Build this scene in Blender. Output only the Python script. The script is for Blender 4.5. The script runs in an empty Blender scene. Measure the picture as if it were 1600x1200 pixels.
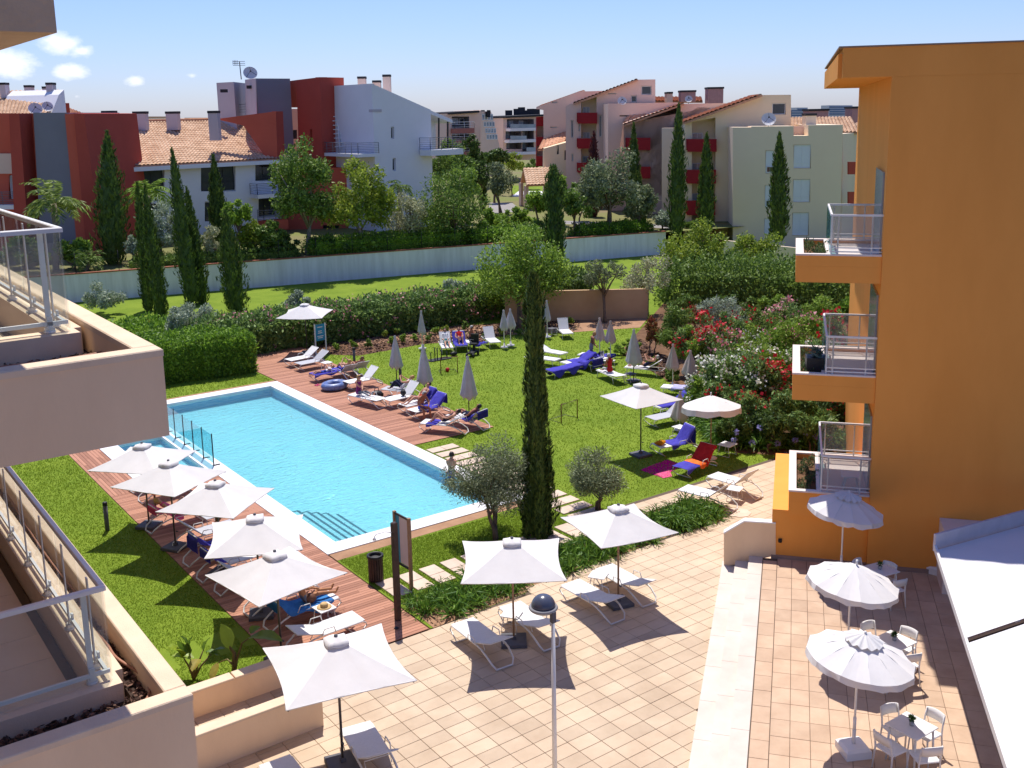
import bpy, math, random
import numpy as np
from mathutils import Vector, Matrix
from mathutils.geometry import tessellate_polygon
random.seed(7); rng = np.random.default_rng(7)
sc = bpy.context.scene
C = sc.collection
# ------------------------------------------------------------------ camera
H = 12.6                                   # eye height above the patio, metres
FOC, PIT, ROL, HEAD, PX0, PY0 = 1621.0, .1965, .0188, .6275, 800.0, 502.7
_f = np.array([math.sin(HEAD)*math.cos(PIT), math.cos(HEAD)*math.cos(PIT), -math.sin(PIT)])
_r = np.array([math.cos(HEAD), -math.sin(HEAD), 0.0]); _d = np.cross(_f, _r)
_c, _s = math.cos(ROL), math.sin(ROL)
RC = np.array([_c*_r+_s*_d, -_s*_r+_c*_d, _f])
cam = bpy.data.cameras.new('camera'); camo = bpy.data.objects.new('camera', cam); C.objects.link(camo)
cam.sensor_width = 36; cam.lens = 36*FOC/1600; cam.clip_start = .3; cam.clip_end = 6000
cam.shift_x = 0; cam.shift_y = -(600-PY0)/1600
R3 = Matrix(((RC[0][0], -RC[1][0], -RC[2][0]), (RC[0][1], -RC[1][1], -RC[2][1]), (RC[0][2], -RC[1][2], -RC[2][2])))
camo.matrix_world = Matrix.Translation((0, 0, H)) @ R3.to_4x4()
sc.camera = camo
# ------------------------------------------------------------------ light
SUN = Vector((.22, .40, 1.0)).normalized()
sun = bpy.data.lights.new('sun', 'SUN'); sun.energy = 3.8; sun.angle = math.radians(.5); sun.color = (1, .95, .88)
suno = bpy.data.objects.new('sun', sun); C.objects.link(suno)
suno.rotation_euler = (-SUN).to_track_quat('-Z', 'Y').to_euler(); suno.location = (0, 0, 60)
w = bpy.data.worlds.new('World'); sc.world = w; w.use_nodes = True
N, L = w.node_tree.nodes, w.node_tree.links
sky = N.new('ShaderNodeTexSky'); sky.sky_type = 'NISHITA'; sky.sun_disc = False
sky.sun_elevation = math.asin(SUN.z); sky.sun_rotation = math.atan2(SUN.x, SUN.y)
sky.air_density = 1.0; sky.dust_density = .45; sky.ozone_density = 4.5; sky.altitude = 30
bg = N['Background']; bg.inputs[1].default_value = .105
def ray(x, y): return RC.T @ np.array([(x-PX0)/FOC, (y-PY0)/FOC, 1.0])
# small fair weather clouds low over the roofs: soft blobs of noise round a few sky directions
tc = N.new('ShaderNodeTexCoord')
nz = N.new('ShaderNodeTexNoise'); nz.inputs['Scale'].default_value = 34; nz.inputs['Detail'].default_value = 7; nz.inputs['Roughness'].default_value = .68
mp = N.new('ShaderNodeMapping'); mp.inputs['Scale'].default_value = (1, 1, 1.7)
L.new(tc.outputs['Generated'], mp.inputs[0]); L.new(mp.outputs[0], nz.inputs['Vector'])
def wmath(op, a, b=None, clamp=False):
    n = N.new('ShaderNodeMath'); n.operation = op; n.use_clamp = clamp
    for i, v in enumerate((a, b)):
        if v is None: continue
        if isinstance(v, (int, float)): n.inputs[i].default_value = v
        else: L.new(v, n.inputs[i])
    return n.outputs[0]
acc = None
for (px, py, rad, st) in ((95, 68, .034, 1), (128, 80, .024, .9), (112, 112, .026, 1), (14, 98, .04, 1.1), (212, 127, .019, .9), (300, 118, .014, .6), (120, 150, .014, .6), (330, 98, .02, .22), (180, 102, .02, .35), (700, 60, .03, .0)):
    d = ray(px, py); d = d/np.linalg.norm(d)
    vd = N.new('ShaderNodeVectorMath'); vd.operation = 'SUBTRACT'; vd.inputs[1].default_value = d; L.new(tc.outputs['Generated'], vd.inputs[0])
    vm = N.new('ShaderNodeVectorMath'); vm.operation = 'MULTIPLY'; vm.inputs[1].default_value = (1, 1, 1.9); L.new(vd.outputs[0], vm.inputs[0])
    ln = N.new('ShaderNodeVectorMath'); ln.operation = 'LENGTH'; L.new(vm.outputs[0], ln.inputs[0])
    v = wmath('MULTIPLY', wmath('SUBTRACT', 1.0, wmath('DIVIDE', ln.outputs['Value'], rad), True), st)
    acc = v if acc is None else wmath('MAXIMUM', acc, v)
cl = wmath('MULTIPLY', wmath('SUBTRACT', wmath('ADD', acc, wmath('MULTIPLY', nz.outputs[0], 1.25)), wmath('SUBTRACT', 1.12, wmath('MULTIPLY', acc, .25))), 1.7, True)
cl = wmath('MULTIPLY', cl, wmath('MULTIPLY', acc, 3.0, True))
mixc = N.new('ShaderNodeMixRGB'); mixc.inputs[2].default_value = (8.4, 8.3, 8.6, 1)
L.new(wmath('MULTIPLY', cl, .85), mixc.inputs[0]); tin = N.new('ShaderNodeMixRGB'); tin.blend_type = 'MULTIPLY'; tin.inputs[0].default_value = 1; tin.inputs[2].default_value = (.66, .70, .98, 1); L.new(sky.outputs[0], tin.inputs[1]); L.new(tin.outputs[0], mixc.inputs[1]); L.new(mixc.outputs[0], bg.inputs[0])
vs = sc.view_settings; vs.view_transform = 'Standard'; vs.look = 'None'; vs.exposure = .6; vs.gamma = 1; vs.use_curve_mapping = False
sc.render.engine = 'CYCLES'
sc.cycles.transparent_max_bounces = 24; sc.cycles.max_bounces = 8
# ------------------------------------------------------------------ placing helpers (real ground positions)
def G(x, y, z=0.0):
    d = ray(x, y); t = (z-H)/d[2]; return Vector((d[0]*t, d[1]*t, z))
def W(x, y, dep):
    d = ray(x, y)*dep; return Vector((d[0], d[1], d[2]+H))
class Plane:                                # upright wall plane through two plan points
    def __init__(s, A, B):
        s.A = Vector((A[0], A[1], 0)); s.u = Vector((B[0]-A[0], B[1]-A[1], 0)); s.len = s.u.length; s.u.normalize()
        s.n = Vector((s.u.y, -s.u.x, 0))
        if s.n.dot(-s.A) < 0: s.n = -s.n   # faces the viewer's side
    def uz(s, x, y):
        d = Vector(ray(x, y)); t = s.A.dot(s.n)/d.dot(s.n); p = d*t
        return ((Vector((p.x, p.y, 0))-s.A).dot(s.u), p.z+H)
    def P(s, u, z, off=0.0):
        p = s.A+s.u*u+s.n*off; return Vector((p.x, p.y, z))
    def px(s, x, y, off=0.0):
        u, z = s.uz(x, y); return s.P(u, z, off)
HO = .894
UO = Vector((math.sin(HO), math.cos(HO), 0)); VO = Vector((math.cos(HO), -math.sin(HO), 0))
def O(a, b, z=0.0):                         # frame of the orange building
    p = VO*a+UO*b; return Vector((p.x, p.y, z))
def Oinv(p): return (Vector((p.x, p.y, 0)).dot(VO), Vector((p.x, p.y, 0)).dot(UO))
# ------------------------------------------------------------------ materials
def lin(c):
    return tuple((v/12.92 if v <= .04045 else ((v+.055)/1.055)**2.4) for v in c)
def hx(s): return lin(tuple(int(s[i:i+2], 16)/255 for i in (0, 2, 4)))
MATS = {}
def mat(name, col, col2=None, scale=3.0, rough=.8, bump=0.0, bscale=40.0, metal=0.0, spec=.3, rand=0.0, trans=0.0, detail=5, island=False, stretch=(1, 1, 1)):
    if name in MATS: return MATS[name]
    m = bpy.data.materials.new(name); m.use_nodes = True; MATS[name] = m
    n, l = m.node_tree.nodes, m.node_tree.links
    b = n['Principled BSDF']; b.inputs['Roughness'].default_value = rough; b.inputs['Metallic'].default_value = metal; b.inputs['Specular IOR Level'].default_value = spec
    geo = n.new('ShaderNodeNewGeometry')
    mpn = n.new('ShaderNodeMapping'); mpn.inputs['Scale'].default_value = stretch; l.new(geo.outputs['Position'], mpn.inputs[0])
    c2 = col2 or tuple(v*.86 for v in col)
    nt = n.new('ShaderNodeTexNoise'); nt.inputs['Scale'].default_value = scale; nt.inputs['Detail'].default_value = detail; nt.inputs['Roughness'].default_value = .62
    l.new(mpn.outputs[0], nt.inputs['Vector'])
    rp = n.new('ShaderNodeValToRGB'); rp.color_ramp.elements[0].position = .32; rp.color_ramp.elements[1].position = .68
    rp.color_ramp.elements[0].color = (*c2, 1); rp.color_ramp.elements[1].color = (*col, 1)
    fac = nt.outputs[0]
    if island:
        ad = n.new('ShaderNodeMath'); ad.operation = 'MULTIPLY_ADD'; l.new(geo.outputs['Random Per Island'], ad.inputs[0]); ad.inputs[1].default_value = .8; 
        sb = n.new('ShaderNodeMath'); sb.operation = 'MULTIPLY_ADD'; l.new(nt.outputs[0], sb.inputs[0]); sb.inputs[1].default_value = .7; sb.inputs[2].default_value = -.25
        l.new(sb.outputs[0], ad.inputs[2]); fac = ad.outputs[0]
    l.new(fac, rp.inputs[0]); colout = rp.outputs[0]
    if rand:
        oi = n.new('ShaderNodeObjectInfo'); hs = n.new('ShaderNodeHueSaturation')
        ma = n.new('ShaderNodeMath'); ma.operation = 'MULTIPLY_ADD'; ma.inputs[1].default_value = rand; ma.inputs[2].default_value = 1-rand/2
        l.new(oi.outputs['Random'], ma.inputs[0]); l.new(ma.outputs[0], hs.inputs['Value']); l.new(colout, hs.inputs['Color']); colout = hs.outputs[0]
    l.new(colout, b.inputs['Base Color'])
    if bump:
        nb = n.new('ShaderNodeTexNoise'); nb.inputs['Scale'].default_value = bscale; nb.inputs['Detail'].default_value = 4; l.new(mpn.outputs[0], nb.inputs['Vector'])
        bp = n.new('ShaderNodeBump'); bp.inputs['Strength'].default_value = bump; bp.inputs['Distance'].default_value = .02; l.new(nb.outputs[0], bp.inputs['Height']); l.new(bp.outputs[0], b.inputs['Normal'])
    if trans:
        tr = n.new('ShaderNodeBsdfTranslucent'); l.new(colout, tr.inputs['Color'])
        mx = n.new('ShaderNodeMixShader'); mx.inputs[0].default_value = trans
        out = n['Material Output']; l.new(b.outputs[0], mx.inputs[1]); l.new(tr.outputs[0], mx.inputs[2]); l.new(mx.outputs[0], out.inputs[0])
    return m
def leafm(name, c1, c2, trans=.35, scale=1.2): return mat(name, c1, c2, scale=scale, rough=.55, spec=.25, trans=trans, island=True)
def glassm(name, tint, refl=.08, opac=.12):
    m = bpy.data.materials.new(name); m.use_nodes = True; MATS[name] = m
    n, l = m.node_tree.nodes, m.node_tree.links; n.remove(n['Principled BSDF'])
    tr = n.new('ShaderNodeBsdfTransparent'); tr.inputs[0].default_value = (*tint, 1)
    gl = n.new('ShaderNodeBsdfGlossy'); gl.inputs['Roughness'].default_value = .02
    df = n.new('ShaderNodeBsdfDiffuse'); df.inputs[0].default_value = (*tint, 1)
    fr = n.new('ShaderNodeFresnel'); fr.inputs[0].default_value = 1.3
    m1 = n.new('ShaderNodeMixShader'); m1.inputs[0].default_value = opac; l.new(tr.outputs[0], m1.inputs[1]); l.new(df.outputs[0], m1.inputs[2])
    m2 = n.new('ShaderNodeMixShader'); ge = n.new('ShaderNodeNewGeometry'); iv = n.new('ShaderNodeMath'); iv.operation = 'SUBTRACT'; iv.inputs[0].default_value = 1; l.new(ge.outputs['Backfacing'], iv.inputs[1]); mu = n.new('ShaderNodeMath'); mu.operation = 'MULTIPLY'; l.new(fr.outputs[0], mu.inputs[0]); l.new(iv.outputs[0], mu.inputs[1])
    l.new(mu.outputs[0], m2.inputs[0]); l.new(m1.outputs[0], m2.inputs[1]); l.new(gl.outputs[0], m2.inputs[2])
    l.new(m2.outputs[0], n['Material Output'].inputs[0]); return m
# ------------------------------------------------------------------ object helpers
WL = {}
def tag(o, label=None, cat=None, group=None, kind=None):
    if label: o['label'] = label
    if cat: o['category'] = cat
    if group: o['group'] = group
    if kind: o['kind'] = kind
    return o
def thing(name, loc, label, cat, group=None, rz=0.0):
    o = bpy.data.objects.new(name, None); o.empty_display_size = .2; C.objects.link(o)
    o.location = loc; o.rotation_euler = (0, 0, rz); WL[o] = Vector(loc); return tag(o, label, cat, group)
def link(name, me, parent=None, world=False):
    o = bpy.data.objects.new(name, me); C.objects.link(o)
    if parent: o.parent = parent
    WL[o] = WL.get(parent, Vector((0, 0, 0))) if parent else Vector((0, 0, 0))
    return o
def copy_tree(o, parent=None, loc=None, rz=None):
    c = o.copy(); C.objects.link(c)
    if parent: c.parent = parent
    for ch in list(o.children): copy_tree(ch, c)
    if loc is not None: c.location = loc; WL[c] = Vector(loc)
    if rz is not None: c.rotation_euler = (0, 0, rz)
    return c
class MB:
    def __init__(s): s.v = []; s.f = []; s.m = []; s.smooth = []
    def add(s, vs, fs, mi=0, sm=False):
        b = len(s.v); s.v += [tuple(v) for v in vs]; s.f += [tuple(b+i for i in f) for f in fs]; s.m += [mi]*len(fs); s.smooth += [sm]*len(fs); return s
    def box(s, c, d, rz=0.0, mi=0, bev=0.0):
        hx_, hy, hz = d[0]/2, d[1]/2, d[2]/2; cs, sn = math.cos(rz), math.sin(rz)
        if bev:
            b = min(bev, hx_*.45, hy*.45, hz*.9); pts = []
            for z, i in ((-hz, 0), (hz-b, 0), (hz, b)):
                for x, y in ((-1, -1), (1, -1), (1, 1), (-1, 1)): pts.append((x*(hx_-i), y*(hy-i), z))
            fs = [(3, 2, 1, 0), (8, 9, 10, 11)]+[(k*4+i, k*4+(i+1) % 4, k*4+4+(i+1) % 4, k*4+4+i) for k in (0, 1) for i in range(4)]
        else:
            pts = [(x*hx_, y*hy, z*hz) for z in (-1, 1) for x, y in ((-1, -1), (1, -1), (1, 1), (-1, 1))]
            fs = [(3, 2, 1, 0), (4, 5, 6, 7)]+[(i, (i+1) % 4, 4+(i+1) % 4, 4+i) for i in range(4)]
        return s.add([(c[0]+x*cs-y*sn, c[1]+x*sn+y*cs, c[2]+z) for x, y, z in pts], fs, mi)
    def prism(s, plan, z0, z1, mi=0):           # plan: list of (x,y), any order round the outline
        n = len(plan)
        a = sum(plan[i][0]*plan[(i+1) % n][1]-plan[(i+1) % n][0]*plan[i][1] for i in range(n))
        if a < 0: plan = plan[::-1]
        z1s = z1 if isinstance(z1, (list, tuple)) else [z1]*n
        if a < 0 and isinstance(z1, (list, tuple)): z1s = list(z1)[::-1]
        vs = [(p[0], p[1], z0) for p in plan]+[(p[0], p[1], z) for p, z in zip(plan, z1s)]
        return s.add(vs, [tuple(range(n-1, -1, -1)), tuple(range(n, 2*n))]+[(i, (i+1) % n, n+(i+1) % n, n+i) for i in range(n)], mi)
    def tube(s, pts, r, n=6, mi=0, cap=True, closed=False):
        pts = [Vector(p) for p in pts]; rs = r if isinstance(r, (list, tuple)) else [r]*len(pts); vs = []; fs = []; m = len(pts)
        up = None
        for i, p in enumerate(pts):
            if closed: t = pts[(i+1) % m]-pts[i-1]
            else: t = pts[min(i+1, m-1)]-pts[max(i-1, 0)]
            t = t.normalized() if t.length > 1e-9 else Vector((0, 0, 1))
            if up is None: up = Vector((0, 0, 1)) if abs(t.z) < .9 else Vector((1, 0, 0))
            a = t.cross(up)
            if a.length < 1e-4: a = t.cross(Vector((.3, .9, .1)))
            a.normalize(); b = t.cross(a); up = -b if False else up
            for k in range(n):
                th = 2*math.pi*(k+.5)/n; vs.append(p+(a*math.cos(th)+b*math.sin(th))*rs[i])
        rng_ = range(m if closed else m-1)
        for i in rng_:
            j = (i+1) % m
            for k in range(n): fs.append((i*n+k, i*n+(k+1) % n, j*n+(k+1) % n, j*n+k))
        if cap and not closed: fs += [tuple(range(n)), tuple(range((m-1)*n+n-1, (m-1)*n-1, -1))]
        return s.add(vs, fs, mi, True)
    def bar(s, p, q, wd, ht, mi=0):              # square bar between two points
        p, q = Vector(p), Vector(q); t = (q-p).normalized(); a = t.cross(Vector((0, 0, 1)))
        if a.length < 1e-4: a = Vector((1, 0, 0))
        a.normalize(); b = a.cross(t); vs = []
        for e in (p, q):
            for i, j in ((-1, -1), (1, -1), (1, 1), (-1, 1)): vs.append(e+a*i*wd/2+b*j*ht/2)
        return s.add(vs, [(0, 1, 2, 3), (7, 6, 5, 4)]+[(i, 4+i, 4+(i+1) % 4, (i+1) % 4) for i in range(4)], mi)
    def lathe(s, prof, c=(0, 0, 0), n=16, mi=0, sm=True):
        vs = []; fs = []; m = len(prof)
        for r, z in prof:
            for k in range(n): th = 2*math.pi*k/n; vs.append((c[0]+r*math.cos(th), c[1]+r*math.sin(th), c[2]+z))
        for i in range(m-1):
            for k in range(n): fs.append((i*n+k, i*n+(k+1) % n, (i+1)*n+(k+1) % n, (i+1)*n+k))
        fs += [tuple(range(n-1, -1, -1)), tuple(range((m-1)*n, m*n))]
        return s.add(vs, fs, mi, sm)
    def quad(s, a, b, c, d, mi=0): return s.add([a, b, c, d], [(0, 1, 2, 3)], mi)
    def slab(s, pts, n, t, mi=0):                # polygon thickened by t along -n
        k = len(pts); pts = [Vector(p) for p in pts]; n = Vector(n)
        return s.add(pts+[p-n*t for p in pts], [tuple(range(k)), tuple(range(2*k-1, k-1, -1))]+[(i, k+i, k+(i+1) % k, (i+1) % k) for i in range(k)], mi)
    def build(s, name, mats, parent=None, absolute=False, kind=None, recalc=True):
        off = WL.get(parent, Vector((0, 0, 0))) if (parent and absolute) else Vector((0, 0, 0))
        me = bpy.data.meshes.new(name)
        me.from_pydata([(v[0]-off.x, v[1]-off.y, v[2]-off.z) for v in s.v], [], s.f)
        for m in (mats if isinstance(mats, (list, tuple)) else [mats]): me.materials.append(m)
        me.polygons.foreach_set('material_index', s.m); me.polygons.foreach_set('use_smooth', s.smooth)
        import bmesh
        bm = bmesh.new(); bm.from_mesh(me)
        if recalc: bmesh.ops.recalc_face_normals(bm, faces=bm.faces)
        bm.to_mesh(me); bm.free()
        me.update(); o = link(name, me, parent)
        if kind: o['kind'] = kind
        return o
def npmesh(name, verts, faces, mats, mi=None, parent=None, absolute=False, kind=None, smooth=False):
    verts = np.asarray(verts, np.float32); faces = np.asarray(faces, np.int32); k = faces.shape[1]
    if parent and absolute: verts = verts-np.array(WL[parent], np.float32)
    me = bpy.data.meshes.new(name); me.vertices.add(len(verts)); me.vertices.foreach_set('co', verts.ravel())
    me.loops.add(faces.size); me.loops.foreach_set('vertex_index', faces.ravel()); me.polygons.add(len(faces))
    me.polygons.foreach_set('loop_start', np.arange(0, faces.size, k, dtype=np.int32)); me.polygons.foreach_set('loop_total', np.full(len(faces), k, np.int32))
    for m in (mats if isinstance(mats, (list, tuple)) else [mats]): me.materials.append(m)
    if mi is not None: me.polygons.foreach_set('material_index', np.asarray(mi, np.int32))
    me.update(calc_edges=True); o = link(name, me, parent)
    if kind: o['kind'] = kind
    return o
def unit(a): return a/np.maximum(np.linalg.norm(a, axis=1, keepdims=True), 1e-6)
def leaf_geo(p, axis, size, width, nrm=None):    # kite leaves: p base centre, axis direction, arrays
    n = len(p)
    if nrm is None: nrm = rng.normal(size=(n, 3))
    side = unit(np.cross(axis, nrm)); s = size[:, None]; wv = (size*width)[:, None]
    v = np.stack([p-axis*s*.5, p+side*wv*.5, p+axis*s*.5, p-side*wv*.5], 1).reshape(-1, 3)
    return v, np.arange(n*4).reshape(-1, 4)
def cloud(clumps, n, size, width=.5, up=.25, out=.5, flat=1.0, shell=.55):
    """leaf quads gathered round clump centres (cx,cy,cz,r)"""
    cl_ = np.array(clumps, float); wgt = cl_[:, 3]**2; idx = rng.choice(len(cl_), n, p=wgt/wgt.sum())
    d = unit(rng.normal(size=(n, 3))); rr = (shell+(1-shell)*rng.random(n)**.5)*(1+.13*rng.normal(size=n))
    off = d*(cl_[idx, 3]*rr)[:, None]; off[:, 2] *= flat
    p = cl_[idx, :3]+off
    axis = unit(d*out+rng.normal(size=(n, 3))*.7+np.array([0, 0, up]))
    nr = unit(d+rng.normal(size=(n, 3))*.6)
    return leaf_geo(p, axis, size*(.6+.8*rng.random(n)), width, nr)
def merge(gs):
    vs = []; fs = []; b = 0
    for v, f in gs: vs.append(v); fs.append(f+b); b += len(v)
    return np.concatenate(vs), np.concatenate(fs)
# ------------------------------------------------------------------ palette
m_grass = mat('grass', (.19, .26, .027), (.13, .2, .018), scale=.55, rough=.9, bump=.5, bscale=90, spec=.1)
m_dry = mat('dry_grass', (.2, .2, .035), (.12, .17, .02), scale=.6, rough=.9, bump=.5, bscale=90, spec=.1)
m_blade = mat('grass_blade', (.27, .36, .035), (.185, .28, .022), scale=.45, rough=.7, spec=.15, trans=.45, island=True)
m_soil = mat('soil', (.2, .11, .06), (.11, .06, .035), scale=2.5, rough=.95, bump=.8, bscale=25, spec=.1)
m_sandsoil = mat('sandy_soil', (.42, .25, .15), (.3, .17, .1), scale=1.3, rough=.95, bump=.5, bscale=20, spec=.1)
m_bark = mat('bark_mulch', (.2, .115, .085), (.05, .028, .022), scale=6, rough=.9, spec=.15, island=True)
m_terr = mat('dry_ground', (.16, .19, .05), (.2, .16, .09), scale=.12, rough=.95, spec=.1)
m_tile = mat('patio_tile', (.58, .45, .32), (.47, .35, .24), scale=.9, rough=.75, bump=.12, bscale=60, rand=.2, spec=.25)
m_tile2 = mat('terrace_tile', (.57, .405, .28), (.47, .32, .215), scale=1.7, rough=.75, bump=.12, bscale=60, rand=.18, spec=.25)
m_joint = mat('tile_joint', (.13, .095, .07), rough=.95)
m_wood = mat('deck_wood', (.45, .215, .135), (.31, .14, .085), scale=2.2, rough=.7, bump=.2, bscale=30, spec=.25, island=True, stretch=(.25, 3, 1))
m_wood2 = mat('deck_wood_side', (.45, .215, .135), (.31, .14, .085), scale=2.2, rough=.7, spec=.25, island=True)
m_dark = mat('dark_gap', (.05, .03, .022), rough=.95)
m_cope = mat('pool_coping', (.78, .76, .76), (.68, .66, .66), scale=2.5, rough=.6, bump=.05, bscale=30)
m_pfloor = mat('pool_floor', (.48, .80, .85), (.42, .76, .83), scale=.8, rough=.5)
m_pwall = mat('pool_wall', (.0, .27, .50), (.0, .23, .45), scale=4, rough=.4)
m_pstrip = mat('pool_step_edge', (.02, .12, .17), rough=.5)
m_stone = mat('step_stone', (.64, .57, .5), (.56, .48, .41), scale=1.2, rough=.6, bump=.05, bscale=40)
m_slab = mat('path_slab', (.66, .52, .41), (.55, .42, .32), scale=2.5, rough=.8, bump=.15, bscale=40, rand=.12)
m_cream = mat('cream_render', (.85, .63, .42), (.76, .55, .36), scale=1.1, rough=.9, bump=.15, bscale=45, spec=.15, stretch=(1, 1, .4), detail=9)
m_cap = mat('parapet_cap', (.74, .58, .42), (.66, .5, .36), scale=2.5, rough=.9, bump=.2, bscale=60, spec=.15)
m_orange = mat('orange_render', (.87, .365, .082), (.78, .315, .066), scale=.5, rough=.9, bump=.08, bscale=45, spec=.12, stretch=(1, 1, .3), detail=9)
m_rim = mat('stone_rim', (.75, .66, .6), (.68, .58, .52), scale=2, rough=.6)
m_white = mat('white_paint', (.8, .78, .76), (.75, .73, .71), scale=1.5, rough=.5)
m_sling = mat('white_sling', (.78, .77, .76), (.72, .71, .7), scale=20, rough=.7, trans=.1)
m_slinggreyshade = mat('grey_shaded_sling', (.5, .5, .53), (.45, .45, .48), scale=20, rough=.7, trans=.1)  # greyed copy of the white sling; paints in shade on turned backs
m_frame = mat('lounger_frame', (.74, .72, .69), rough=.4, spec=.4)
m_alu = mat('aluminium', (.74, .73, .71), (.68, .67, .65), rough=.42, metal=.1, spec=.5)
m_cloth = mat('parasol_cloth', (.77, .745, .725), (.715, .69, .67), scale=1.2, rough=.9, trans=.12, spec=.1, bump=.35, bscale=4)
m_clothg = mat('parasol_cloth_grey', (.6, .58, .58), (.5, .48, .48), scale=3, rough=.9, trans=.12, spec=.1)
m_clothb = mat('parasol_cloth_beige', (.6, .5, .44), (.52, .42, .36), scale=3, rough=.9, trans=.12, spec=.1)
m_dpole = mat('dark_pole', (.075, .06, .055), rough=.4, spec=.5)
m_wpole = mat('wood_pole', (.36, .22, .13), (.28, .16, .09), scale=8, rough=.6)
m_base = mat('parasol_base', (.11, .11, .125), (.085, .085, .1), scale=6, rough=.7)
m_black = mat('black_plastic', (.02, .02, .022), rough=.5)
m_blue = mat('blue_towel', (.085, .075, .42), (.055, .05, .32), scale=8, rough=.95, bump=.5, bscale=30, spec=.05)
m_azure = mat('azure_towel', (.06, .22, .52), (.04, .16, .42), scale=8, rough=.95, bump=.5, bscale=30, spec=.05)
m_lilac = mat('lilac_towel', (.3, .3, .6), (.5, .48, .62), scale=9, rough=.95, spec=.05)
m_magenta = mat('magenta_mat', (.52, .005, .2), (.42, .004, .16), scale=5, rough=.95, bump=.3, bscale=20, spec=.05)
m_pinkc = mat('pink_cloth', (.75, .13, .28), (.62, .08, .2), scale=6, rough=.95, spec=.05)
m_redc = mat('red_cloth', (.5, .03, .03), (.36, .02, .02), scale=6, rough=.9, spec=.05)
m_orangec = mat('orange_cloth', (.85, .2, .05), (.75, .14, .03), scale=6, rough=.9, spec=.05)
m_mustard = mat('mustard_cloth', (.55, .22, .015), (.42, .15, .01), scale=8, rough=.9, spec=.05)
m_skin = mat('skin', (.56, .29, .19), (.5, .25, .16), scale=6, rough=.6, spec=.3)
m_tan = mat('tanned_skin', (.36, .15, .085), (.31, .125, .07), scale=6, rough=.6, spec=.3)
m_navy = mat('navy_cloth', (.012, .015, .05), rough=.9)
m_purple = mat('purple_cloth', (.28, .04, .2), (.22, .03, .16), rough=.9)
m_bluec = mat('blue_shorts', (.03, .06, .35), rough=.9)
m_teal = mat('teal_cloth', (.03, .28, .3), rough=.9)
m_greyc = mat('grey_cloth', (.2, .21, .24), (.14, .15, .17), rough=.9)
m_whitec = mat('white_cloth', (.75, .74, .74), rough=.9)
m_stripe = mat('striped_cloth', (.7, .55, .58), (.4, .06, .15), scale=30, rough=.9, stretch=(1, .2, 1))
m_hblond = mat('blond_hair', (.5, .3, .12), (.36, .2, .07), scale=15, rough=.6)
m_hdark = mat('dark_hair', (.025, .018, .015), rough=.5)
m_hbrown = mat('brown_hair', (.16, .075, .035), rough=.5)
m_hgrey = mat('grey_hair', (.5, .47, .44), rough=.6)
m_straw = mat('straw', (.6, .42, .2), (.5, .33, .15), scale=20, rough=.9)
m_redp = mat('red_plastic', (.6, .02, .02), rough=.4)
m_bluep = mat('blue_rubber', (.03, .09, .32), (.3, .35, .5), scale=4, rough=.3)
m_roof = mat('roof_tile', (.74, .52, .35), (.46, .28, .17), scale=1.1, rough=.85, bump=.4, bscale=14, spec=.15, island=False)
m_rooff = mat('far_roof_tile', (.66, .36, .22), (.5, .25, .15), scale=1.5, rough=.85, spec=.15)
m_housew = mat('house_white', (.8, .79, .81), (.76, .75, .77), scale=.5, rough=.9, spec=.15)
m_lilacw = mat('lilac_grey_render', (.55, .5, .53), (.5, .45, .48), scale=.4, rough=.9, spec=.15)
m_greyw = mat('slate_grey_render', (.245, .235, .27), (.225, .215, .25), scale=.4, rough=.9, spec=.15)
m_redw = mat('terracotta_render', (.62, .13, .08), (.57, .115, .07), scale=.4, rough=.9, spec=.15)
m_darkshade_redw = mat('dark_shaded_red_render', (.47, .085, .06), (.42, .075, .052), scale=.4, rough=.9, spec=.15)  # darker copy of the terracotta; on pier and tower faces it paints shade
m_pinkw = mat('pink_render', (.78, .57, .46), (.73, .52, .42), scale=.3, rough=.9, spec=.15)
m_creamw = mat('pale_cream_render', (.85, .68, .46), (.8, .64, .43), scale=.3, rough=.9, spec=.15)
m_beigew = mat('grey_cream_render', (.84, .68, .5), (.8, .64, .47), scale=.3, rough=.9, spec=.15)
m_balred = mat('balcony_red', (.36, .025, .03), (.32, .02, .025), scale=.6, rough=.8, spec=.2)
m_wstain = mat('stained_white_wall', (.84, .83, .86), (.66, .65, .67), scale=1.0, rough=.9, spec=.15, stretch=(2.4, 2.4, .22))
m_tanwall = mat('tan_wall', (.56, .38, .22), (.48, .31, .17), scale=.7, rough=.9, spec=.15)
m_capred = mat('terracotta_cap', (.33, .12, .07), (.24, .08, .05), scale=4, rough=.9)
m_win = mat('window_dark', (.03, .035, .045), (.05, .055, .065), scale=.6, rough=.08, spec=.6)
m_winl = mat('window_light', (.35, .42, .48), (.2, .26, .32), scale=.5, rough=.1, spec=.6)
m_shut = mat('white_shutter', (.72, .73, .77), (.68, .69, .73), scale=1, rough=.6)
m_curt = mat('curtain', (.55, .55, .55), (.4, .4, .42), scale=5, rough=.9, stretch=(4, 4, .1))
m_capd = mat('chimney_cap', (.035, .035, .04), rough=.8)
m_dish = mat('dish_white', (.7, .68, .67), rough=.5)
m_asph = mat('asphalt', (.3, .28, .27), (.25, .23, .22), scale=1, rough=.95)
m_farw = mat('far_white', (.55, .57, .62), rough=.9)
m_farb = mat('far_blue', (.12, .19, .32), rough=.4)
g_rail = glassm('rail_glass', (.95, .97, .95), opac=.05)
g_pool = glassm('pool_fence_glass', (.62, .9, .93), opac=.12)
g_bal = glassm('balcony_glass', (.9, .89, .87), opac=.1)
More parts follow.
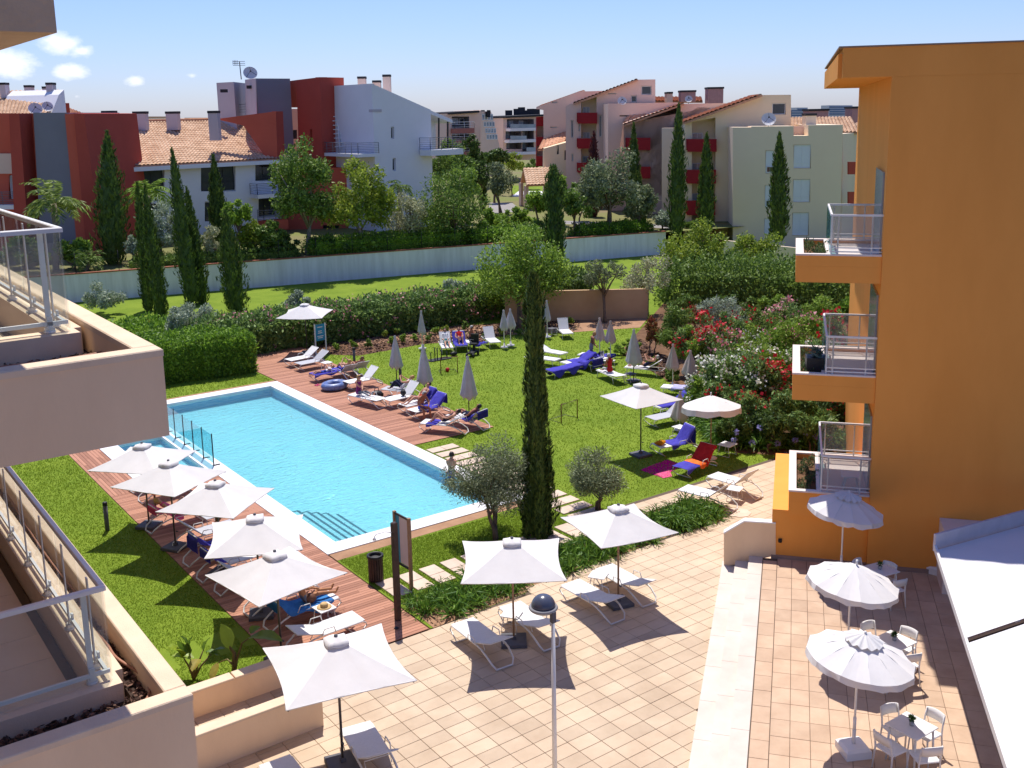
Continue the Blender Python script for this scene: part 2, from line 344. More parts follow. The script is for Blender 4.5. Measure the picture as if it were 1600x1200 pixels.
# water: clear, faintly tinted, with ripples
mw = bpy.data.materials.new('pool_water'); mw.use_nodes = True
n, l = mw.node_tree.nodes, mw.node_tree.links; n.remove(n['Principled BSDF'])
geo = n.new('ShaderNodeNewGeometry')
def rip(scale, rot, det, dist):
    mp_ = n.new('ShaderNodeMapping'); mp_.inputs['Rotation'].default_value = (0, 0, rot); mp_.inputs['Scale'].default_value = (1, 2.2, 1); l.new(geo.outputs['Position'], mp_.inputs[0])
    t = n.new('ShaderNodeTexNoise'); t.inputs['Scale'].default_value = scale; t.inputs['Detail'].default_value = det; t.inputs['Distortion'].default_value = dist; l.new(mp_.outputs[0], t.inputs['Vector']); return t.outputs[0]
wav = n.new('ShaderNodeTexWave'); wav.wave_type = 'RINGS'; wav.rings_direction = 'SPHERICAL'; wav.inputs['Scale'].default_value = .75; wav.inputs['Distortion'].default_value = 5; wav.inputs['Detail'].default_value = 3
mpw = n.new('ShaderNodeMapping'); pc = G(690, 745); mpw.inputs['Location'].default_value = (-pc.x, -pc.y, 0); l.new(geo.outputs['Position'], mpw.inputs[0]); l.new(mpw.outputs[0], wav.inputs['Vector'])
def nm(op, a, b):
    q = n.new('ShaderNodeMath'); q.operation = op
    for i, v in enumerate((a, b)):
        if isinstance(v, (int, float)): q.inputs[i].default_value = v
        else: l.new(v, q.inputs[i])
    return q.outputs[0]
hgt = nm('ADD', nm('ADD', rip(2.6, .5, 3, .6), nm('MULTIPLY', rip(6.5, -.4, 2, 1.0), .45)), nm('MULTIPLY', wav.outputs['Fac'], .12))
bp = n.new('ShaderNodeBump'); bp.inputs['Strength'].default_value = .55; bp.inputs['Distance'].default_value = .09; l.new(hgt, bp.inputs['Height'])
bp2 = n.new('ShaderNodeBump'); bp2.inputs['Strength'].default_value = 1.0; bp2.inputs['Distance'].default_value = .95; l.new(hgt, bp2.inputs['Height'])
tr = n.new('ShaderNodeBsdfTransparent'); tr.inputs[0].default_value = (.74, .955, .985, 1)
df = n.new('ShaderNodeBsdfDiffuse'); df.inputs[0].default_value = (.36, .80, .88, 1); l.new(bp2.outputs[0], df.inputs['Normal'])
gl = n.new('ShaderNodeBsdfGlossy'); gl.inputs['Roughness'].default_value = .03; l.new(bp.outputs[0], gl.inputs['Normal'])
fr = n.new('ShaderNodeFresnel'); fr.inputs[0].default_value = 1.33; l.new(bp.outputs[0], fr.inputs['Normal'])
m1 = n.new('ShaderNodeMixShader'); m1.inputs[0].default_value = .24; l.new(tr.outputs[0], m1.inputs[1]); l.new(df.outputs[0], m1.inputs[2])
m2 = n.new('ShaderNodeMixShader'); l.new(fr.outputs[0], m2.inputs[0]); l.new(m1.outputs[0], m2.inputs[1]); l.new(gl.outputs[0], m2.inputs[2])
l.new(m2.outputs[0], n['Material Output'].inputs[0])

# ------------------------------------------------------------------ ground
PXL, PXR, PYN, PYF = 12.9, 18.97, 27.1, 46.05      # main pool water
KXL, KXR, KYN, KYF = 10.45, 12.2, 36.35, 41.4      # children's pool water
OXL, OXR, OYN, OYF = 12.3, 19.6, 26.42, 46.75      # coping outer edge
KOX = 9.75; KOY0, KOY1 = 35.5, 46.75
b = MB()
for x0, x1, y0, y1 in ((-60, KOX, 2, 130), (OXR, 130, 2, 130), (KOX, OXR, 2, OYN), (KOX, OXL, OYN, KOY0), (KOX, OXR, OYF, 130)):
    b.quad((x0, y0, -.02), (x1, y0, -.02), (x1, y1, -.02), (x0, y1, -.02))
tag(b.build('ground', m_soil), kind='structure')
# lawn sheet: all round the pool, with the beds left open on top as sheets of their own
b = MB()
for x0, x1, y0, y1 in ((-40, 8.6, 20.6, 120), (8.6, KOX, 42, 120), (KOX, OXR, OYF, 120), (OXR, 120, 23.96, 120), (12.35, OXR, 20.75, OYN)):
    b.quad((x0, y0, 0.0), (x1, y0, 0.0), (x1, y1, 0.0), (x0, y1, 0.0))
tag(b.build('lawn', m_grass), kind='structure')
lawn = bpy.data.objects['lawn']
def patch(name, pts, z, m):
    b = MB(); b.add([(p[0], p[1], z) for p in pts], [tuple(range(len(pts)))]); return tag(b.build(name, m), kind='structure')
# mulch bed along the far hedge and the sandy strip beyond it
patch('mulch_bed', [G(*p) for p in ((470, 552), (560, 556), (660, 538), (760, 530), (850, 512), (905, 512), (905, 500), (800, 504), (640, 514), (500, 528))], .006, m_soil)
patch('sandy_path', [G(*p) for p in ((885, 520), (1000, 512), (1012, 498), (1000, 494), (880, 498), (640, 518), (540, 535), (560, 539), (700, 527))], .011, m_sandsoil)
patch('oleander_bed', [G(*p) for p in ((968, 552), (1035, 590), (1085, 625), (1100, 660), (1150, 708), (1225, 712), (1420, 700), (1420, 480), (1040, 470))], .006, m_soil)
patch('patio_bed', [(12.42, 20.72), (24.1, 21.35), (24.1, 22.35), (20.5, 22.6), (12.5, 22.4)], .006, m_sandsoil)
patch('bare_strip', [(12.35, 25.9), (19.3, 26.0), (19.3, OYN), (12.35, OYN)], .006, m_sandsoil)
patch('bare_strip', [(KOX, OYF), (OXR, OYF), (OXR, OYF+.35), (KOX, OYF+.3)], .006, m_sandsoil)
# raised land behind the white wall
WA, WB = G(100, 474), G(1040, 397)
wdir = (WB-WA).normalized(); wn = Vector((-wdir.y, wdir.x, 0))
if wn.dot(WA) < 0: wn = -wn
ZT = 2.0
a0, a1 = WA-wdir*60, WB+wdir*130
b = MB(); b.quad((*a0.xy, ZT), (*a1.xy, ZT), (*(a1+wn*2500+wdir*1500).xy, ZT), (*(a0+wn*2500-wdir*1500).xy, ZT))
tag(b.build('terrain', m_terr), kind='structure')
b = MB()
for i in range(14):
    an = -.9+i*.2; r_ = 1500+200*math.sin(i*2.1); hh = 7+5*math.sin(i*1.7)+2*math.sin(i*4.1)
    p = (math.sin(HEAD+an)*r_, math.cos(HEAD+an)*r_)
    b.lathe([(420, -6), (330, hh*.45), (180, hh*.9), (10, hh)], (p[0], p[1], 0), 14)
tag(b.build('hills', mat('far_hill', (.07, .1, .06), (.1, .12, .08), scale=.02, rough=1)), kind='structure')
# ------------------------------------------------------------------ pool
b = MB()
zc, zb = .035, -.46
def ring(b, x0, x1, y0, y1, X0, X1, Y0, Y1):
    for a in ((X0, x0, Y0, Y1), (x1, X1, Y0, Y1), (x0, x1, Y0, y0), (x0, x1, y1, Y1)):
        if a[1]-a[0] > .01 and a[3]-a[2] > .01: b.box(((a[0]+a[1])/2, (a[2]+a[3])/2, (zc-.12)/2), (a[1]-a[0], a[3]-a[2], zc+.12))
ring(b, PXL, PXR, PYN, PYF, OXL, OXR, OYN, OYF)
pool = tag(b.build('pool_edge', m_cope), kind='structure')
b = MB(); ring(b, KXL, KXR, KYN, KYF, KOX, OXL-.003, KOY0, KOY1); tag(b.build('pool_edge', m_cope), kind='structure')
b = MB()
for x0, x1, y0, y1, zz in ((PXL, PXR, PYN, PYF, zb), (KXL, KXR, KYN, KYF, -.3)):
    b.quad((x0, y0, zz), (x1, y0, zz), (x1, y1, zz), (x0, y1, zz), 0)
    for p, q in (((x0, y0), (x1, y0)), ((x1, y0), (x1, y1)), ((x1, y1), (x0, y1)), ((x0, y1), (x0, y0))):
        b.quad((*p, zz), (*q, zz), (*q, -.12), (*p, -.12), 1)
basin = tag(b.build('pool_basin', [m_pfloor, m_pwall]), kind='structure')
b = MB()
for k in range(5): b.box((PXL+.19+.3*k, PYN+1.75-.06*k, zb+.02+(.33-.07*k)/2), (.30, 3.3-.1*k, .33-.07*k))
o = b.build('pool_step', m_pfloor, basin)
b = MB()
for k in range(5): b.box((PXL+.33+.3*k, PYN+1.75-.06*k, zb+.36-.07*k), (.07, 3.3-.1*k, .012))
for k in range(4): b.box((PXL+.18+.3*k, PYN+3.42-.1*k, zb+.36-.07*k), (.30, .05, .012))
b.build('step_edge', m_pstrip, basin)
b = MB()
for x0, x1, y0, y1 in ((PXL, PXR, PYN, PYF), (KXL, KXR, KYN, KYF)):
    b.quad((x0, y0, -.07), (x1, y0, -.07), (x1, y1, -.07), (x0, y1, -.07))
tag(b.build('pool_water', mw, recalc=False), kind='structure')
# ------------------------------------------------------------------ decks of narrow boards
def deck(name, rects, along, m):
    b = MB()
    for x0, x1, y0, y1 in rects: b.quad((x0, y0, .008), (x1, y0, .008), (x1, y1, .008), (x0, y1, .008))
    base = tag(b.build(name, m_dark), kind='structure')
    b = MB(); pit = .125
    for x0, x1, y0, y1 in rects:
        if along == 'x':
            k = int((y1-y0)/pit)
            for i in range(k):
                cuts = [x0]; 
                while cuts[-1] < x1-.3: cuts.append(min(x1, cuts[-1]+rng.uniform(1.4, 2.6)))
                cuts[-1] = x1
                for c0, c1 in zip(cuts, cuts[1:]):
                    b.box(((c0+c1)/2, y0+(i+.5)*(y1-y0)/k, .02), (c1-c0-.006, (y1-y0)/k-.012, .022+.004*rng.random()))
        else:
            k = max(1, int((x1-x0)/pit))
            for i in range(k):
                cuts = [y0]
                while cuts[-1] < y1-.3: cuts.append(min(y1, cuts[-1]+rng.uniform(1.6, 2.8)))
                cuts[-1] = y1
                for c0, c1 in zip(cuts, cuts[1:]):
                    b.box((x0+(i+.5)*(x1-x0)/k, (c0+c1)/2, .02), ((x1-x0)/k-.012, c1-c0-.006, .022+.004*rng.random()))
    b.build('deck_boards', m, base, kind='stuff'); return base
deck('pool_deck', [(8.6, OXL-.02, 20.72, 35.45)], 'x', m_wood)
deck('pool_deck', [(8.6, KOX-.02, 35.45, 42.6)], 'y', m_wood2)
deck('pool_deck', [(OXR+.02, 23.45, 33.75, 50.6), (20.2, 23.9, 50.62, 56)], 'x', m_wood)
# ------------------------------------------------------------------ paving
def paving(name, base_pts, tiles, zt, m, dims, rz, mj=m_joint, nmax=300, tname='tile'):
    """tiles: list of (x,y,w,h); the nearest nmax are tiles of their own, the others one part"""
    b = MB(); b.add([(p[0], p[1], zt-.018) for p in base_pts], [tuple(range(len(base_pts)))])
    base = tag(b.build(name, mj), kind='structure')
    def area(t): return (t[2]*t[3])/((t[0]**2+t[1]**2+(H-zt)**2)**1.5)
    def inview(t):
        v = RC @ np.array([t[0], t[1], zt-H]); x = FOC*v[0]/v[2]+PX0; y = FOC*v[1]/v[2]+PY0; return -30 < x < 1630 and y < 1240
    vis = sorted([t for t in tiles if inview(t)], key=lambda t: -area(t)); near = vis[:nmax]; ids = set(map(id, near))
    rest = [t for t in tiles if id(t) not in ids]
    cache = {}
    for x, y, w_, h_ in near:
        k = (round(w_, 3), round(h_, 3))
        if k not in cache:
            q = MB(); q.box((0, 0, 0), (w_, h_, .04), 0, 0, .006); o = q.build(tname, m, base); cache[k] = o.data
        else: o = link(tname, cache[k], base)
        o.location = (x, y, zt-.02+random.uniform(-.0015, .0015)); o.rotation_euler = (random.uniform(-.002, .002), random.uniform(-.002, .002), rz)
    if rest:
        q = MB()
        for x, y, w_, h_ in rest: q.box((x, y, zt-.02), (w_, h_, .04), rz, 0, .006)
        q.build('far_tiles', m, base, kind='stuff')
    return base
TW, TH = .581, .3855
tiles = []
def inpoly(p, poly):
    c = False; k = len(poly)
    for i in range(k):
        a, q = poly[i], poly[i-1]
        if (a[1] > p[1]) != (q[1] > p[1]) and p[0] < (q[0]-a[0])*(p[1]-a[1])/(q[1]-a[1])+a[0]: c = not c
    return c
stp = [O(-1.62, 10), O(-1.62, 27.95)]        # foot of the steps
pat = [(-3, -7), (O(-1.62, -7).x, O(-1.62, -7).y), (stp[0].x, stp[0].y), (stp[1].x, stp[1].y), (O(.2, 27.95).x, O(.2, 27.95).y), (29.2, 23.94), (20.6, 23.94), (24.15, 22.4), (24.15, 21.33), (12.4, 20.68), (-3, 20.68)]
for i in range(-22, 36):
    for j in range(-58, 26):
        x = 10.25+TW*(i+.5); y = 15.27+TH*(j+.5)
        if (inpoly((x, y), pat) or inpoly((x-.4, y), pat) or inpoly((x, y+.15), pat)) and not (y > 20.68 and x < 23.8 and y < 21.2 and not inpoly((x, y), pat)): tiles.append((x, y, TW-.009, TH-.009))
patio = paving('patio', [(-3, -7), (O(-1.62, -7).x, O(-1.62, -7).y), (stp[0].x, stp[0].y), (stp[1].x, stp[1].y), (O(.2, 27.95).x, O(.2, 27.95).y), (29.2, 23.94), (20.6, 23.94), (24.15, 22.4), (24.15, 21.33), (12.4, 20.68), (-3, 20.68)], tiles, .028, m_tile, None, 0)
# stepping slabs across the lawn
sl = MB(); sl.box((0, 0, 0), (.5, .55, .05), 0, 0, .008); slab_me = None
def slab(x, y, w_, h_):
    q = MB(); q.box((0, 0, 0), (w_, h_, .05), 0, 0, .008); o = q.build('path_slab', m_slab, lawn); o.location = (x, y, .012); o.rotation_euler = (0, 0, random.uniform(-.01, .01))
p0 = G(560, 893); k = 0
x = 12.75
while x < 20.4:
    for yy in (23.02, 23.6): slab(x, yy, .52, .56)
    x += .70
y = 32.7
while y > 24.1:
    for xx in (20.0, 20.62): slab(xx, y, .6, .5)
    y -= .66
# ------------------------------------------------------------------ terrace by the orange building
ZR = .525
tl = []
for i in range(-1, 16):
    for j in range(-2, 56):
        a = -.105+.3835*(i+.5) if i >= 0 else -.295
        bb = 27.62-.61*(j+.5)-(0.0 if i >= 0 else .2)
        p = O(a, bb)
        if bb < 27.5: tl.append((p.x, p.y, .3755 if i >= 0 else .36, .602))
terr = paving('terrace', [O(-.5, -7), O(6.1, -7), O(6.1, 27.6), O(-.5, 27.6)], tl, ZR, m_tile2, None, -HO)
b = MB()
plan = [O(-.5, -7), O(6.1, -7), O(6.1, 27.6), O(-.5, 27.6)]
b.prism([(p.x, p.y) for p in plan], -.02, ZR-.022); tag(b.build('terrace_base', m_stone), kind='structure')
for k, (a0_, a1_, z1) in enumerate(((-1.6, -1.235, .175), (-1.232, -.87, .35), (-.867, -.5, .525))):
    st = None
    for q in range(24):
        b0 = -7.12+q*1.46; b = MB()
        pl = [O(a0_, b0), O(a1_, b0), O(a1_, b0+1.452), O(a0_, b0+1.452)]
        b.prism([(p.x, p.y) for p in pl], -.01, z1)
        b.build('step_block', m_stone, terr)
# low cream wall at the end of the steps
pw = Plane(O(-1.5, 27.62), O(.0, 27.62))
pts = [pw.px(x, y) for x, y in ((1131, 886), (1131, 834), (1163, 815.5), (1212, 818.5), (1212, 868))]
r0 = thing('low_wall', pw.px(1131, 884), 'low cream rendered wall with a sloped end closing the white steps', 'wall')
b = MB(); b.slab([Vector((p.x, p.y, max(p.z, .0))) for p in pts], pw.n, .2); b.build('wall', m_cream, r0, True)
b = MB()
for p, q in ((pts[1], pts[2]), (pts[2], pts[3])):
    b.bar(p-pw.n*.1+Vector((0, 0, .02)), q-pw.n*.1+Vector((0, 0, .02)), .24, .035)
b.build('coping', m_white, r0, True)
# ------------------------------------------------------------------ our own building on the left: two balconies with planters, slab above
CX, CY = 2.59, 8.53
lb = thing('balcony_block', (CX-3, CY, 0), 'cream rendered building at the left edge with glass railed balconies and bark filled planters', 'building')
def chips(name, boxes, zf, nper, parent):
    gs = []
    for x0, x1, y0, y1 in boxes:
        k = int((x1-x0)*(y1-y0)*nper)
        p = np.stack([rng.uniform(x0, x1, k), rng.uniform(y0, y1, k), zf+rng.random(k)*.05], 1)
        ax = unit(rng.normal(size=(k, 3))*np.array([1, 1, .35])); nr = unit(rng.normal(size=(k, 3))+np.array([0, 0, 1.0]))
        gs.append(leaf_geo(p, ax, rng.uniform(.03, .09, k), .55, nr))
    v, f = merge(gs); return npmesh(name, v, f, m_bark, parent=parent, absolute=True, kind='stuff')
def hose(name, pts, r, parent, m):
    q = MB(); P = [Vector(p) for p in pts]; out = []
    for i in range(len(P)-1):
        a, b_, c, d = P[max(i-1, 0)], P[i], P[i+1], P[min(i+2, len(P)-1)]
        for k in range(6):
            t = k/6; out.append(.5*((2*b_)+(c-a)*t+(2*a-5*b_+4*c-d)*t*t+(3*b_-a-3*c+d)*t**3))
    out.append(P[-1]); q.tube(out, r, 6); return q.build(name, m, parent, True)
m_hose = mat('brown_hose', (.42, .2, .13), (.3, .14, .09), rough=.6)
YF = 34.0
for ztop, rx, ry, zr, bz in ((10.75, 2.24, 10.15, 11.66, 10.69), (7.60, 2.13, 9.42, 8.43, 7.49)):
    zf = ztop-.42; x0 = -14
    b = MB()                                   # parapet walls, floor slab
    b.box(((x0+CX)/2, CY+.09, ztop-.405), (CX-x0, .18, .69)); b.box((CX-.09, (CY+.18+YF)/2, ztop-.405), (.18, YF-CY-.18, .69))
    b.box(((x0+CX-.18)/2, (CY+.18+YF)/2, ztop-.61), (CX-.18-x0, YF-CY-.18, .28))
    b.build('wall', m_cream, lb, True)
    b = MB()                                   # parapet top
    b.box(((x0+CX)/2, CY+.09, ztop-.03), (CX-x0+.012, .195, .06), 0, 0, .01); b.box((CX-.09, (CY+.19+YF)/2, ztop-.03), (.195, YF-CY-.19, .06), 0, 0, .01)
    b.build('parapet_top', m_cap, lb, True)
    # curb carrying the glass
    b = MB()
    b.box(((x0+rx)/2, ry+.02, (zf-.02+bz)/2), (rx+.14-x0+.0, .26, bz-zf+.02)); b.box((rx+.01, (ry+.15+YF)/2, (zf-.02+bz)/2), (.26, YF-ry-.15, bz-zf+.02))
    b.build('curb', m_cap, lb, True)
    fx1 = rx-.13; q0 = None
    fl = MB(); fl.box(((x0+fx1)/2, (ry+.15+YF)/2, zf-.03), (fx1-x0, YF-ry-.15, .05)); fl.build('floor_joint', m_joint, lb, True)
    cache = None
    tx, ty = .62, .62
    for i in range(9):
        for j in range(18):
            cx_, cy_ = fx1-.1-tx*(i+.5), ry+.17+ty*(j+.5)
            if cache is None:
                q = MB(); q.box((0, 0, 0), (tx-.008, ty-.008, .03), 0, 0, .004); o = q.build('floor_tile', mat('balcony_tile', (.72, .56, .41), (.66, .5, .36), scale=1.5, rough=.6, rand=.08), lb); cache = o.data
            else: o = link('floor_tile', cache, lb)
            o.location = Vector((cx_, cy_, zf-.008))-WL[lb]
    chips('bark_chips', [(rx+.15, CX-.19, CY+.19, 22), (x0+8, rx+.15, CY+.19, ry-.13)], zf+.12, 1150, lb)
    b = MB(); b.box(((rx+.14+CX-.18)/2, (CY+.18+YF)/2, zf+.02), (CX-.18-rx-.14, YF-CY-.18, .2)); b.box(((x0+rx)/2, (CY+.18+ry-.11)/2, zf+.02), (rx+.14-x0, ry-.11-CY-.18, .2)); b.build('planter_soil', m_dark, lb, True)
    # glass railing
    zr2 = zr-.03
    rl = MB(); rl.box(((x0+rx)/2, ry, zr-.015), (rx-x0+.05, .055, .045), 0, 0, .008); rl.box((rx, (ry+.03+YF)/2, zr-.015), (.055, YF-ry-.03, .045), 0, 0, .008); rl.build('handrail', m_alu, lb, True)
    bt = MB(); bt.box(((x0+rx)/2, ry+.03, bz+.09), (rx-x0, .03, .035)); bt.box((rx-.03, (ry+.05+YF)/2, bz+.09), (.03, YF-ry-.05, .035)); bt.build('bottom_rail', m_alu, lb, True)
    pm = None
    spots = [(rx-.06-.95*k, ry+.06, 0) for k in range(8)]+[(rx-.06, ry+.32+.98*k, math.pi/2) for k in range(14)]
    spots[0] = (rx-.16, ry+.06, 0)
    for sx, sy, rz in spots:
        if pm is None:
            q = MB(); q.box((0, 0, .47), (.05, .012, .94-.03), 0); q.box((0, 0, .03), (.085, .06, .06), 0, 0, .01); q.box((0, -.035, .1), (.05, .02, .12)); q.lathe([(.055, 0), (.055, .02)], (0, 0, 0), 10)
            o = q.build('post', m_alu, lb); pm = o.data
        else: o = link('post', pm, lb)
        o.location = Vector((sx, sy, bz))-WL[lb]; o.rotation_euler = (0, 0, rz)
    # panes outside the posts
    for k in range(7):
        xa = rx-.015-1.9*k; q = MB(); q.box((xa-.94, ry-.012, (bz+.02+zr2)/2), (1.87, .012, zr2-bz-.03)); q.build('pane', g_rail, lb, True)
    for k in range(12):
        ya = ry+.01+1.95*k; q = MB(); q.box((rx+.012, ya+.97, (bz+.02+zr2)/2), (.012, 1.93, zr2-bz-.03)); q.build('pane', g_rail, lb, True)
    z_ = zf+.2
    hose('hose', [(rx+.13, ry+1.9, z_), (rx+.2, ry+1.0, z_), (rx+.19, ry+.55, z_+.03), (rx+.3, ry+.1, z_), (rx+.24, ry-.3, z_), (rx-.05, ry-.45, z_), (rx-.8, ry-.42, z_), (rx-2.2, ry-.5, z_)], .014, lb, m_hose)
    hose('hose', [(rx+.3, ry+7.0, z_), (rx+.22, ry+4.0, z_+.02), (rx+.25, ry+2.2, z_), (rx+.13, ry+1.9, z_+.02)], .012, lb, m_hose)
# slab of the floor above
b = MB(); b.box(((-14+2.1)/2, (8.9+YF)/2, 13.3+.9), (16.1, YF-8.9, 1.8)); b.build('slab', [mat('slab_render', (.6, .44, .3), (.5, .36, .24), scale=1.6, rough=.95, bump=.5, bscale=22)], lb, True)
# back wall of the balconies and wall body below
b = MB(); b.box((-9, 20, 7), (8, 40, 13.9)); b.build('wall', m_cream, lb, True)

# planter walls beside the ground floor terrace
r0 = thing('planter_wall', (8.3, 18.5, 0), 'long low cream planter wall nearest the camera below the open front parasol', 'wall')
b = MB(); b.box((4.1, 18.62, .40), (8.4, .26, .84)); b.build('wall', m_cream, r0, True)
b = MB(); b.box((4.1, 18.62, .845), (8.42, .3, .05), 0, 0, .01); b.build('coping', m_cap, r0, True)
r0 = thing('planter_wall', (8.3, 20.5, 0), 'low cream planter wall at the end of the wooden deck with banana plants behind it', 'wall')
b = MB(); b.box((4.3, 20.56, .3), (8.1, .22, .64)); b.build('wall', m_cream, r0, True)
b = MB()
for k in range(7): b.box((7.75-1.2*k, 20.56, .645), (1.17, .3, .05), 0, 0, .01)
b.build('coping', m_cap, r0, True)
patch('plant_bed', [(2, 20.7), (8.5, 20.7), (8.5, 21.5), (2, 21.7)], .014, m_soil)

# ------------------------------------------------------------------ orange building
ob = thing('orange_building', O(2.2, 27.5, 0), 'tall plain orange rendered apartment building with three side balconies', 'building')
def obox(b, a0, a1, b0, b1, z0, z1, mi=0):
    b.prism([tuple(O(a0, b0).xy), tuple(O(a1, b0).xy), tuple(O(a1, b1).xy), tuple(O(a0, b1).xy)], z0, z1, mi)
BW = 27.52
b = MB(); obox(b, 2.21, 16, BW, BW+14, -.02, 13.35); b.build('wall', m_orange, ob, True)
b = MB(); 
pr = [O(.97, BW), O(16, BW), O(16, BW+14), O(.97, BW+14)]
obox(b, 1.06, 16, BW-.004, BW+14, 13.352, 14.07); obox(b, .96, 1.058, BW+.5, BW+14, 13.352, 13.95); b.build('roof_parapet', m_orange, ob, True)
b = MB(); obox(b, .95, 16.1, BW-.03, BW+14, 14.072, 14.11); b.build('roof_edge', mat('metal_edge', (.3, .2, .13), rough=.5), ob, True)
b = MB(); obox(b, -.28, 2.205, BW+.12, BW+5.0, -.02, 1.93); obox(b, .14, 2.205, BW+.12, BW+4.2, 1.93, 1.98); b.build('wall', m_orange, ob, True)
b = MB(); obox(b, 2.206, 16, BW-.03, BW-.002, .5, .64); obox(b, -.28, 2.2, BW+.09, BW+.118, .5, .62); b.build('skirting', mat('skirting', (.35, .24, .2), rough=.7), ob, True)
for zt, a0_ in ((8.96, .11), (5.80, .13), (2.54, .14)):
    zb_ = zt-.74
    b = MB(); b1 = BW+3.5
    obox(b, a0_, 2.206, BW+.06, b1, zb_, zt-.32); obox(b, a0_, 2.206, BW+.06, BW+.2, zt-.318, zt-.045); obox(b, a0_, a0_+.14, BW+.203, b1-.143, zt-.318, zt-.045); obox(b, a0_, 2.206, b1-.14, b1, zt-.318, zt-.045)
    b.build('balcony', m_orange, ob, True)
    b = MB(); obox(b, a0_-.015, 2.2, BW+.045, BW+.22, zt-.043, zt); obox(b, a0_-.015, a0_+.19, BW+.222, b1-.162, zt-.043, zt); obox(b, a0_-.015, 2.2, b1-.16, b1+.015, zt-.043, zt); obox(b, .86, 1.0, BW+.222, b1-.162, zt-.3, zt-.004)
    b.build('balcony_rim', m_rim, ob, True)
    b = MB(); obox(b, 1.0, 2.2, BW+.21, b1-.15, zt-.3, zt-.12); b.build('balcony_floor', mat('balcony_floor', (.6, .55, .52), (.52, .47, .45), scale=2, rough=.5), ob, True)
    b = MB(); obox(b, a0_+.15, .85, BW+.21, b1-.15, zt-.31, zt-.2); b.build('planter_soil', m_soil, ob, True)
    # planting
    gs = []
    for k in range(9):
        p = O(a0_+.25+.5*rng.random(), BW+.5+.32*k)
        gs.append(cloud([(p.x, p.y, zt-.12, .16)], 130, .09, .3, up=.8))
    v, f = merge(gs); npmesh('planting', v, f, leafm('planter_leaf', (.13, .17, .06), (.06, .1, .035)), parent=ob, absolute=True)
    ra, rb0, rb1, zr = .955, BW+.13, BW+3.28, zt+.99
    b = MB()
    for bb in (rb0, rb1): b.bar(O(ra, bb, zr), O(2.2, bb, zr), .05, .05)
    b.bar(O(ra, rb0+.026, zr), O(ra, rb1-.026, zr), .05, .05); b.build('handrail', m_alu, ob, True)
    b = MB()
    for bb in (rb0, rb1):
        b.bar(O(ra, bb, zt+.16), O(2.2, bb, zt+.16), .03, .03); b.bar(O(ra, bb, zt+.06), O(2.2, bb, zt+.06), .03, .03)
    b.bar(O(ra, rb0+.016, zt+.1), O(ra, rb1-.016, zt+.1), .03, .03); b.build('bottom_rail', m_alu, ob, True)
    for aa, bb in ((ra+.012, rb0), (ra+.17, rb0), (1.95, rb0), (ra+.012, rb1), (1.95, rb1), (ra+.17, rb1), (ra, rb0+1.05), (ra, rb0+2.1)):
        q = MB(); q.bar(O(aa, bb, zt-.03), O(aa, bb, zr-.027), .03, .03); q.build('post', m_alu, ob, True)
    for bb in (rb0, rb1):
        q = MB(); p0_, p1_ = O(ra+.03, bb-.03), O(2.19, bb-.03); q.prism([tuple(p0_.xy), tuple(p1_.xy), tuple(O(2.19, bb-.02).xy), tuple(O(ra+.03, bb-.02).xy)], zt+.18, zr-.03); q.build('pane', g_bal, ob, True)
    for k in range(3):
        q = MB(); y0 = rb0+.03+1.04*k; q.prism([tuple(O(ra-.03, y0).xy), tuple(O(ra-.02, y0).xy), tuple(O(ra-.02, y0+1.0).xy), tuple(O(ra-.03, y0+1.0).xy)], zt+.1, zr-.03); q.build('pane', g_pool, ob, True)
    # glazed door recess on the wall side
    q = MB(); obox(q, 2.16, 2.208, BW+.5, BW+2.9, zt-.1, zt+2.05); q.build('door', m_winl, ob, True)
# things standing on the balconies
p = O(.72, BW+.75, 5.8-.2)
pt = thing('square_planter', p, 'black square planter with a spiky agave on the middle orange balcony', 'planter', rz=-HO)
q = MB(); q.prism([(-.24, -.24), (.24, -.24), (.28, .28), (-.28, .28)], 0, .5); q.build('pot', m_black, pt)
v, f = leaf_geo(np.array([[0, 0, .62]]*26)+unit(rng.normal(size=(26, 3)))*.12, unit(rng.normal(size=(26, 3))*np.array([1, 1, .5])+np.array([0, 0, .6])), np.full(26, .5), .14)
npmesh('leaves', v, f, leafm('agave_leaf', (.2, .26, .2), (.12, .17, .13)), parent=pt)
# table on the lowest balcony
p = O(1.75, BW+.8, 2.54-.12); tb = thing('side_table', p, 'white low table behind the glass of the lowest orange balcony', 'table', rz=-HO)
q = MB(); q.box((0, 0, .42), (.5, .5, .03), 0, 0, .01); q.build('top', m_white, tb)
for sx in (-1, 1):
    for sy in (-1, 1): q = MB(); q.bar((sx*.1, sy*.1, .41), (sx*.22, sy*.22, 0), .03, .03); q.build('leg', m_white, tb)
# wall light and tap on the ground floor wall
p = O(-.05, BW+.09, 1.05); sp = thing('wall_spout', p, 'small dark wall spout on the orange ground floor wall', 'spout'); q = MB(); q.lathe([(.02, -.05), (.05, -.05), (.05, .05), (.02, .05)], (0, 0, 0), 8); q.build('spout', m_black, sp)
# pale wall block further right, behind the awning
b = MB(); obox(b, 3.95, 9, BW-1.2, BW-.01, .5, 2.1)
r0 = thing('wall_block', O(4, BW-1.2, .5), 'pale wall block against the orange facade behind the white awning', 'wall'); b.build('wall', m_rim, r0, True)

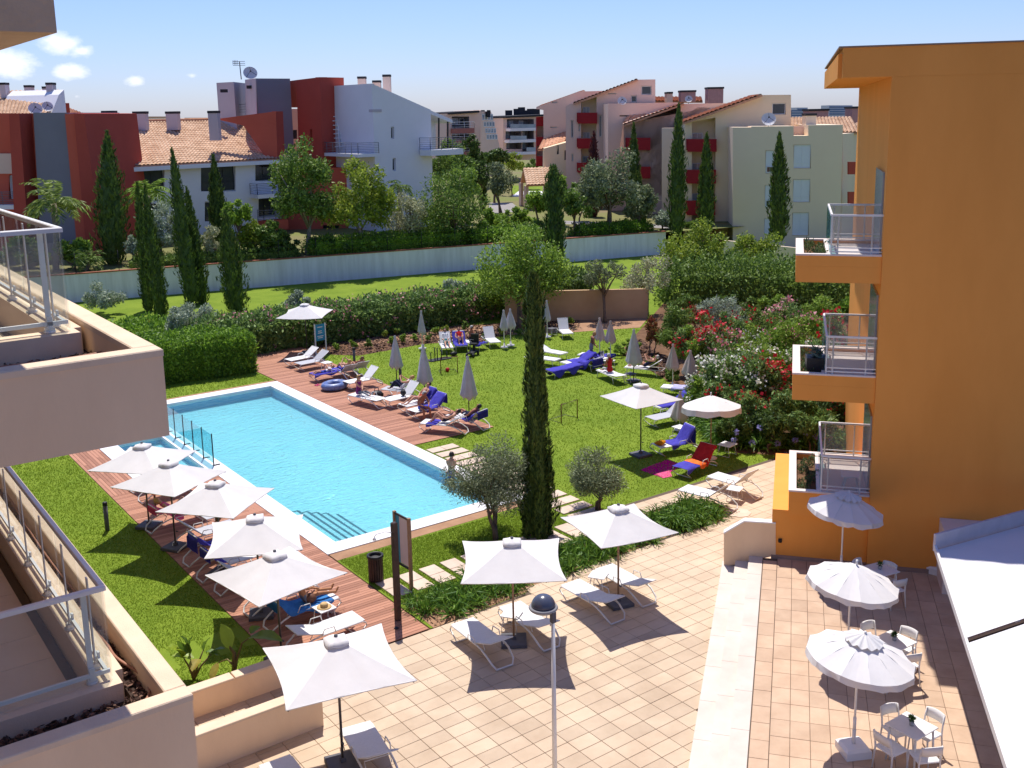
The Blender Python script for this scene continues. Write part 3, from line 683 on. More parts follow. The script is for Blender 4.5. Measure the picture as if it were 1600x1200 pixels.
# ------------------------------------------------------------------ white awning roof at the right edge
ZA = 3.0
aw = thing('awning', O(3.4, 15, ZR), 'large white fabric terrace awning with a grey end beam at the right edge', 'awning')
far = [O(3.25, 23.9, ZA), O(8.6, 28.3-.9, ZA)]
A0, A1 = G(1463, 858, ZA), G(1700, 792, ZA); B0 = G(1580, 1215, ZA); B1 = B0+(A1-A0)
def apt(u, v_, dz=0): 
    p = A0+(A1-A0)*u+(B0-A0)*v_; return Vector((p.x, p.y, ZA+dz))
vm = .50
for v0, v1 in ((.0, vm-.012), (vm+.012, 1.15)):
    q = MB(); gx, gy = 14, 10; vs = []; fs = []
    for i in range(gx+1):
        for j in range(gy+1):
            u_ = i/gx; vv = v0+(v1-v0)*j/gy
            vs.append(apt(u_, vv, -.02+.012*math.sin(u_*31)*math.sin(j/gy*math.pi)))
    for i in range(gx):
        for j in range(gy): a_ = i*(gy+1)+j; fs.append((a_, a_+1, a_+gy+2, a_+gy+1))
    q.add(vs, fs, 0, True); q.build('fabric_panel', mat('awning_fabric', (.68, .66, .67), (.64, .62, .63), scale=.8, rough=.8), aw, True)
q = MB(); q.bar(apt(.0, vm, -.05), apt(1, vm, -.05), .06, .06); q.build('cross_beam', m_dark, aw, True)
q = MB(); q.bar(apt(-.004, -.03, -.0), apt(-.004, 1.15, -.0), .05, .14); q.build('side_beam', m_alu, aw, True)
q = MB(); q.bar(apt(-.01, -.012, .12), apt(1, -.012, .12), .06, .4); q.build('end_beam', mat('beam_grey', (.5, .46, .5), rough=.6), aw, True)
for u_, v_ in ((.55, .03), (.55, .6)):
    q = MB(); p = apt(u_, v_); q.bar((p.x, p.y, ZR), (p.x, p.y, ZA-.05), .08, .08); q.build('post', m_white, aw, True)
p = G(1462, 893, ZR); o = thing('parasol_base', p, 'white square parasol weight with a short stem by the orange wall, under the awning edge', 'parasol base', None, .2)
q = MB(); q.box((0, 0, .1), (.5, .5, .2), 0, 0, .04); q.build('weight', m_white, o); q = MB(); q.tube([(0, 0, .2), (0, 0, .75)], .03, 8); q.build('stem', m_white, o)
# ------------------------------------------------------------------ far walls
def wallrun(name, A, B, z0, z1a, z1b, th, m, label, capm=None):
    r_ = thing(name, A, label, 'wall'); u = (B-A).normalized(); nn = Vector((-u.y, u.x, 0))
    if nn.dot(-A) < 0: nn = -nn
    b = MB(); pl = [A.xy, B.xy, (B-nn*th).xy, (A-nn*th).xy]
    b.prism([tuple(p) for p in pl], z0, [z1a, z1b, z1b, z1a]); b.build('wall', m, r_, True)
    if capm:
        b = MB(); b.bar(Vector((A.x, A.y, z1a+.04))-nn*th/2, Vector((B.x, B.y, z1b+.04))-nn*th/2, th+.1, .08); b.build('coping', capm, r_, True)
    return r_
wallrun('garden_wall', WA-wdir*3, G(1040, 397), -.1, 2.02, 2.02, .25, m_wstain, 'long white garden wall streaked with dirt under a terracotta coping', m_capred)
wallrun('garden_wall', G(1012, 497), G(790, 505), -.1, 1.85, 1.95, .25, m_tanwall, 'low tan wall behind the lawn, partly hidden by the oleander hedge')
wallrun('garden_wall', W(1130, 420, 84), W(1245, 426, 80), -.1, 2.4, 2.2, .2, m_beigew, 'short pale wall in front of the shuttered cream block')
# thin mesh fence on the wall: posts of dark metal
fr_ = thing('wire_fence', WA, 'thin dark wire fence standing along the top of the white garden wall', 'fence')
b = MB()
for zz in (2.5, 3.0, 3.45): b.tube([WA-wn*-.1+Vector((0, 0, zz)), WB+wn*.1+Vector((0, 0, zz))], .008, 4)
b.build('wire', m_black, fr_, True)
Lw = (WB-WA).length; pm = None
for k in range(int(Lw/2.9)):
    p = WA+wdir*(1+2.9*k)+wn*.1
    if pm is None: q = MB(); q.tube([(0, 0, 0), (0, 0, 1.55)], .025, 5); o = q.build('post', m_black, fr_); pm = o.data
    else: o = link('post', pm, fr_)
    o.location = Vector((p.x, p.y, 2.0))-WL[fr_]

# ------------------------------------------------------------------ far buildings
def facade(root, name, pl, outline, m, thick=8.0, holes=(), hd=.25, hm=None, off=0.0, rev=None):
    """front face (with recessed openings) in plane pl, given as picture outlines of that plane, extruded back"""
    def cv(p): u, z = pl.uz(*p); return (u, z)
    ol = [cv(p) for p in outline]; hl = [[cv(p) for p in h] for h in holes]
    def area(q): return sum(q[i][0]*q[(i+1) % len(q)][1]-q[(i+1) % len(q)][0]*q[i][1] for i in range(len(q)))
    if area(ol) < 0: ol = ol[::-1]
    loops = [[Vector((u, z, 0)) for u, z in q] for q in [ol]+hl]
    tri = tessellate_polygon(loops); flat = [v for q in loops for v in q]
    b = MB(); b.add([pl.P(v.x, v.y, off) for v in flat], [tuple(t) for t in tri], 0)
    k = len(ol); b.add([pl.P(u, z, off) for u, z in ol]+[pl.P(u, z, off-thick) for u, z in ol], [tuple(range(2*k-1, k-1, -1))]+[(i, k+i, k+(i+1) % k, (i+1) % k) for i in range(k)], 0)
    for i, q in enumerate(hl):
        k = len(q); d = hd[i] if isinstance(hd, (list, tuple)) else hd
        b.add([pl.P(u, z, off) for u, z in q]+[pl.P(u, z, off-d) for u, z in q], [(j, k+j, k+(j+1) % k, (j+1) % k) for j in range(k)]+[tuple(range(k, 2*k))], 1)
    return b.build(name, [m, hm or m], root, True)
def rect(x0, y0, x1, y1): return [(x0, y0), (x1, y0), (x1, y1), (x0, y1)]
def window(root, pl, x0, y0, x1, y1, kind='dark', off=0.0, mull=1, frame=None, fw=.06, hm=0):
    ya, yb = (y0+y1)/2, (x0+x1)/2
    u0 = pl.uz(x0, ya)[0]; u1 = pl.uz(x1, ya)[0]; z1 = pl.uz(yb, y0)[1]; z0 = pl.uz(yb, y1)[1]
    if u0 > u1: u0, u1 = u1, u0
    b = MB(); P = lambda u, z, o=0: pl.P(u, z, off+o)
    def ub(ua, ub_, za, zb_, o, d):
        b.add([pl.P(ua, za, off+o), pl.P(ub_, za, off+o), pl.P(ub_, zb_, off+o), pl.P(ua, zb_, off+o), pl.P(ua, za, off+o-d), pl.P(ub_, za, off+o-d), pl.P(ub_, zb_, off+o-d), pl.P(ua, zb_, off+o-d)], [(0, 1, 2, 3), (7, 6, 5, 4)]+[(i, 4+i, 4+(i+1) % 4, (i+1) % 4) for i in range(4)])
    ub(u0, u0+fw, z0, z1, .02, .07); ub(u1-fw, u1, z0, z1, .02, .07); ub(u0+fw, u1-fw, z1-fw, z1, .02, .07); ub(u0+fw, u1-fw, z0, z0+fw, .02, .07)
    for k in range(mull): c = u0+(u1-u0)*(k+1)/(mull+1); ub(c-fw*.4, c+fw*.4, z0+fw, z1-fw, .015, .05)
    if hm: c = z0+(z1-z0)*hm; ub(u0+fw, u1-fw, c-.03, c+.03, .013, .05)
    f = b.build('window', frame or m_shut, root, True)
    q = MB(); q.add([pl.P(u0+.01, z0+.01, off-.01), pl.P(u1-.01, z0+.01, off-.01), pl.P(u1-.01, z1-.01, off-.01), pl.P(u0+.01, z1-.01, off-.01)], [(0, 1, 2, 3)])
    WL[f] = WL[root]; q.build('pane' if kind != 'shut' else 'shutter', {'dark': m_win, 'light': m_winl, 'shut': m_shut, 'curt': m_curt}[kind], f, True)
    return f
def railing(root, pts, h, nb=5, m=None, name='railing'):
    b = MB()
    for p, q in zip(pts, pts[1:]):
        p, q = Vector(p), Vector(q)
        for k in range(nb+1):
            z = h*(k+.6)/(nb+.6) if k < nb else h; b.tube([p+Vector((0, 0, z)), q+Vector((0, 0, z))], .022 if k < nb else .035, 4)
        kk = max(1, int((q-p).length/1.2))
        for k in range(kk+1): c = p+(q-p)*k/kk; b.tube([c, c+Vector((0, 0, h))], .03, 4)
    return b.build(name, m or mat('rail_metal', (.2, .2, .22), rough=.5), root, True)
def hslab(root, pl, x0, x1, ytop, depth, th, m, name='balcony_slab', off=0.0):
    u0, z = pl.uz(x0, ytop); u1, z_ = pl.uz(x1, ytop); z = (z+z_)/2
    b = MB(); pp = [pl.P(u0, 0, off), pl.P(u1, 0, off), pl.P(u1, 0, off+depth), pl.P(u0, 0, off+depth)]
    b.prism([tuple(p.xy) for p in pp], z-th, z); b.build(name, m, root, True)
    return [pl.P(u0, z, off), pl.P(u0, z, off+depth-.05), pl.P(u1, z, off+depth-.05), pl.P(u1, z, off)]
def tiled(root, e0, e1, r0, r1, m, name='roof', pitch=.42, th=.18):
    """corrugated tile slope from eave e0-e1 to ridge r0-r1"""
    e0, e1, r0, r1 = map(Vector, (e0, e1, r0, r1)); L_ = max((e1-e0).length, (r1-r0).length); k = max(4, int(L_/pitch)); nrm = (e1-e0).cross(r0-e0).normalized()
    if nrm.z < 0: nrm = -nrm
    rows = max(2, int((r0-e0).length/.45)); rows = min(rows, 22); vs = []; fs = []; c = 4*k+1
    for j in range(rows):
        for s_ in (0, 1):
            t = (j+s_)/rows
            for i in range(c):
                u = i/(c-1); p = (e0.lerp(e1, u)).lerp(r0.lerp(r1, u), t); ph = i % 4
                vs.append(p+nrm*((0, .075, .1, .075)[ph]+(.045 if s_ == 0 else 0)))
    for j in range(2*rows-1):
        for i in range(c-1): fs.append((j*c+i, j*c+i+1, (j+1)*c+i+1, (j+1)*c+i))
    b = MB(); b.add(vs, fs, 0); k = 4
    b.add([e0, e1, r1, r0]+[p-nrm*th for p in (e0, e1, r1, r0)], [(0, 1, 2, 3), (7, 6, 5, 4)]+[(i, k+i, k+(i+1) % k, (i+1) % k) for i in range(k)], 1)
    return b.build(name, [m, m_rooff], root, True, recalc=False)
def chimney(root, x0, x1, yt, yb, dep, m, parent=None, dd=.9, name='chimney'):
    A_, B_ = W(x0, yb, dep), W(x1, yb, dep); zt = W((x0+x1)/2, yt, dep).z; zb_ = A_.z-.5; u = (B_-A_); u.z = 0; nn = Vector((-u.y, u.x, 0)).normalized()*dd
    pl = [A_, B_, B_+nn, A_+nn]; b = MB(); b.prism([tuple(p.xy) for p in pl], zb_, zt-.22)
    o = b.build(name, m, root, True); WL[o] = WL[root]
    c_ = (A_+B_+nn)/2; b = MB(); pp = [c_+(p-c_)*1.08 for p in [Vector((q.x, q.y, 0)) for q in pl]]
    c_ = Vector((sum(p.x for p in pl)/4, sum(p.y for p in pl)/4)); pp = [c_+(Vector(p.xy)-c_)*1.08 for p in pl]
    b.prism([tuple(p) for p in pp], zt-.22, zt); b.build('chimney_cap', m_capd, o, True); return o
def dish(root, x, y, dep, r, yaw=0.4):
    p = W(x, y, dep); b = MB(); to = (Vector((0, 0, H))-p).normalized(); to = (to+Vector((.25*math.sin(yaw), 0, .5))).normalized(); a_ = to.cross(Vector((0, 0, 1))).normalized(); c_ = to.cross(a_)
    vs = []; fs = []
    for i, (rr, o_) in enumerate(((.02, .0), (.5, .05), (.85, .14), (1, .2))):
        for k in range(16): th = k*math.pi/8; vs.append(p+(a_*math.cos(th)+c_*math.sin(th))*rr*r+to*o_*r)
    for i in range(3):
        for k in range(16): fs.append((i*16+k, i*16+(k+1) % 16, (i+1)*16+(k+1) % 16, (i+1)*16+k))
    fs.append(tuple(range(16))); b.add(vs, fs, 0, True)
    for k in (0, 5, 10): th = k*math.pi/8+.8; b.tube([p+(a_*math.cos(th)+c_*math.sin(th))*.9*r+to*.18*r, p+to*.7*r], .02, 4, 1)
    b.box(p+to*.72*r, (.12, .12, .12), 0, 1); b.tube([p-to*.05, p-to*.25-Vector((0, 0, r*1.1))], .04, 5, 1)
    return b.build('satellite_dish', [m_dish, m_capd], root, True)
def planepx(xa, da, xb, db, y=250): return Plane(W(xa, y, da), W(xb, y, db))

# 1 long white house with tile roof
pl = planepx(143, 87, 440, 99)
bd = thing('tiled_house', pl.px(143, 400), 'long white house with terracotta tile roof and four white chimneys', 'house')
hol = [rect(199, 265, 257, 298), rect(314, 260, 368, 299), rect(399, 257, 438, 283), rect(320, 315, 360, 346), rect(404, 307, 438, 339), rect(215, 318, 250, 350)]
facade(bd, 'wall', pl, [(136, 262), (440, 247), (440, 420), (136, 430)], m_housew, 9, hol, [.35, .35, 1.2, .35, 1.2, .35], None)
for h, kind in ((hol[0], 'dark'), (hol[1], 'dark'), (hol[3], 'dark'), (hol[5], 'dark')): window(bd, pl, h[0][0]+1, h[0][1]+1, h[2][0]-1, h[2][1]-1, kind, -.2, 2, m_capd, .07, .36)
for h in (hol[2], hol[4]): window(bd, pl, h[0][0]+1, h[0][1]+1, h[2][0], h[2][1]-1, 'dark', -1.1, 1, m_capd)
rp = hslab(bd, pl, 391, 438, 302, 1.4, .35, m_housew); railing(bd, rp, 1.0, 6)
rp = hslab(bd, pl, 403, 440, 343, 1.2, .9, m_redw); railing(bd, rp, 1.0, 4)
e0, e1 = pl.px(131, 263, .7), pl.px(446, 247, .7); zr = W(255, 190, 101).z
def up_to(p, x, y, dep): q = W(x, y, dep); return Vector((q.x, q.y, zr))
r0_, r1_ = up_to(0, 131, 192, 96), up_to(0, 378, 188, 106)
tiled(bd, e0, e1, r0_, r1_, m_roof, pitch=.36)
b = MB(); b.bar(e0-Vector((0, 0, .28)), e1-Vector((0, 0, .28)), .3, .35); b.build('fascia', m_housew, bd, True)
b = MB(); b.tube([r0_+Vector((0, 0, .12)), r1_+Vector((0, 0, .12))], .16, 8); b.build('ridge', m_rooff, bd, True)
for x0, x1, yt, yb, dp in ((162, 180, 173, 212, 91), (209, 228, 174, 196, 97), (260, 278, 174, 195, 98.5), (327, 342, 173, 211, 95)): chimney(bd, x0, x1, yt, yb, dp, m_lilacw)
bb_ = MB(); bb_.box(W(146, 300, 86.9), (1.2, .1, 3.2), -HEAD); bb_.build('shutter', m_capd, bd, True)
# 2 red and grey building at the left
pl = planepx(0, 83, 140, 82)
bd = thing('red_grey_house', pl.px(60, 400), 'building at far left with slate grey panel between terracotta red piers', 'building')
facade(bd, 'wall', pl, [(-40, 177), (48, 177), (60, 430), (-40, 430)], m_redw, 8, [rect(-5, 275, 18, 314), rect(-20, 335, 20, 375)], .3, None, -1.6)
window(bd, pl, -4, 276, 17, 313, 'curt', -1.75, 1)
facade(bd, 'cladding', pl, [(-20, 241), (17, 241), (19, 273), (-20, 273)], m_pinkw, .1, (), .1, None, -1.45)
facade(bd, 'grey_panel', pl, [(45, 176), (101, 176), (118, 430), (60, 430)], m_greyw, 8, (), .1, None, -.6)
for ol, off, m in (([(15, 177), (31, 177), (50, 430), (28, 430)], .1, m_darkshade_redw), ([(117, 177), (133, 177.5), (166, 430), (140, 430)], .15, m_darkshade_redw), ([(99, 178), (117.4, 177.5), (140.5, 430), (122, 430)], -.2, m_redw)):  # piers in two reds: shade put into the darker one
    facade(bd, 'pier', pl, ol, m, 8.5, (), .1, None, off)
rp = hslab(bd, pl, -30, 32, 321, 1.3, .35, m_housew, 'balcony_slab', -1.6); railing(bd, rp, 1.05, 7)
# 3 gabled house behind it
pl = planepx(60, 100, 104, 104)
bd = thing('gable_house', pl.px(90, 200), 'tile roofed house with a white gable and four chimneys behind the red piers', 'house')
facade(bd, 'wall', pl, [(80, 178), (92, 148), (100, 140), (104, 178), (104, 300), (60, 300)], m_housew, 6)
tiled(bd, W(-30, 181, 98), W(72, 178, 99), W(-30, 143, 107), W(94, 141, 108), m_roof, pitch=.4)
for x0, x1, yt, yb, dp in ((0, 9, 129, 145, 104), (38, 48, 133, 142, 106), (66, 73, 135, 142, 106), (73, 83, 129, 149, 103.5)): chimney(bd, x0, x1, yt, yb, dp, m_lilacw)
dish(bd, 55, 171, 95, .62); dish(bd, 74, 167, 96, .5)
b = MB(); pp = [W(104, 180, 108), W(110, 180, 108), W(110, 180, 112), W(104, 180, 112)]; b.prism([tuple(p.xy) for p in pp], 8, W(107, 161, 108).z); b.build('chimney', m_darkshade_redw, bd, True)
# 4 grey tower block with the slanted red wall and tall red slab
pl = planepx(335, 103, 520, 107)
bd = thing('grey_red_tower', pl.px(420, 400), 'block of slate grey and terracotta red towers with dish and aerial on top', 'building')
def corner(pc, dc, pL, dL, pR, dR, yt, m, name, zb_=2.0):
    a_, l_, r_ = W(pc, yt, dc), W(pL, yt, dL), W(pR, yt, dR); q = l_+r_-a_; zt = a_.z
    b = MB(); b.prism([tuple(a_.xy), tuple(r_.xy), tuple(q.xy), tuple(l_.xy)], zb_, zt); return b.build(name, m, bd, True)
corner(365, 102, 338, 103.5, 387, 107, 128, m_lilacw, 'tower_light'); 
corner(400, 99.5, 384, 104, 453, 101.5, 122.5, m_greyw, 'tower_grey')
facade(bd, 'light_face', Plane(W(383.6, 200, 104), W(400, 200, 99.5)), [(383.6, 124.5), (400, 122.5), (402, 190), (385, 190)], m_lilacw, .06, (), .1, None, .05)
pa = planepx(335, 97, 430, 98)
facade(bd, 'slanted_wall', pa, [(337, 186), (431, 174), (434, 262), (418, 250), (380, 196)], m_redw, .5)
facade(bd, 'slanted_wall_end', planepx(430.5, 97.9, 442, 99), [(430.5, 174), (442, 174), (446, 262), (434, 262)], m_darkshade_redw, .4)  # side facet in the darker red, its shade put into the colour
pb = planepx(452, 104, 501, 101)
facade(bd, 'red_slab', pb, [(463, 125), (500, 120.5), (506, 330), (470, 330)], m_darkshade_redw, 3, [rect(484, 202, 488, 219)], .25, None)  # slab faces in two reds, light and shade put into the colour
facade(bd, 'red_slab_edge', Plane(W(452, 200, 105), W(463, 200, 103.5)), [(452.5, 126.5), (463, 125), (467, 168), (455, 168)], m_redw, .5)
facade(bd, 'red_slab_end', planepx(500, 101, 512, 102.5), [(500, 120.5), (511, 120.5), (519, 330), (507, 330)], m_redw, .5)
facade(bd, 'wall', planepx(455, 108, 470, 108), [(450, 170), (470, 170), (470, 330), (450, 330)], m_beigew, .4, [rect(458, 203, 464, 217)], .3, m_win)
for x, y in ((350, 142), (391, 136)): 
    q = MB(); p = W(x, y, 101 if x < 380 else 99.4); q.box(p, (.6, .5, .3), -HEAD); q.build('vent', m_capd, bd, True)
dish(bd, 391, 115, 101, .68); q = MB(); p = W(377, 124, 103); t = W(374, 96, 103); q.tube([p, t], .05, 5)
for k, yy in enumerate((96, 99, 102)):
    c_ = W(374+.3*k, yy, 103); q.tube([c_-Vector((.55, -.4, 0)), c_+Vector((.45, -.3, 0))], .03, 4)
c_ = W(368, 97, 103)
for k in range(4): q.tube([W(364+2.2*k, 94, 103), W(364+2.2*k, 101, 103)], .025, 4)
q.build('aerial', m_capd, bd, True)
railing(bd, [W(369, 178, 104), W(386, 177, 104)], .9, 3)
facade(bd, 'base_wall', planepx(400, 100, 560, 101), [(400, 262), (560, 262), (560, 420), (400, 420)], m_redw, 4, [rect(505, 352, 530, 385), rect(545, 360, 560, 400)], .5, m_win)
# 5 white block with the sloped roof line
pl = planepx(581, 97, 682, 102)
bd = thing('white_block', pl.px(600, 400), 'big white block with a slanting roof edge, roof stair and two railed balconies', 'building')
facade(bd, 'side_wall', pl, [(581, 130.5), (673, 171.5), (680, 420), (592, 420)], m_housew, 7, [rect(611, 198, 616, 217), rect(613.5, 247, 618.5, 267)], .3, None)
for y0, y1, x in ((198.5, 216.5, 611), (247.5, 266.5, 613.6)): window(bd, pl, x+.3, y0, x+4.6, y1, 'dark', -.2, 0, m_shut)
p2 = Plane(W(512, 200, 104.5), W(581, 200, 97))
facade(bd, 'front_wall', p2, [(514, 136.5), (545, 135), (581, 130.6), (591, 420), (530, 420)], m_lilacw, .25, [[(516, 189), (577, 188), (579, 236), (519, 238)], rect(574.5, 148, 577.5, 168)], [2.4, .3], m_pinkw)
window(bd, p2, 544, 200, 576, 236, 'light', -2.3, 2, m_shut); window(bd, p2, 523, 208, 529, 236, 'dark', -2.3, 0)
hslab(bd, p2, 515, 583, 172, 1.0, .25, m_lilacw, 'terrace_slab', -.9); u0 = p2.px(515, 172, .05); u1 = p2.px(574, 171, .05); railing(bd, [u0, u1], .9, 3)
rp = hslab(bd, p2, 515, 592, 238, 2.2, .3, m_housew); railing(bd, rp[:4], 1.0, 6)
a0, a1 = p2.px(533, 172, .5), p2.px(544, 232, .9)
q = MB()
for k in range(9):
    c_ = a0.lerp(a1, (k+.5)/9); q.box(c_, (.9, .3, .06), -HEAD)
q.bar(a0, a1, .08, .22); q.build('roof_stair', m_white, bd, True)
q = MB(); q.tube([a0+Vector((.4, 0, 1)), a0.lerp(a1, .5)+Vector((.4, 0, .9)), a1+Vector((.4, 0, .9))], .03, 5); q.build('stair_rail', m_white, bd, True)
p3 = planepx(673, 101.5, 707, 104)
facade(bd, 'annex_wall', p3, [(675, 180), (704, 190), (704, 240), (675, 240)], m_housew, 3, [rect(688, 193, 693, 206)], .2, m_win, -2.0)
q = MB(); q.slab([p3.px(673, 172.5), p3.px(707, 187), p3.px(707, 187, -3), p3.px(673, 172.5, -3)], (0, 0, 1), .35); q.build('porch_roof', m_housew, bd, True)
for x in (688, 702): q = MB(); q.bar(p3.px(x, 238, -.2), p3.px(x, 184, -.2), .12, .12); q.build('porch_post', m_capd, bd, True)
rp = hslab(bd, planepx(655, 100.4, 708, 103.5), 656, 707, 233, .0001+1.6, .55, m_housew); railing(bd, rp, 1.15, 5)
for x0, x1, yt, yb, dp in ((518, 530, 124, 136, 105), (559, 571, 119.5, 134, 102), (582, 594, 125.5, 132, 104), (598.5, 610, 116.5, 139, 100.5)): chimney(bd, x0, x1, yt, yb, dp, m_pinkw)
# 6 far pink block with slanting glazed wall
pl = planepx(702, 150, 742, 152)
bd = thing('terraced_block', pl.px(720, 270), 'far pinkish apartment block with a slanting wall of stepped windows', 'building')
hol = [rect(706, 182, 733, 200), rect(706, 205, 733, 218), rect(706, 222, 733, 236)]
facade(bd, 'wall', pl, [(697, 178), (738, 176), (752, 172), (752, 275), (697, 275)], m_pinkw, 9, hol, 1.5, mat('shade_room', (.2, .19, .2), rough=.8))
for y in (200.5, 219, 237): 
    rp = hslab(bd, pl, 704, 735, y, 1.3, .7, mat('dull_red_band', (.35, .14, .12), rough=.9)); railing(bd, rp, .9, 2, m_shut)
for y in (190, 210, 228): window(bd, pl, 710, y-5, 722, y+5, 'light', -1.4, 1); window(bd, pl, 724, y-5, 732, y+5, 'dark', -1.4, 0)
facade(bd, 'roof_slab', pl, [(700, 175.5), (746, 172.5), (746, 176), (700, 179)], m_capd, 8, (), .1, None, .6)
p2 = planepx(750, 152, 785, 166)
facade(bd, 'slanting_wall', p2, [(750, 174), (767, 174), (771, 187), (782, 235), (780, 275), (750, 275)], m_pinkw, 6)
for j, (y0, y1, xo) in enumerate(((178, 188, 0), (190, 198, 2.5), (200, 208, 5), (210, 218, 7))):
    for i in range(4):
        x = 753+xo+i*4.4
        if x < 777: window(bd, p2, x, y0, x+3.6, y1, 'light', .03, 0, m_shut, .1)
for x0, x1 in ((740, 749), (752, 757), (761, 766)): chimney(bd, x0, x1, 172, 178, 154, m_capd, None, 1.5)
# 7 far grey block
pl = planepx(786, 168, 850, 172)
bd = thing('flat_block', pl.px(800, 270), 'far grey and white flat roofed block with glazed balcony rows', 'building')
hol = [rect(792, 186, 834, 199), rect(790, 204, 815, 217), rect(816, 203, 834, 217), rect(791, 219, 815, 233), rect(816, 218, 834, 237)]
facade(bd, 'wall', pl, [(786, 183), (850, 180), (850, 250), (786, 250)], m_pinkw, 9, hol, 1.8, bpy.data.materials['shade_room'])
for y, x0, x1 in ((200, 790, 836), (218, 788, 836), (237, 788, 836)): hslab(bd, pl, x0, x1, y, 1.4, .45, m_housew); 
for y, x0, x1 in ((200, 791, 835), (218, 791, 816), (236, 816, 835)):
    q = MB(); q.slab([pl.px(x0, y, 1.35), pl.px(x1, y, 1.35), pl.px(x1, y-6, 1.35), pl.px(x0, y-6, 1.35)], pl.n, .05); q.build('glass_parapet', m_winl, bd, True)
for x, y in ((797, 193), (806, 193), (822, 193), (800, 211), (824, 210), (800, 227), (825, 228)): window(bd, pl, x-3, y-4.5, x+4, y+4.5, 'light' if x % 2 else 'curt', -1.7, 1)
facade(bd, 'roof_slab', pl, [(785, 181.5), (851, 178.5), (851, 181.5), (785, 184.5)], m_capd, 9, (), .1, None, .7)
q = MB()
for x in (795, 808, 815, 822, 829, 838): q.box(W(x, 178, 174), (1.2, .8, 1.2+.5*(x % 3)), -HEAD)
q.build('roof_plant', m_capd, bd, True)
# 8 tiled gazebo
gz = W(842, 318, 119); gz = thing('gazebo', (gz.x, gz.y, 2.0), 'open garden shelter with a terracotta tile roof on square posts', 'shelter')
A_, B_, C_ = W(812, 285, 119), W(859, 289, 117.5), W(848, 263, 121.5)
e0, e1 = W(823, 289.5, 117), W(866, 290, 118); r0_, r1_ = W(817.5, 263, 120), W(860, 262, 121)
r1_.z = r0_.z; e1.z = e0.z; tiled(gz, e0, e1, r0_, r1_, m_roof, pitch=.4)
bk = (r0_-e0); bk.z = 0; tiled(gz, e1+bk*2, e0+bk*2, r1_, r0_, m_roof, pitch=.4)
for p in (e0+(bk)*.18, e1+bk*.18, e0+bk*1.8, e1+bk*1.8): q = MB(); q.bar((p.x, p.y, 2.0), (p.x, p.y, e0.z-.1), .4, .4); q.build('post', m_pinkw, gz, True)
# 9 cream complex stepping back
m_soff = m_creamw
def unit_block(label, pl, outline, bals, slits, thick, roofpts=None, wm=None, pins=()):
    r_ = thing('apartment_block', pl.px(outline[0][0], 360), label, 'building', 'cream apartment blocks with red balconies')
    hol = [h for h, par in bals]+[rect(*s) for s in slits]
    facade(r_, 'wall', pl, outline, wm or m_pinkw, thick, hol, [1.7]*len(bals)+[.3]*len(slits), m_creamw)
    for h, par in bals:
        if par:
            x0, y0, x1, y1 = par
            q = MB(); q.slab([pl.px(x0, y0, .5), pl.px(x1, y0, .5), pl.px(x1, y1, .5), pl.px(x0, y1, .5)], pl.n, .15)
            for xe in (x0, x1): q.slab([pl.px(xe, y0, .34), pl.px(xe, y1, .34), pl.px(xe, y1, -.2), pl.px(xe, y0, -.2)], pl.u, .12)
            q.slab([pl.px(x0, y1, .49), pl.px(x1, y1, .49), pl.px(x1, y1, -1.6), pl.px(x0, y1, -1.6)], (0, 0, 1), .15)
            q.build('balcony_parapet', m_balred, r_, True)
            xs = sorted(p[0] for p in h); wy0 = y0-9; window(r_, pl, xs[0]+2, wy0, xs[0]+2+(xs[-1]-xs[0])*.45, y1-1, 'light', -1.62, 1)
    for s in slits: window(r_, pl, s[0]+.4, s[1]+.4, s[2]-.4, s[3]-.4, 'dark' if s[3]-s[1] > 8 else 'dark', -.2, 0)
    return r_
pl4 = planepx(838, 130, 905, 128)
u4 = unit_block('farthest pinkish apartment block with low tiled wings beside the gazebo', pl4, [(838, 167), (848, 164), (905, 143), (940, 142), (940, 340), (850, 340), (849, 172), (838, 170)], [], [(862, 159, 871, 161), (860, 198, 870, 200)], 9)
tiled(u4, W(840, 234, 124), W(880, 228, 124), W(848, 218, 128), W(888, 204, 128), m_rooff)
facade(u4, 'wing_wall', planepx(850, 122, 882, 122), [(850, 232), (886, 222), (886, 340), (850, 340)], m_creamw, 5, [rect(870, 226, 873, 241), rect(882, 235, 885, 250)], .3, m_win)
facade(u4, 'balcony_wing', planepx(836, 134, 851, 134), [(838, 183), (850, 182), (850, 260), (838, 260)], m_balred, 3, [rect(838.5, 197, 850, 214), rect(838.5, 228, 850, 244)], 1.5, m_pinkw)
tiled(u4, W(838, 169, 129.5), W(906, 144, 127.5), W(846, 165, 139), W(914, 141.5, 138), m_rooff)
pl3 = planepx(880, 121, 1024, 120)
u3 = unit_block('second farthest cream apartment block with the highest sloped gable', pl3, [(884, 166), (905, 158), (994, 124.5), (1024, 124), (1024, 350), (884, 350)],
    [([(908, 160), (932, 151.5), (932, 177), (908, 177)], (903, 176, 933, 191)), (rect(908, 193, 932, 216), (903, 216, 926, 230)), (rect(908, 232, 932, 254), (903, 254, 917, 268)), (rect(908, 270, 932, 300), None)],
    [(950, 145.5, 963, 147.5), (1002, 134, 1018, 148), (986, 149, 995, 160), (892, 188, 896, 215), (904, 192, 907, 205), (936, 180, 940, 214), (951, 185, 954, 215), (893, 240, 896, 252)], 10)
tiled(u3, pl3.px(896, 161.5, .6), pl3.px(996, 124, .6), pl3.px(896, 161.5, -9), pl3.px(996, 124, -9), m_rooff)
pq = planepx(950, 114, 1058, 114)
facade(u3, 'parapet_block', pq, [(950, 162), (1058, 160), (1058, 340), (950, 340)], m_pinkw, 6, [rect(968, 180, 1000, 182)], .3, m_win)
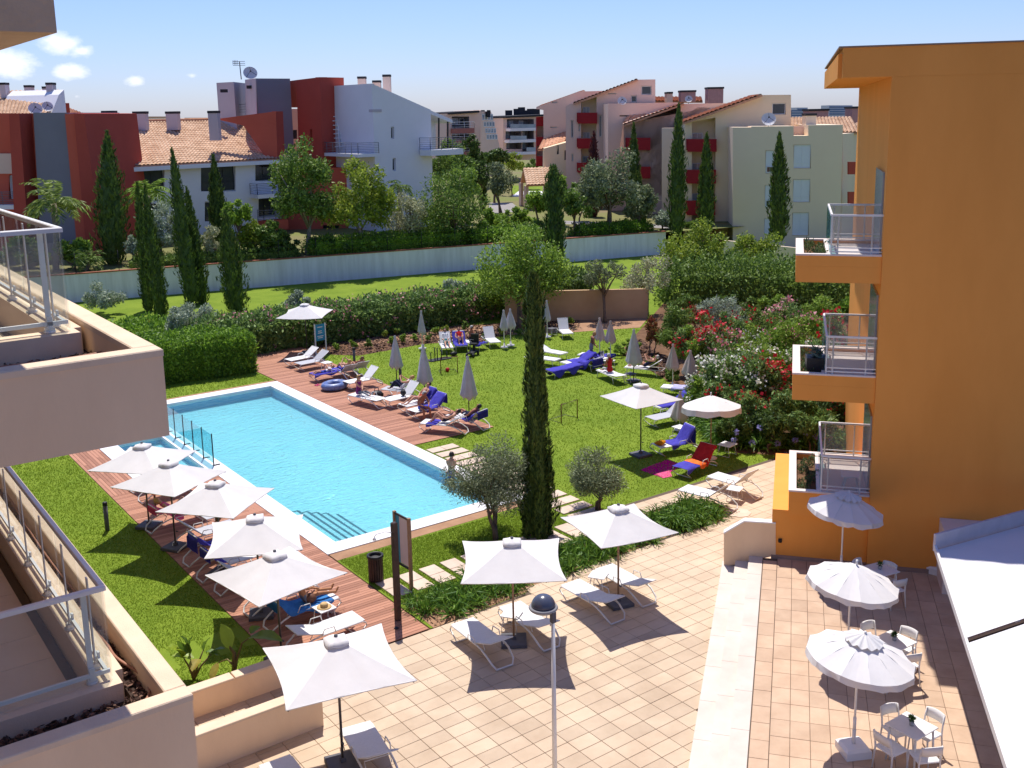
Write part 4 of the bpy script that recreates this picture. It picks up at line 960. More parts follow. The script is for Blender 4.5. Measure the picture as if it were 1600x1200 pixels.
tiled(u3, pq.px(972, 191, .7), pq.px(1000, 188, .7), pq.px(980, 181, .0), pq.px(1010, 178, .0), m_rooff)
tiled(u3, W(1000, 158.5, 128), W(1098, 158.5, 128), W(1000, 151.5, 134), W(1096, 151.5, 134), m_rooff)
for x0, x1, yt, yb in ((1042, 1051, 143.5, 159), (1064, 1087, 141, 153), (1106, 1130, 136, 160)): chimney(u3, x0, x1, yt, yb, 126, m_pinkw if x0 < 1060 else mat('dusty_pink', (.5, .28, .26), rough=.9), None, 2)
dish(u3, 972, 158, 113, .5); dish(u3, 1076, 155, 125, .45)
pl2 = planepx(965, 110, 1140, 109)
u2 = unit_block('middle cream apartment block half hidden by the tall cypresses', pl2, [(974, 193), (985, 189), (1064, 162), (1143, 161), (1143, 380), (980, 380)],
    [([(985, 195), (1013, 188), (1013, 216), (985, 216)], (979, 215, 1016, 232)), (rect(985, 234, 1013, 261), (1000, 260, 1016, 276)), (rect(990, 278, 1013, 305), (1003, 304, 1015, 320)), (rect(990, 322, 1013, 350), None)],
    [(1034, 184, 1049, 186), (1090, 168, 1109, 176), (1017, 228, 1021, 248), (1034, 227, 1039, 260), (1034, 292, 1038, 305), (1018, 273, 1022, 290), (965.5, 232, 968, 250)], 9)
tiled(u2, pl2.px(974, 195, .7), pl2.px(1068, 161.5, .7), pl2.px(974, 195, -8), pl2.px(1068, 161.5, -8), m_rooff)
facade(u2, 'front_pier', planepx(1033, 107.5, 1056, 107), [(1034, 200), (1056, 200), (1056, 380), (1034, 380)], m_beigew, 2)
facade(u2, 'garden_wall', planepx(1012, 104, 1060, 101), [(1014, 344), (1048, 352), (1048, 358), (1014, 358)], m_balred, .2)
pl1 = planepx(1065, 101, 1237, 100)
u1 = unit_block('nearest cream apartment block with tall red slit windows', pl1, [(1070, 189.5), (1088, 183), (1186, 148.5), (1236, 148), (1236, 198), (1178, 200), (1178, 380), (1068, 380)],
    [([(1081, 191), (1118, 183.5), (1118, 217), (1081, 217)], (1074, 217, 1119, 234.5)), (rect(1081, 236, 1118, 266), (1073.5, 265, 1118, 284)), (rect(1081, 286, 1118, 315), (1073, 313, 1117, 333)), (rect(1081, 336, 1117, 362), None)],
    [(1206.5, 161, 1228, 179)], 9, None, m_creamw)
tiled(u1, pl1.px(1068, 191, .8), pl1.px(1189, 148, .8), pl1.px(1068, 191, -8), pl1.px(1189, 148, -8), m_rooff)
for y0 in (232, 283, 333): q = MB(); q.slab([pl1.px(1140, y0, .08), pl1.px(1147, y0, .08), pl1.px(1146, y0+19, .08), pl1.px(1139, y0+19, .08)], pl1.n, .2); q.build('red_slit', m_balred, u1, True)
tiled(u1, W(1208, 195, 104), W(1240, 196, 104), W(1208, 185, 108), W(1240, 186, 108), m_roof)
# 10 shuttered block at right
plr = planepx(1145, 96, 1317, 95)
rb = thing('shuttered_block', plr.px(1240, 360), 'greyish cream block with white roller shutters behind the lone cypress', 'building')
hs = [rect(1196, 235, 1210, 271), rect(1195, 289, 1208, 324), rect(1194, 341, 1207, 366), rect(1240, 226, 1267, 263), rect(1239, 280, 1266, 316), rect(1238, 332, 1264, 368)]
facade(rb, 'wall', plr, [(1145, 199), (1174, 199), (1174, 197.5), (1240, 197), (1240, 212), (1263, 212), (1263, 195.5), (1317, 195), (1312, 400), (1145, 400)], m_beigew, 7, hs, .18)
for i, h in enumerate(hs): window(rb, plr, h[0][0]+.6, h[0][1]+.6, h[2][0]-.6, h[2][1]-.6, 'shut', -.1, 1 if i > 2 else 0, m_shut, .07, .22)
for h in hs[:2]: window(rb, plr, h[0][0]+1.5, h[2][1]-11, h[2][0]-1, h[2][1]-1.5, 'dark', -.04, 1)
facade(rb, 'recess_wall', plr, [(1238, 198), (1266, 198), (1266, 215), (1238, 215)], m_pinkw, .3, (), .1, None, -2.5)
chimney(rb, 1259, 1275, 177, 200, 96.5, m_beigew, None, 1.4)
dish(rb, 1201, 187, 96, .66)
facade(rb, 'corner_wall', planepx(1317, 97, 1341, 101), [(1317, 209), (1340, 207), (1338, 400), (1314, 400)], m_beigew, 4, (), .1)
tiled(rb, W(1236, 208, 99), W(1344, 207, 99), W(1236, 184, 106), W(1330, 183, 106), m_roof, pitch=.36)
tiled(rb, W(1338, 218, 101), W(1420, 218, 101), W(1336, 193, 107), W(1420, 193, 107), m_roof, pitch=.36)
pe = planepx(1336, 103, 1400, 103)
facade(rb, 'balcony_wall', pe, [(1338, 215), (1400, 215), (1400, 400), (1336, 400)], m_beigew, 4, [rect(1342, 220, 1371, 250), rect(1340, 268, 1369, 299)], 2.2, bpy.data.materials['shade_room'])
window(rb, pe, 1346, 226, 1356, 249, 'dark', -2.1, 1); window(rb, pe, 1343, 272, 1353, 298, 'dark', -2.1, 1)
for x0, y0, x1, y1, o_ in ((1340, 249, 1376, 268, 1.2), (1336, 300, 1372, 321, 1.2)):
    q = MB(); q.slab([pe.px(x0, y0, o_), pe.px(x1, y0, o_), pe.px(x1, y1, o_), pe.px(x0, y1, o_)], pe.n, .15); q.slab([pe.px(x0, y1, o_), pe.px(x1, y1, o_), pe.px(x1, y1, 0), pe.px(x0, y1, 0)], (0, 0, 1), .15); q.build('balcony_parapet', m_darkshade_redw, rb, True)
pf = planepx(1314, 95.5, 1334, 96.5)
for y0, y1, x1 in ((252.5, 272, 1331), (299, 320, 1338)): q = MB(); q.slab([pf.px(1315, y0, .8), pf.px(x1, y0, .8), pf.px(x1, y1, .8), pf.px(1315, y1, .8)], pf.n, .15); q.build('balcony_parapet', m_darkshade_redw, rb, True)
for x0, x1, yt in ((1264, 1294, 170), (1331, 1365, 166)): chimney(rb, x0, x1, yt, 190, 112, mat('dusty_pink', (.5, .28, .26), rough=.9), None, 2.5)
# 11 far tower blocks on the horizon
for i, (x0, x1, yt, d_, lab) in enumerate(((1236, 1262, 172, 430, 'distant blue glass block left of the other far towers'), (1295, 1332, 164.5, 470, 'distant wide white block on the skyline between the pink chimneys'), (1358, 1385, 165, 450, 'distant white block on the skyline beside the orange building'), (1245, 1262, 168, 520, 'distant slim tower just right of the big white dish'))):
    p_ = planepx(x0, d_, x1, d_); r_ = thing('distant_block', p_.px(x0, 190), lab, 'building', 'far blocks on the skyline')
    facade(r_, 'wall', p_, [(x0, yt), (x1, yt), (x1, 200), (x0, 200)], m_farw if i else m_farb, 12)
    for k in range(4):
        y = yt+2+3.6*k; q = MB(); q.slab([p_.px(x0+1, y, .15), p_.px(x1-1, y, .15), p_.px(x1-1, y+1.7, .15), p_.px(x0+1, y+1.7, .15)], p_.n, .2); q.build('window_band', m_farb if i else m_farw, r_, True)
# low roofs over the long house and right of the red piers
p_ = planepx(110, 125, 165, 125); r_ = thing('hidden_house', p_.px(120, 300), 'pink roofed house peeping out behind the red pier', 'house')
tiled(r_, W(108, 188, 118), W(164, 190, 118), W(108, 169, 126), W(150, 185, 126), m_rooff); facade(r_, 'wall', planepx(100, 120, 170, 120), [(100, 189), (165, 191), (165, 300), (100, 300)], m_pinkw, 5)
for i, (x0, x1, yt, d_) in enumerate(((176, 200, 183, 260), (228, 262, 182, 300), (290, 332, 184, 280))):
    p_ = planepx(x0, d_, x1, d_); r_ = thing('distant_house', p_.px(x0, 200), 'distant pale house just above the tile roof ridge, '+('first from the left', 'between the two middle chimneys', 'left of the grey tower')[i], 'house', 'distant houses over the roof ridge')
    facade(r_, 'wall', p_, [(x0, yt), (x1, yt), (x1, 210), (x0, 210)], m_housew, 8)
    q = MB(); q.slab([p_.px(x0-1, yt, .5), p_.px(x1+1, yt, .5), p_.px(x1+1, yt, -9), p_.px(x0-1, yt, -9)], (0, 0, 1), .3); q.build('roof', m_rooff, r_, True)
# drive behind the garden and its lawn
patch('road', [G(762, 335, ZT), G(818, 330, ZT), G(800, 317, ZT), G(764, 317, ZT)], ZT+.012, m_asph)
patch('far_lawn', [G(798, 303, ZT), G(850, 303, ZT), G(850, 290, ZT), G(800, 290, ZT)], ZT+.012, m_grass)
patch('far_path', [G(800, 307, ZT), G(850, 308, ZT), G(850, 299, ZT), G(810, 299, ZT)], ZT+.02, m_cope)
patch('service_road', [G(880, 350, ZT), G(1045, 357, ZT), G(1045, 351, ZT), G(880, 345, ZT)], ZT+.012, m_asph)
# ------------------------------------------------------------------ parasols
def dirz(p, q): d = q-p; return math.atan2(-d.x, d.y)
def square_parasol(c, rot, half, label, hc=2.2, ha=2.72, pole=m_dpole, base=True, group='open square parasols', seed=0):
    r_ = thing('square_parasol', (c.x, c.y, c.z), label, 'parasol', group, rot)
    k = 12; vs = []; fs = []; up = ha-hc; rr = random.Random(seed)
    sag = [rr.uniform(.03, .09) for _ in range(4)]
    for s in range(4):
        a = math.pi/2*s; ca, sa = math.cos(a), math.sin(a); b0 = len(vs)
        for i in range(k+1):
            t = i/k
            for j in range(k+1):
                w_ = -1+2*j/k; edge = half*(1-.085*(1-w_*w_)*t); x, y = edge*t, half*w_*t*(1-.0*t)
                z = hc+up*(1-t)**1.0-.03*math.sin(math.pi*t)-sag[s]*(1-w_*w_)*t*t*.9-.012*math.sin(w_*9+s)*t*(1-w_*w_)
                vs.append((x*ca-y*sa, x*sa+y*ca, z))
        for i in range(k):
            for j in range(k): q = b0+i*(k+1)+j; fs.append((q, q+1, q+k+2, q+k+1))
    b = MB(); b.add(vs, fs, 0, True); b.build('canopy', m_cloth, r_, recalc=False)
    # hem thickness
    b = MB()
    cs = [(half*x, half*y) for x, y in ((1, 1), (-1, 1), (-1, -1), (1, -1))]
    for i in range(4):
        a, q = cs[i], cs[(i+1) % 4]; pts = []
        for m_ in range(9):
            w_ = -1+2*m_/8; ins = 1-.085*(1-w_*w_); mx, my = (a[0]+q[0])/2, (a[1]+q[1])/2
            pts.append((a[0]+(q[0]-a[0])*m_/8-mx*(1-ins), a[1]+(q[1]-a[1])*m_/8-my*(1-ins), hc-sag[(i+1) % 4]*(1-w_*w_)*.9-.004))
        b.tube(pts, .012, 4)
    b.build('hem', m_cloth, r_)
    # raised vent cap with its own fluttering edge
    b = MB(); hv = .25; vs = []; ph = rr.uniform(0, 6)
    m_ = 16
    for i in range(4):
        t = i/3
        for q in range(m_):
            th = 2*math.pi*q/m_; sq = 1/max(abs(math.cos(th)), abs(math.sin(th))); rad = hv*(.25*t+.75*t*sq*.85) if t > 0 else .001
            vs.append((rad*math.cos(th), rad*math.sin(th), ha+.05-.085*t+(.015*math.sin(5*th+ph)*t*t)))
    for q in range(m_): th = 2*math.pi*q/m_; sq = 1/max(abs(math.cos(th)), abs(math.sin(th))); rad = hv*(.25+.75*sq*.85)*1.02; vs.append((rad*math.cos(th), rad*math.sin(th), ha-.095+.02*math.sin(5*th+ph)))
    b.add(vs, [(i*m_+q, i*m_+(q+1) % m_, (i+1)*m_+(q+1) % m_, (i+1)*m_+q) for i in range(4) for q in range(m_)], 0, True); b.build('vent', m_cloth, r_)
    b = MB(); b.lathe([(.025, ha+.03), (.04, ha+.05), (.032, ha+.072), (.01, ha+.08)], (0, 0, 0), 10); b.build('finial', m_base, r_)
    b = MB(); b.tube([(0, 0, .06), (0, 0, ha+.06)], .027, 8); b.build('pole', pole, r_)
    for i in range(4):
        x, y = cs[i]; q = MB(); q.bar((0, 0, ha-.05), (x*.5, y*.5, (ha+hc)/2-.085), .022, .022); q.bar((x*.5, y*.5, (ha+hc)/2-.085), (x*.97, y*.97, hc-.045), .022, .022); q.bar((0, 0, ha-.75), (x*.5, y*.5, (ha+hc)/2-.1), .02, .02); q.build('rib', pole, r_)
    if base: b = MB(); b.box((0, 0, .055), (.62, .62, .09), 0, 0, .015); b.box((0, 0, .13), (.1, .1, .1)); b.tube([(.06, 0, .55), (.14, 0, .55)], .02, 6); b.build('base', m_base, r_)
    return r_
def sqp(base, corner, label, hc=2.2, ha=2.72, pole=m_dpole, z0=.028, half=None, sd=0):
    c = G(*base, z0) if isinstance(base[0], (int, float)) and len(base) == 2 else G(base[0], base[1], base[2]); c = Vector((c.x, c.y, z0))
    q = G(*corner, z0+hc); dv = q-c; rot = math.atan2(dv.y, dv.x)-math.pi/4
    h_ = half or min(1.3, max(1.08, math.hypot(dv.x, dv.y)/math.sqrt(2)))
    return square_parasol(c, rot, h_, label, hc, ha, pole, True, 'open square parasols', sd)
sqp((803, 1004), (720, 912), 'square white parasol standing between two loungers beside the lamp post', 2.15, 2.66, m_wpole, sd=1)
sqp((966, 944), (1060, 832), 'square white parasol right of the cypress over two patio loungers', 2.2, 2.7, m_wpole, sd=2)
sqp((536, 1196), (651, 1063), 'square white parasol nearest the camera on the tiled patio', 2.2, 2.74, sd=3)
AP = 2.86
for i, (ax, cn, lab) in enumerate((((221, 689), (300, 705), 'square white parasol beside the children pool, partly hidden by the balcony'), ((262.5, 716), (335, 738), 'square white parasol overlapping the children pool corner next to the lifebuoy'),
      ((335.6, 747), (424, 763.5), 'square white parasol over the sunbather on the pink towel'), ((397.5, 800), (334.7, 866), 'square white parasol shading the loungers by the pool steps'), ((428.8, 857), (533, 895), 'square white parasol over the woman on the azure towel'))):
    sqp((*ax, AP), cn, lab, 2.2, 2.72, z0=.028, sd=10+i, half=1.17)
sqp((1001, 712), (1062, 624), 'square white parasol standing on the lawn above the magenta mat', 2.25, 2.78, z0=.0, sd=21)
sqp((480, 552), (542, 507), 'square white parasol at the far end of the deck beside the blue notice board', 2.2, 2.75, z0=.02, sd=22, half=1.25)

def round_parasol(c, rot, R_, label, tilt, h=2.35, vent=True, val=.15, n=12, pole=m_white, cloth=m_cloth, baseblock=True, gname='round white parasols'):
    r_ = thing('round_parasol', (c.x, c.y, c.z), label, 'parasol', gname, rot)
    T = Matrix.Translation((0, 0, h-.35)) @ Matrix.Rotation(tilt, 4, 'X') @ Matrix.Translation((0, 0, .35))
    vs = []; fs = []; seg = n*4; rings = 7; rr = random.Random(int(c.x*100))
    for i in range(rings+1):
        t = i/rings
        for q in range(seg):
            th = 2*math.pi*q/seg; f_ = (q % 4)/4; sc_ = 1-.04*math.sin(math.pi*f_)*t
            vs.append(T @ Vector((R_*t*sc_*math.cos(th), R_*t*sc_*math.sin(th), .40*(1-t**1.12)-.03*math.sin(math.pi*f_)*t)))
    for q in range(seg):
        th = 2*math.pi*q/seg; f_ = (q % 4)/4; sc_ = (1.015-.04*math.sin(math.pi*f_))+rr.uniform(-.02, .03)
        vs.append(T @ Vector((R_*sc_*math.cos(th), R_*sc_*math.sin(th), -val*(.72+.28*math.sin(math.pi*f_))+rr.uniform(-.02, .02)*val/.2)))
    for i in range(rings+1):
        for q in range(seg): fs.append((i*seg+q, i*seg+(q+1) % seg, (i+1)*seg+(q+1) % seg, (i+1)*seg+q))
    b = MB(); b.add(vs, fs, 0, False); b.build('canopy', cloth, r_, recalc=False)
    if vent:
        vs = []; fs = []
        for i in range(4):
            t = i/3
            for q in range(seg): th = 2*math.pi*q/seg; vs.append(T @ Vector((.36*R_*t*math.cos(th)*(1-.06*math.sin(math.pi*(q % 4)/4)), .36*R_*t*math.sin(th)*(1-.06*math.sin(math.pi*(q % 4)/4)), .475-.13*t**1.15-.03*math.sin(math.pi*(q % 4)/4)*t+.02*math.cos(q*math.pi/2)*t)))
        for i in range(3):
            for q in range(seg): fs.append((i*seg+q, i*seg+(q+1) % seg, (i+1)*seg+(q+1) % seg, (i+1)*seg+q))
        b = MB(); b.add(vs, fs, 0, True); b.build('vent', cloth, r_, recalc=False)
    ap = T @ Vector((0, 0, .46)); b = MB(); b.tube([ap-Vector((0, 0, .05)), ap+(T.to_3x3() @ Vector((0, 0, .05)))], .025, 8); b.build('finial', m_alu, r_)
    b = MB(); b.tube([(0, 0, .02), (0, 0, h-.35), T @ Vector((0, 0, .42))], .022, 8); b.tube([(0, 0, .5), (0, 0, .75)], .032, 8); b.build('pole', pole, r_)
    for i in range(n):
        th = 2*math.pi*i/n; q = MB(); q.tube([T @ Vector((0, 0, .38)), T @ Vector((R_*.55*math.cos(th), R_*.55*math.sin(th), .2)), T @ Vector((R_*.98*math.cos(th), R_*.98*math.sin(th), -.02))], .008, 4); q.build('rib', m_alu, r_)
    if baseblock:
        b = MB(); b.box((0, 0, .1), (.5, .5, .2), .3, 0, .05); b.tube([(0, 0, .18), (0, 0, .5)], .035, 8); b.build('base', m_white, r_)
    else: b = MB(); b.lathe([(.25, 0), (.25, .03), (.08, .1), (.03, .25)], (0, 0, 0), 14); b.build('base', m_white, r_)
    return r_
c = G(1333, 1176, ZR); round_parasol(c, -2.35, 1.0, 'round white parasol with a pleated vent nearest the camera over the tiled terrace', -.13, 2.02)
c = G(1323, 1040, ZR); round_parasol(c, -2.35, .98, 'round white parasol without vent, middle of the three on the terrace', -.13, 2.0, False)
c = G(1313, 910, ZR); round_parasol(c, -2.3, .95, 'round white parasol half in shade against the orange wall', -.14, 2.02)
c = G(1110, 716, 0); round_parasol(c, -.55, 1.1, 'round fringed beach parasol by the lilac flowers on the lawn', -.1, 2.0, False, .26, 8, m_wpole, m_cloth, False, 'beach parasols')

def closed_parasol(base, top, label, m, thick=.3, cant=.42, baseb=True, z0=0.0, pole=m_dpole, zcan=None):
    p = G(*base, z0); d = ray(*top); r = math.hypot(p.x, p.y); h = H+d[2]/math.hypot(d[0], d[1])*r-z0
    r_ = thing('closed_parasol', p, label, 'parasol', 'closed parasols'); b = MB(); n_ = 20; prof = [(.03, h), (.06, h-.05), (.05, h-.14), (thick*.55, h-(h*(1-cant))*.45), (thick*.95, h*cant+.12), (thick, h*cant+.02), (thick*.85, h*cant-.06)]
    vs = []; fs = []; rr = random.Random(int(base[0]))
    ph = rr.uniform(0, 3)
    for i, (rad, z) in enumerate(prof):
        t = i/(len(prof)-1)
        for q in range(n_): th = 2*math.pi*q/n_; f_ = 1+(.28*t)*math.cos(th*5+ph)+.08*t*math.cos(th*3+1); vs.append((rad*f_*math.cos(th), rad*f_*math.sin(th), z+(.1*t*t)*math.sin(th*5+ph+1)))
    for i in range(len(prof)-1):
        for q in range(n_): fs.append((i*n_+q, i*n_+(q+1) % n_, (i+1)*n_+(q+1) % n_, (i+1)*n_+q))
    b.add(vs, fs, 0, True); b.build('folded_canopy', m, r_)
    b = MB(); b.tube([(0, 0, .0), (0, 0, h-.02)], .024, 7); b.build('pole', pole, r_)
    b = MB()
    if baseb: b.box((0, 0, .05), (.5, .5, .09), 0, 0, .02); b.build('base', m_base, r_)
    else: b.lathe([(.22, 0), (.22, .05), (.05, .11), (.035, .25)], (0, 0, 0), 12); b.build('base', m_white, r_)
    return r_
for base, top, lab, m, th, ct, bb, pole in (
    ((620, 600), (617, 524), 'grey closed parasol leftmost of the three big ones along the deck edge', m_clothg, .3, .36, True, m_dpole),
    ((664, 624), (660, 538), 'grey closed parasol standing behind the blue draped lounger', m_clothg, .33, .33, True, m_dpole),
    ((733, 650), (729, 556), 'grey closed parasol nearest the pool path at the deck corner', m_clothg, .33, .33, True, m_dpole),
    ((660, 545), (657, 485), 'slim white closed parasol on a white pole by the mulch bed, left of the sunbathers', m_clothg, .2, .42, False, m_white),
    ((788, 543), (786, 484), 'slim white closed parasol, left one of the pair on the far lawn', m_clothg, .2, .5, False, m_white),
    ((798, 540), (797, 482), 'slim white closed parasol, fuller right one of the pair on the far lawn', m_clothg, .27, .5, False, m_white),
    ((855, 527), (854, 469), 'slim white closed parasol beside the lone far lounger', m_clothg, .2, .48, False, m_white),
    ((937, 562), (937, 496), 'beige closed parasol, left one behind the standing woman', m_clothb, .25, .5, False, m_white),
    ((954, 565), (953, 501), 'beige closed parasol, right one behind the standing woman', m_clothb, .28, .5, False, m_white),
    ((990, 596), (989, 514), 'big grey closed parasol beside the seated red sunbather', m_clothg, .36, .36, True, m_dpole),
    ((1051, 605), (1051, 537), 'beige closed parasol left of the pair before the red oleander', m_clothb, .3, .45, False, m_white),
    ((1078, 617), (1078, 547), 'beige closed parasol right of the pair before the white oleander', m_clothb, .36, .48, False, m_white),
    ((1062, 672), (1063, 611), 'brownish closed parasol behind the round beach parasol', m_clothb, .33, .3, False, m_white)):
    closed_parasol(base, top, lab, m, th, ct, bb, 0.0, pole)
# ------------------------------------------------------------------ loungers
HY, HZ = 1.16, .37
def make_lounger(sling, fr):
    r_ = bpy.data.objects.new('sun_lounger', None); r_.empty_display_size = .2; C.objects.link(r_); WL[r_] = Vector((0, 0, 0))
    w2 = .32
    b = MB()
    for s in (-1, 1): b.tube([(s*w2, .02, HZ-.05), (s*w2, .1, HZ), (s*w2, HY+.12, HZ), (s*w2, 1.5, HZ-.03)], .022, 6)
    b.tube([(-w2, .7, HZ-.01), (w2, .7, HZ-.01)], .016, 5); b.build('frame', fr, r_)
    b = MB(); b.tube([(-w2, .02, HZ-.05), (-w2, -.02, HZ-.12), (-w2+.01, .26, .025), (w2-.01, .26, .025), (w2, -.02, HZ-.12), (w2, .02, HZ-.05)], .02, 6); b.build('front_leg', fr, r_)
    b = MB(); b.tube([(-w2, 1.46, HZ-.03), (-w2-.0, 1.62, HZ-.08), (-w2+.03, 1.86, .14), (-w2+.1, 1.93, .025), (w2-.1, 1.93, .025), (w2-.03, 1.86, .14), (w2, 1.62, HZ-.08), (w2, 1.46, HZ-.03)], .024, 6); b.build('rear_leg', fr, r_)
    b = MB(); vs = []; fs = []
    for i in range(9):
        for j, x in enumerate((-w2+.005, -.1, .1, w2-.005)): vs.append((x, .03+(HY-.03)*i/8, HZ+.024-.018*math.sin(math.pi*i/8)*(1 if j in (1, 2) else 0)))
    for i in range(8):
        for j in range(3): q = i*4+j; fs.append((q, q+1, q+5, q+4))
    k = len(vs); vs += [(x, y, z-.012) for x, y, z in vs]; fs += [tuple(k+i for i in f[::-1]) for f in fs]
    b.add(vs, fs, 0, True); b.build('seat', sling, r_)
    for s in (-1, 1):
        b = MB(); b.tube([(s*(w2+.02), .86, HZ), (s*(w2+.03), .9, HZ+.15), (s*(w2+.03), 1.16, HZ+.16), (s*(w2+.02), 1.24, HZ)], .014, 5); b.build('armrest', fr, r_)
    bk = bpy.data.objects.new('backrest', None)
    b = MB(); b.box((0, .36, .0), (w2*2-.03, .72, .014)); 
    for s in (-1, 1): b.tube([(s*(w2-.012), 0, 0), (s*(w2-.012), .72, 0)], .016, 5, 1)
    b.tube([(-w2+.012, .72, 0), (w2-.012, .72, 0)], .016, 5, 1)
    o = b.build('backrest', [sling, fr], r_); o.location = (0, HY, HZ+.02)
    b = MB(); b.tube([(-w2+.06, 1.5, HZ-.03), (-w2+.06, 1.42, HZ+.1), (w2-.06, 1.42, HZ+.1), (w2-.06, 1.5, HZ-.03)], .012, 5); b.build('back_support', fr, r_)
    return r_
protoA = make_lounger(m_sling, m_frame); protoG = make_lounger(m_slinggreyshade, m_frame); used = set()
def make_lawn_lounger():
    r_ = bpy.data.objects.new('sun_lounger', None); C.objects.link(r_); WL[r_] = Vector((0, 0, 0)); w2 = .31
    b = MB()
    for s in (-1, 1): b.tube([(s*w2, 0, HZ-.03), (s*w2, 1.9, HZ-.03)], .018, 5)
    for y in (0, 1.16, 1.9): b.tube([(-w2, y, HZ-.03), (w2, y, HZ-.03)], .015, 5)
    b.build('frame', m_frame, r_)
    for y in (.18, 1.55):
        for s in (-1, 1): b = MB(); b.tube([(s*(w2-.01), y, HZ-.03), (s*w2, y-.08 if y < 1 else y+.12, .01)], .016, 5); b.build('leg', m_frame, r_)
    b = MB(); b.box((0, HY/2, HZ), (w2*2-.02, HY-.02, .02)); b.build('seat', m_sling, r_)
    b = MB(); b.box((0, .36, 0), (w2*2-.02, .72, .016)); b.tube([(-w2+.02, 0, 0), (-w2+.02, .73, 0), (w2-.02, .73, 0), (w2-.02, 0, 0)], .014, 5)
    o = b.build('backrest', m_sling, r_); o.location = (0, HY, HZ)
    return r_
protoL = make_lawn_lounger()
def lounger(p, rz, back, label, kind='A', z0=.03, group='white sun loungers'):
    pr_ = {'A': protoA, 'G': protoG, 'L': protoL}[kind]
    if kind not in used: o = pr_; used.add(kind)
    else: o = copy_tree(pr_)
    o.location = (p.x, p.y, z0); o.rotation_euler = (0, 0, rz); WL[o] = Vector((p.x, p.y, z0)); tag(o, label, 'sun lounger', group)
    for ch in o.children:
        if ch.name.startswith('backrest'): ch.rotation_euler = (back, 0, 0)
        if ch.name.startswith('back_support') and back < .15: ch.scale = (1, 1, .5)
    o['_b'] = back; del o['_b']
    return (Vector((p.x, p.y, z0)), rz, back)
def lounge_pt(L_, x, y, dz=0.0):
    """point on the lounger's surface, y measured along seat then backrest"""
    p, rz, back = L_
    if y <= HY: q = Vector((x, y, HZ+.02+dz))
    else: t = y-HY; q = Vector((x, HY+t*math.cos(back)-dz*math.sin(back), HZ+.03+t*math.sin(back)+dz*math.cos(back)))
    return Matrix.Translation(p) @ Matrix.Rotation(rz, 4, 'Z') @ q
def towel(L_, y0, y1, label, m, wd=.66, over=.12, hang=0.0, name='towel', seed=1, group=None):
    """cloth draped over a lounger, hanging a little past the sides and optionally behind the backrest"""
    rr = random.Random(seed); n_ = 16; vs = []; fs = []; inv = Matrix.Rotation(-L_[1], 4, 'Z') @ Matrix.Translation(-L_[0])
    xs = [-wd/2-.02, -wd/2, -wd/4, 0, wd/4, wd/2, wd/2+.02]; rows = []
    tot = y1-y0
    for i in range(n_+1): rows.append(('s', y0+tot*i/n_))
    if hang: rows += [('h', hang*k/4) for k in range(1, 5)]
    for kind, y in rows:
        for j, x in enumerate(xs):
            drop = -(over*(.7+.5*math.sin(y*7+seed+j))) if j in (0, len(xs)-1) else 0
            w_ = .012*math.sin(y*13+j*1.7+seed)+rr.uniform(-.004, .008)
            if kind == 's': q = inv @ lounge_pt(L_, x, y, .012+w_*.6); q.z += drop
            else:
                q = inv @ lounge_pt(L_, x, y1, .02); q.y += .04+.015*math.sin(j*2+seed); q.z += -y+drop*.2
            vs.append(q)
    k = len(xs)
    for i in range(len(rows)-1):
        for j in range(k-1): q = i*k+j; fs.append((q, q+1, q+k+1, q+k))
    m0 = len(vs); vs += [v-Vector((0, 0, .008)) for v in vs]; fs += [tuple(m0+i for i in f[::-1]) for f in fs]
    b = MB(); b.add(vs, fs, 0, True); o = b.build(name, m, None); o.location = L_[0]; o.rotation_euler = (0, 0, L_[1]); tag(o, label, 'towel', group); return o
def LP(foot, rear, back, label, kind='A', z0=.03, group='white sun loungers'):
    a, b_ = G(*foot, z0), G(*rear, z0); return lounger(a, dirz(a, b_), back, label, kind, z0, group)
def LX(foot, ang, back, label, kind='A', z0=.03, group='white sun loungers'):
    a = G(*foot, z0); return lounger(a, ang, back, label, kind, z0, group)
LO = {}
gd, gl_, gp = 'loungers along the right side of the pool', 'loungers on the lawn', 'loungers on the patio'
EX = -math.pi/2
LO['a'] = LX((449, 574), EX+.12, .62, 'white lounger farthest from the camera on the deck, under the far parasol', z0=.04, group=gd)
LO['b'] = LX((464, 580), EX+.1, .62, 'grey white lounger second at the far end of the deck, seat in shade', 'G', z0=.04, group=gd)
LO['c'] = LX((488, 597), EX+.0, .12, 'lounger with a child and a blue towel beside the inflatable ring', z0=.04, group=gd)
LO['d'] = LP((527, 585), (553, 597), .65, 'lounger with its back to the camera, left of the pair beyond the far white lounger', 'G', z0=.04, group=gd)  # grey sling here: shade of the turned back put into the colour
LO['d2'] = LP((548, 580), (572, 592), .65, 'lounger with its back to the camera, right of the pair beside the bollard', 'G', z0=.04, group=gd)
LO['e'] = LX((540, 610), EX+.06, .78, 'empty white lounger with raised back behind the woman in purple', z0=.04, group=gd)
LO['f'] = LP((552, 627), (598, 638), .0, 'flat lounger on which the woman in purple sits', z0=.04, group=gd)
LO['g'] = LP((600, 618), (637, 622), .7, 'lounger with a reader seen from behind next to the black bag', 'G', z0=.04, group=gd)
LO['h'] = LX((602, 638), EX+.08, .85, 'white lounger with a dark bag on the seat in the middle of the deck row', z0=.04, group=gd)
LO['i'] = LX((628, 647), EX+.08, .8, 'lounger with raised blue towelled back and lying person in dark red shorts', z0=.04, group=gd)
LO['j'] = LX((642, 656), EX+.08, .75, 'lounger with a bright blue towel on which the bare chested man sits', z0=.04, group=gd)
LO['k'] = LP((660, 672), (722, 677), .55, 'lounger nearest the camera on the right deck with a reclining woman', z0=.04, group=gd)
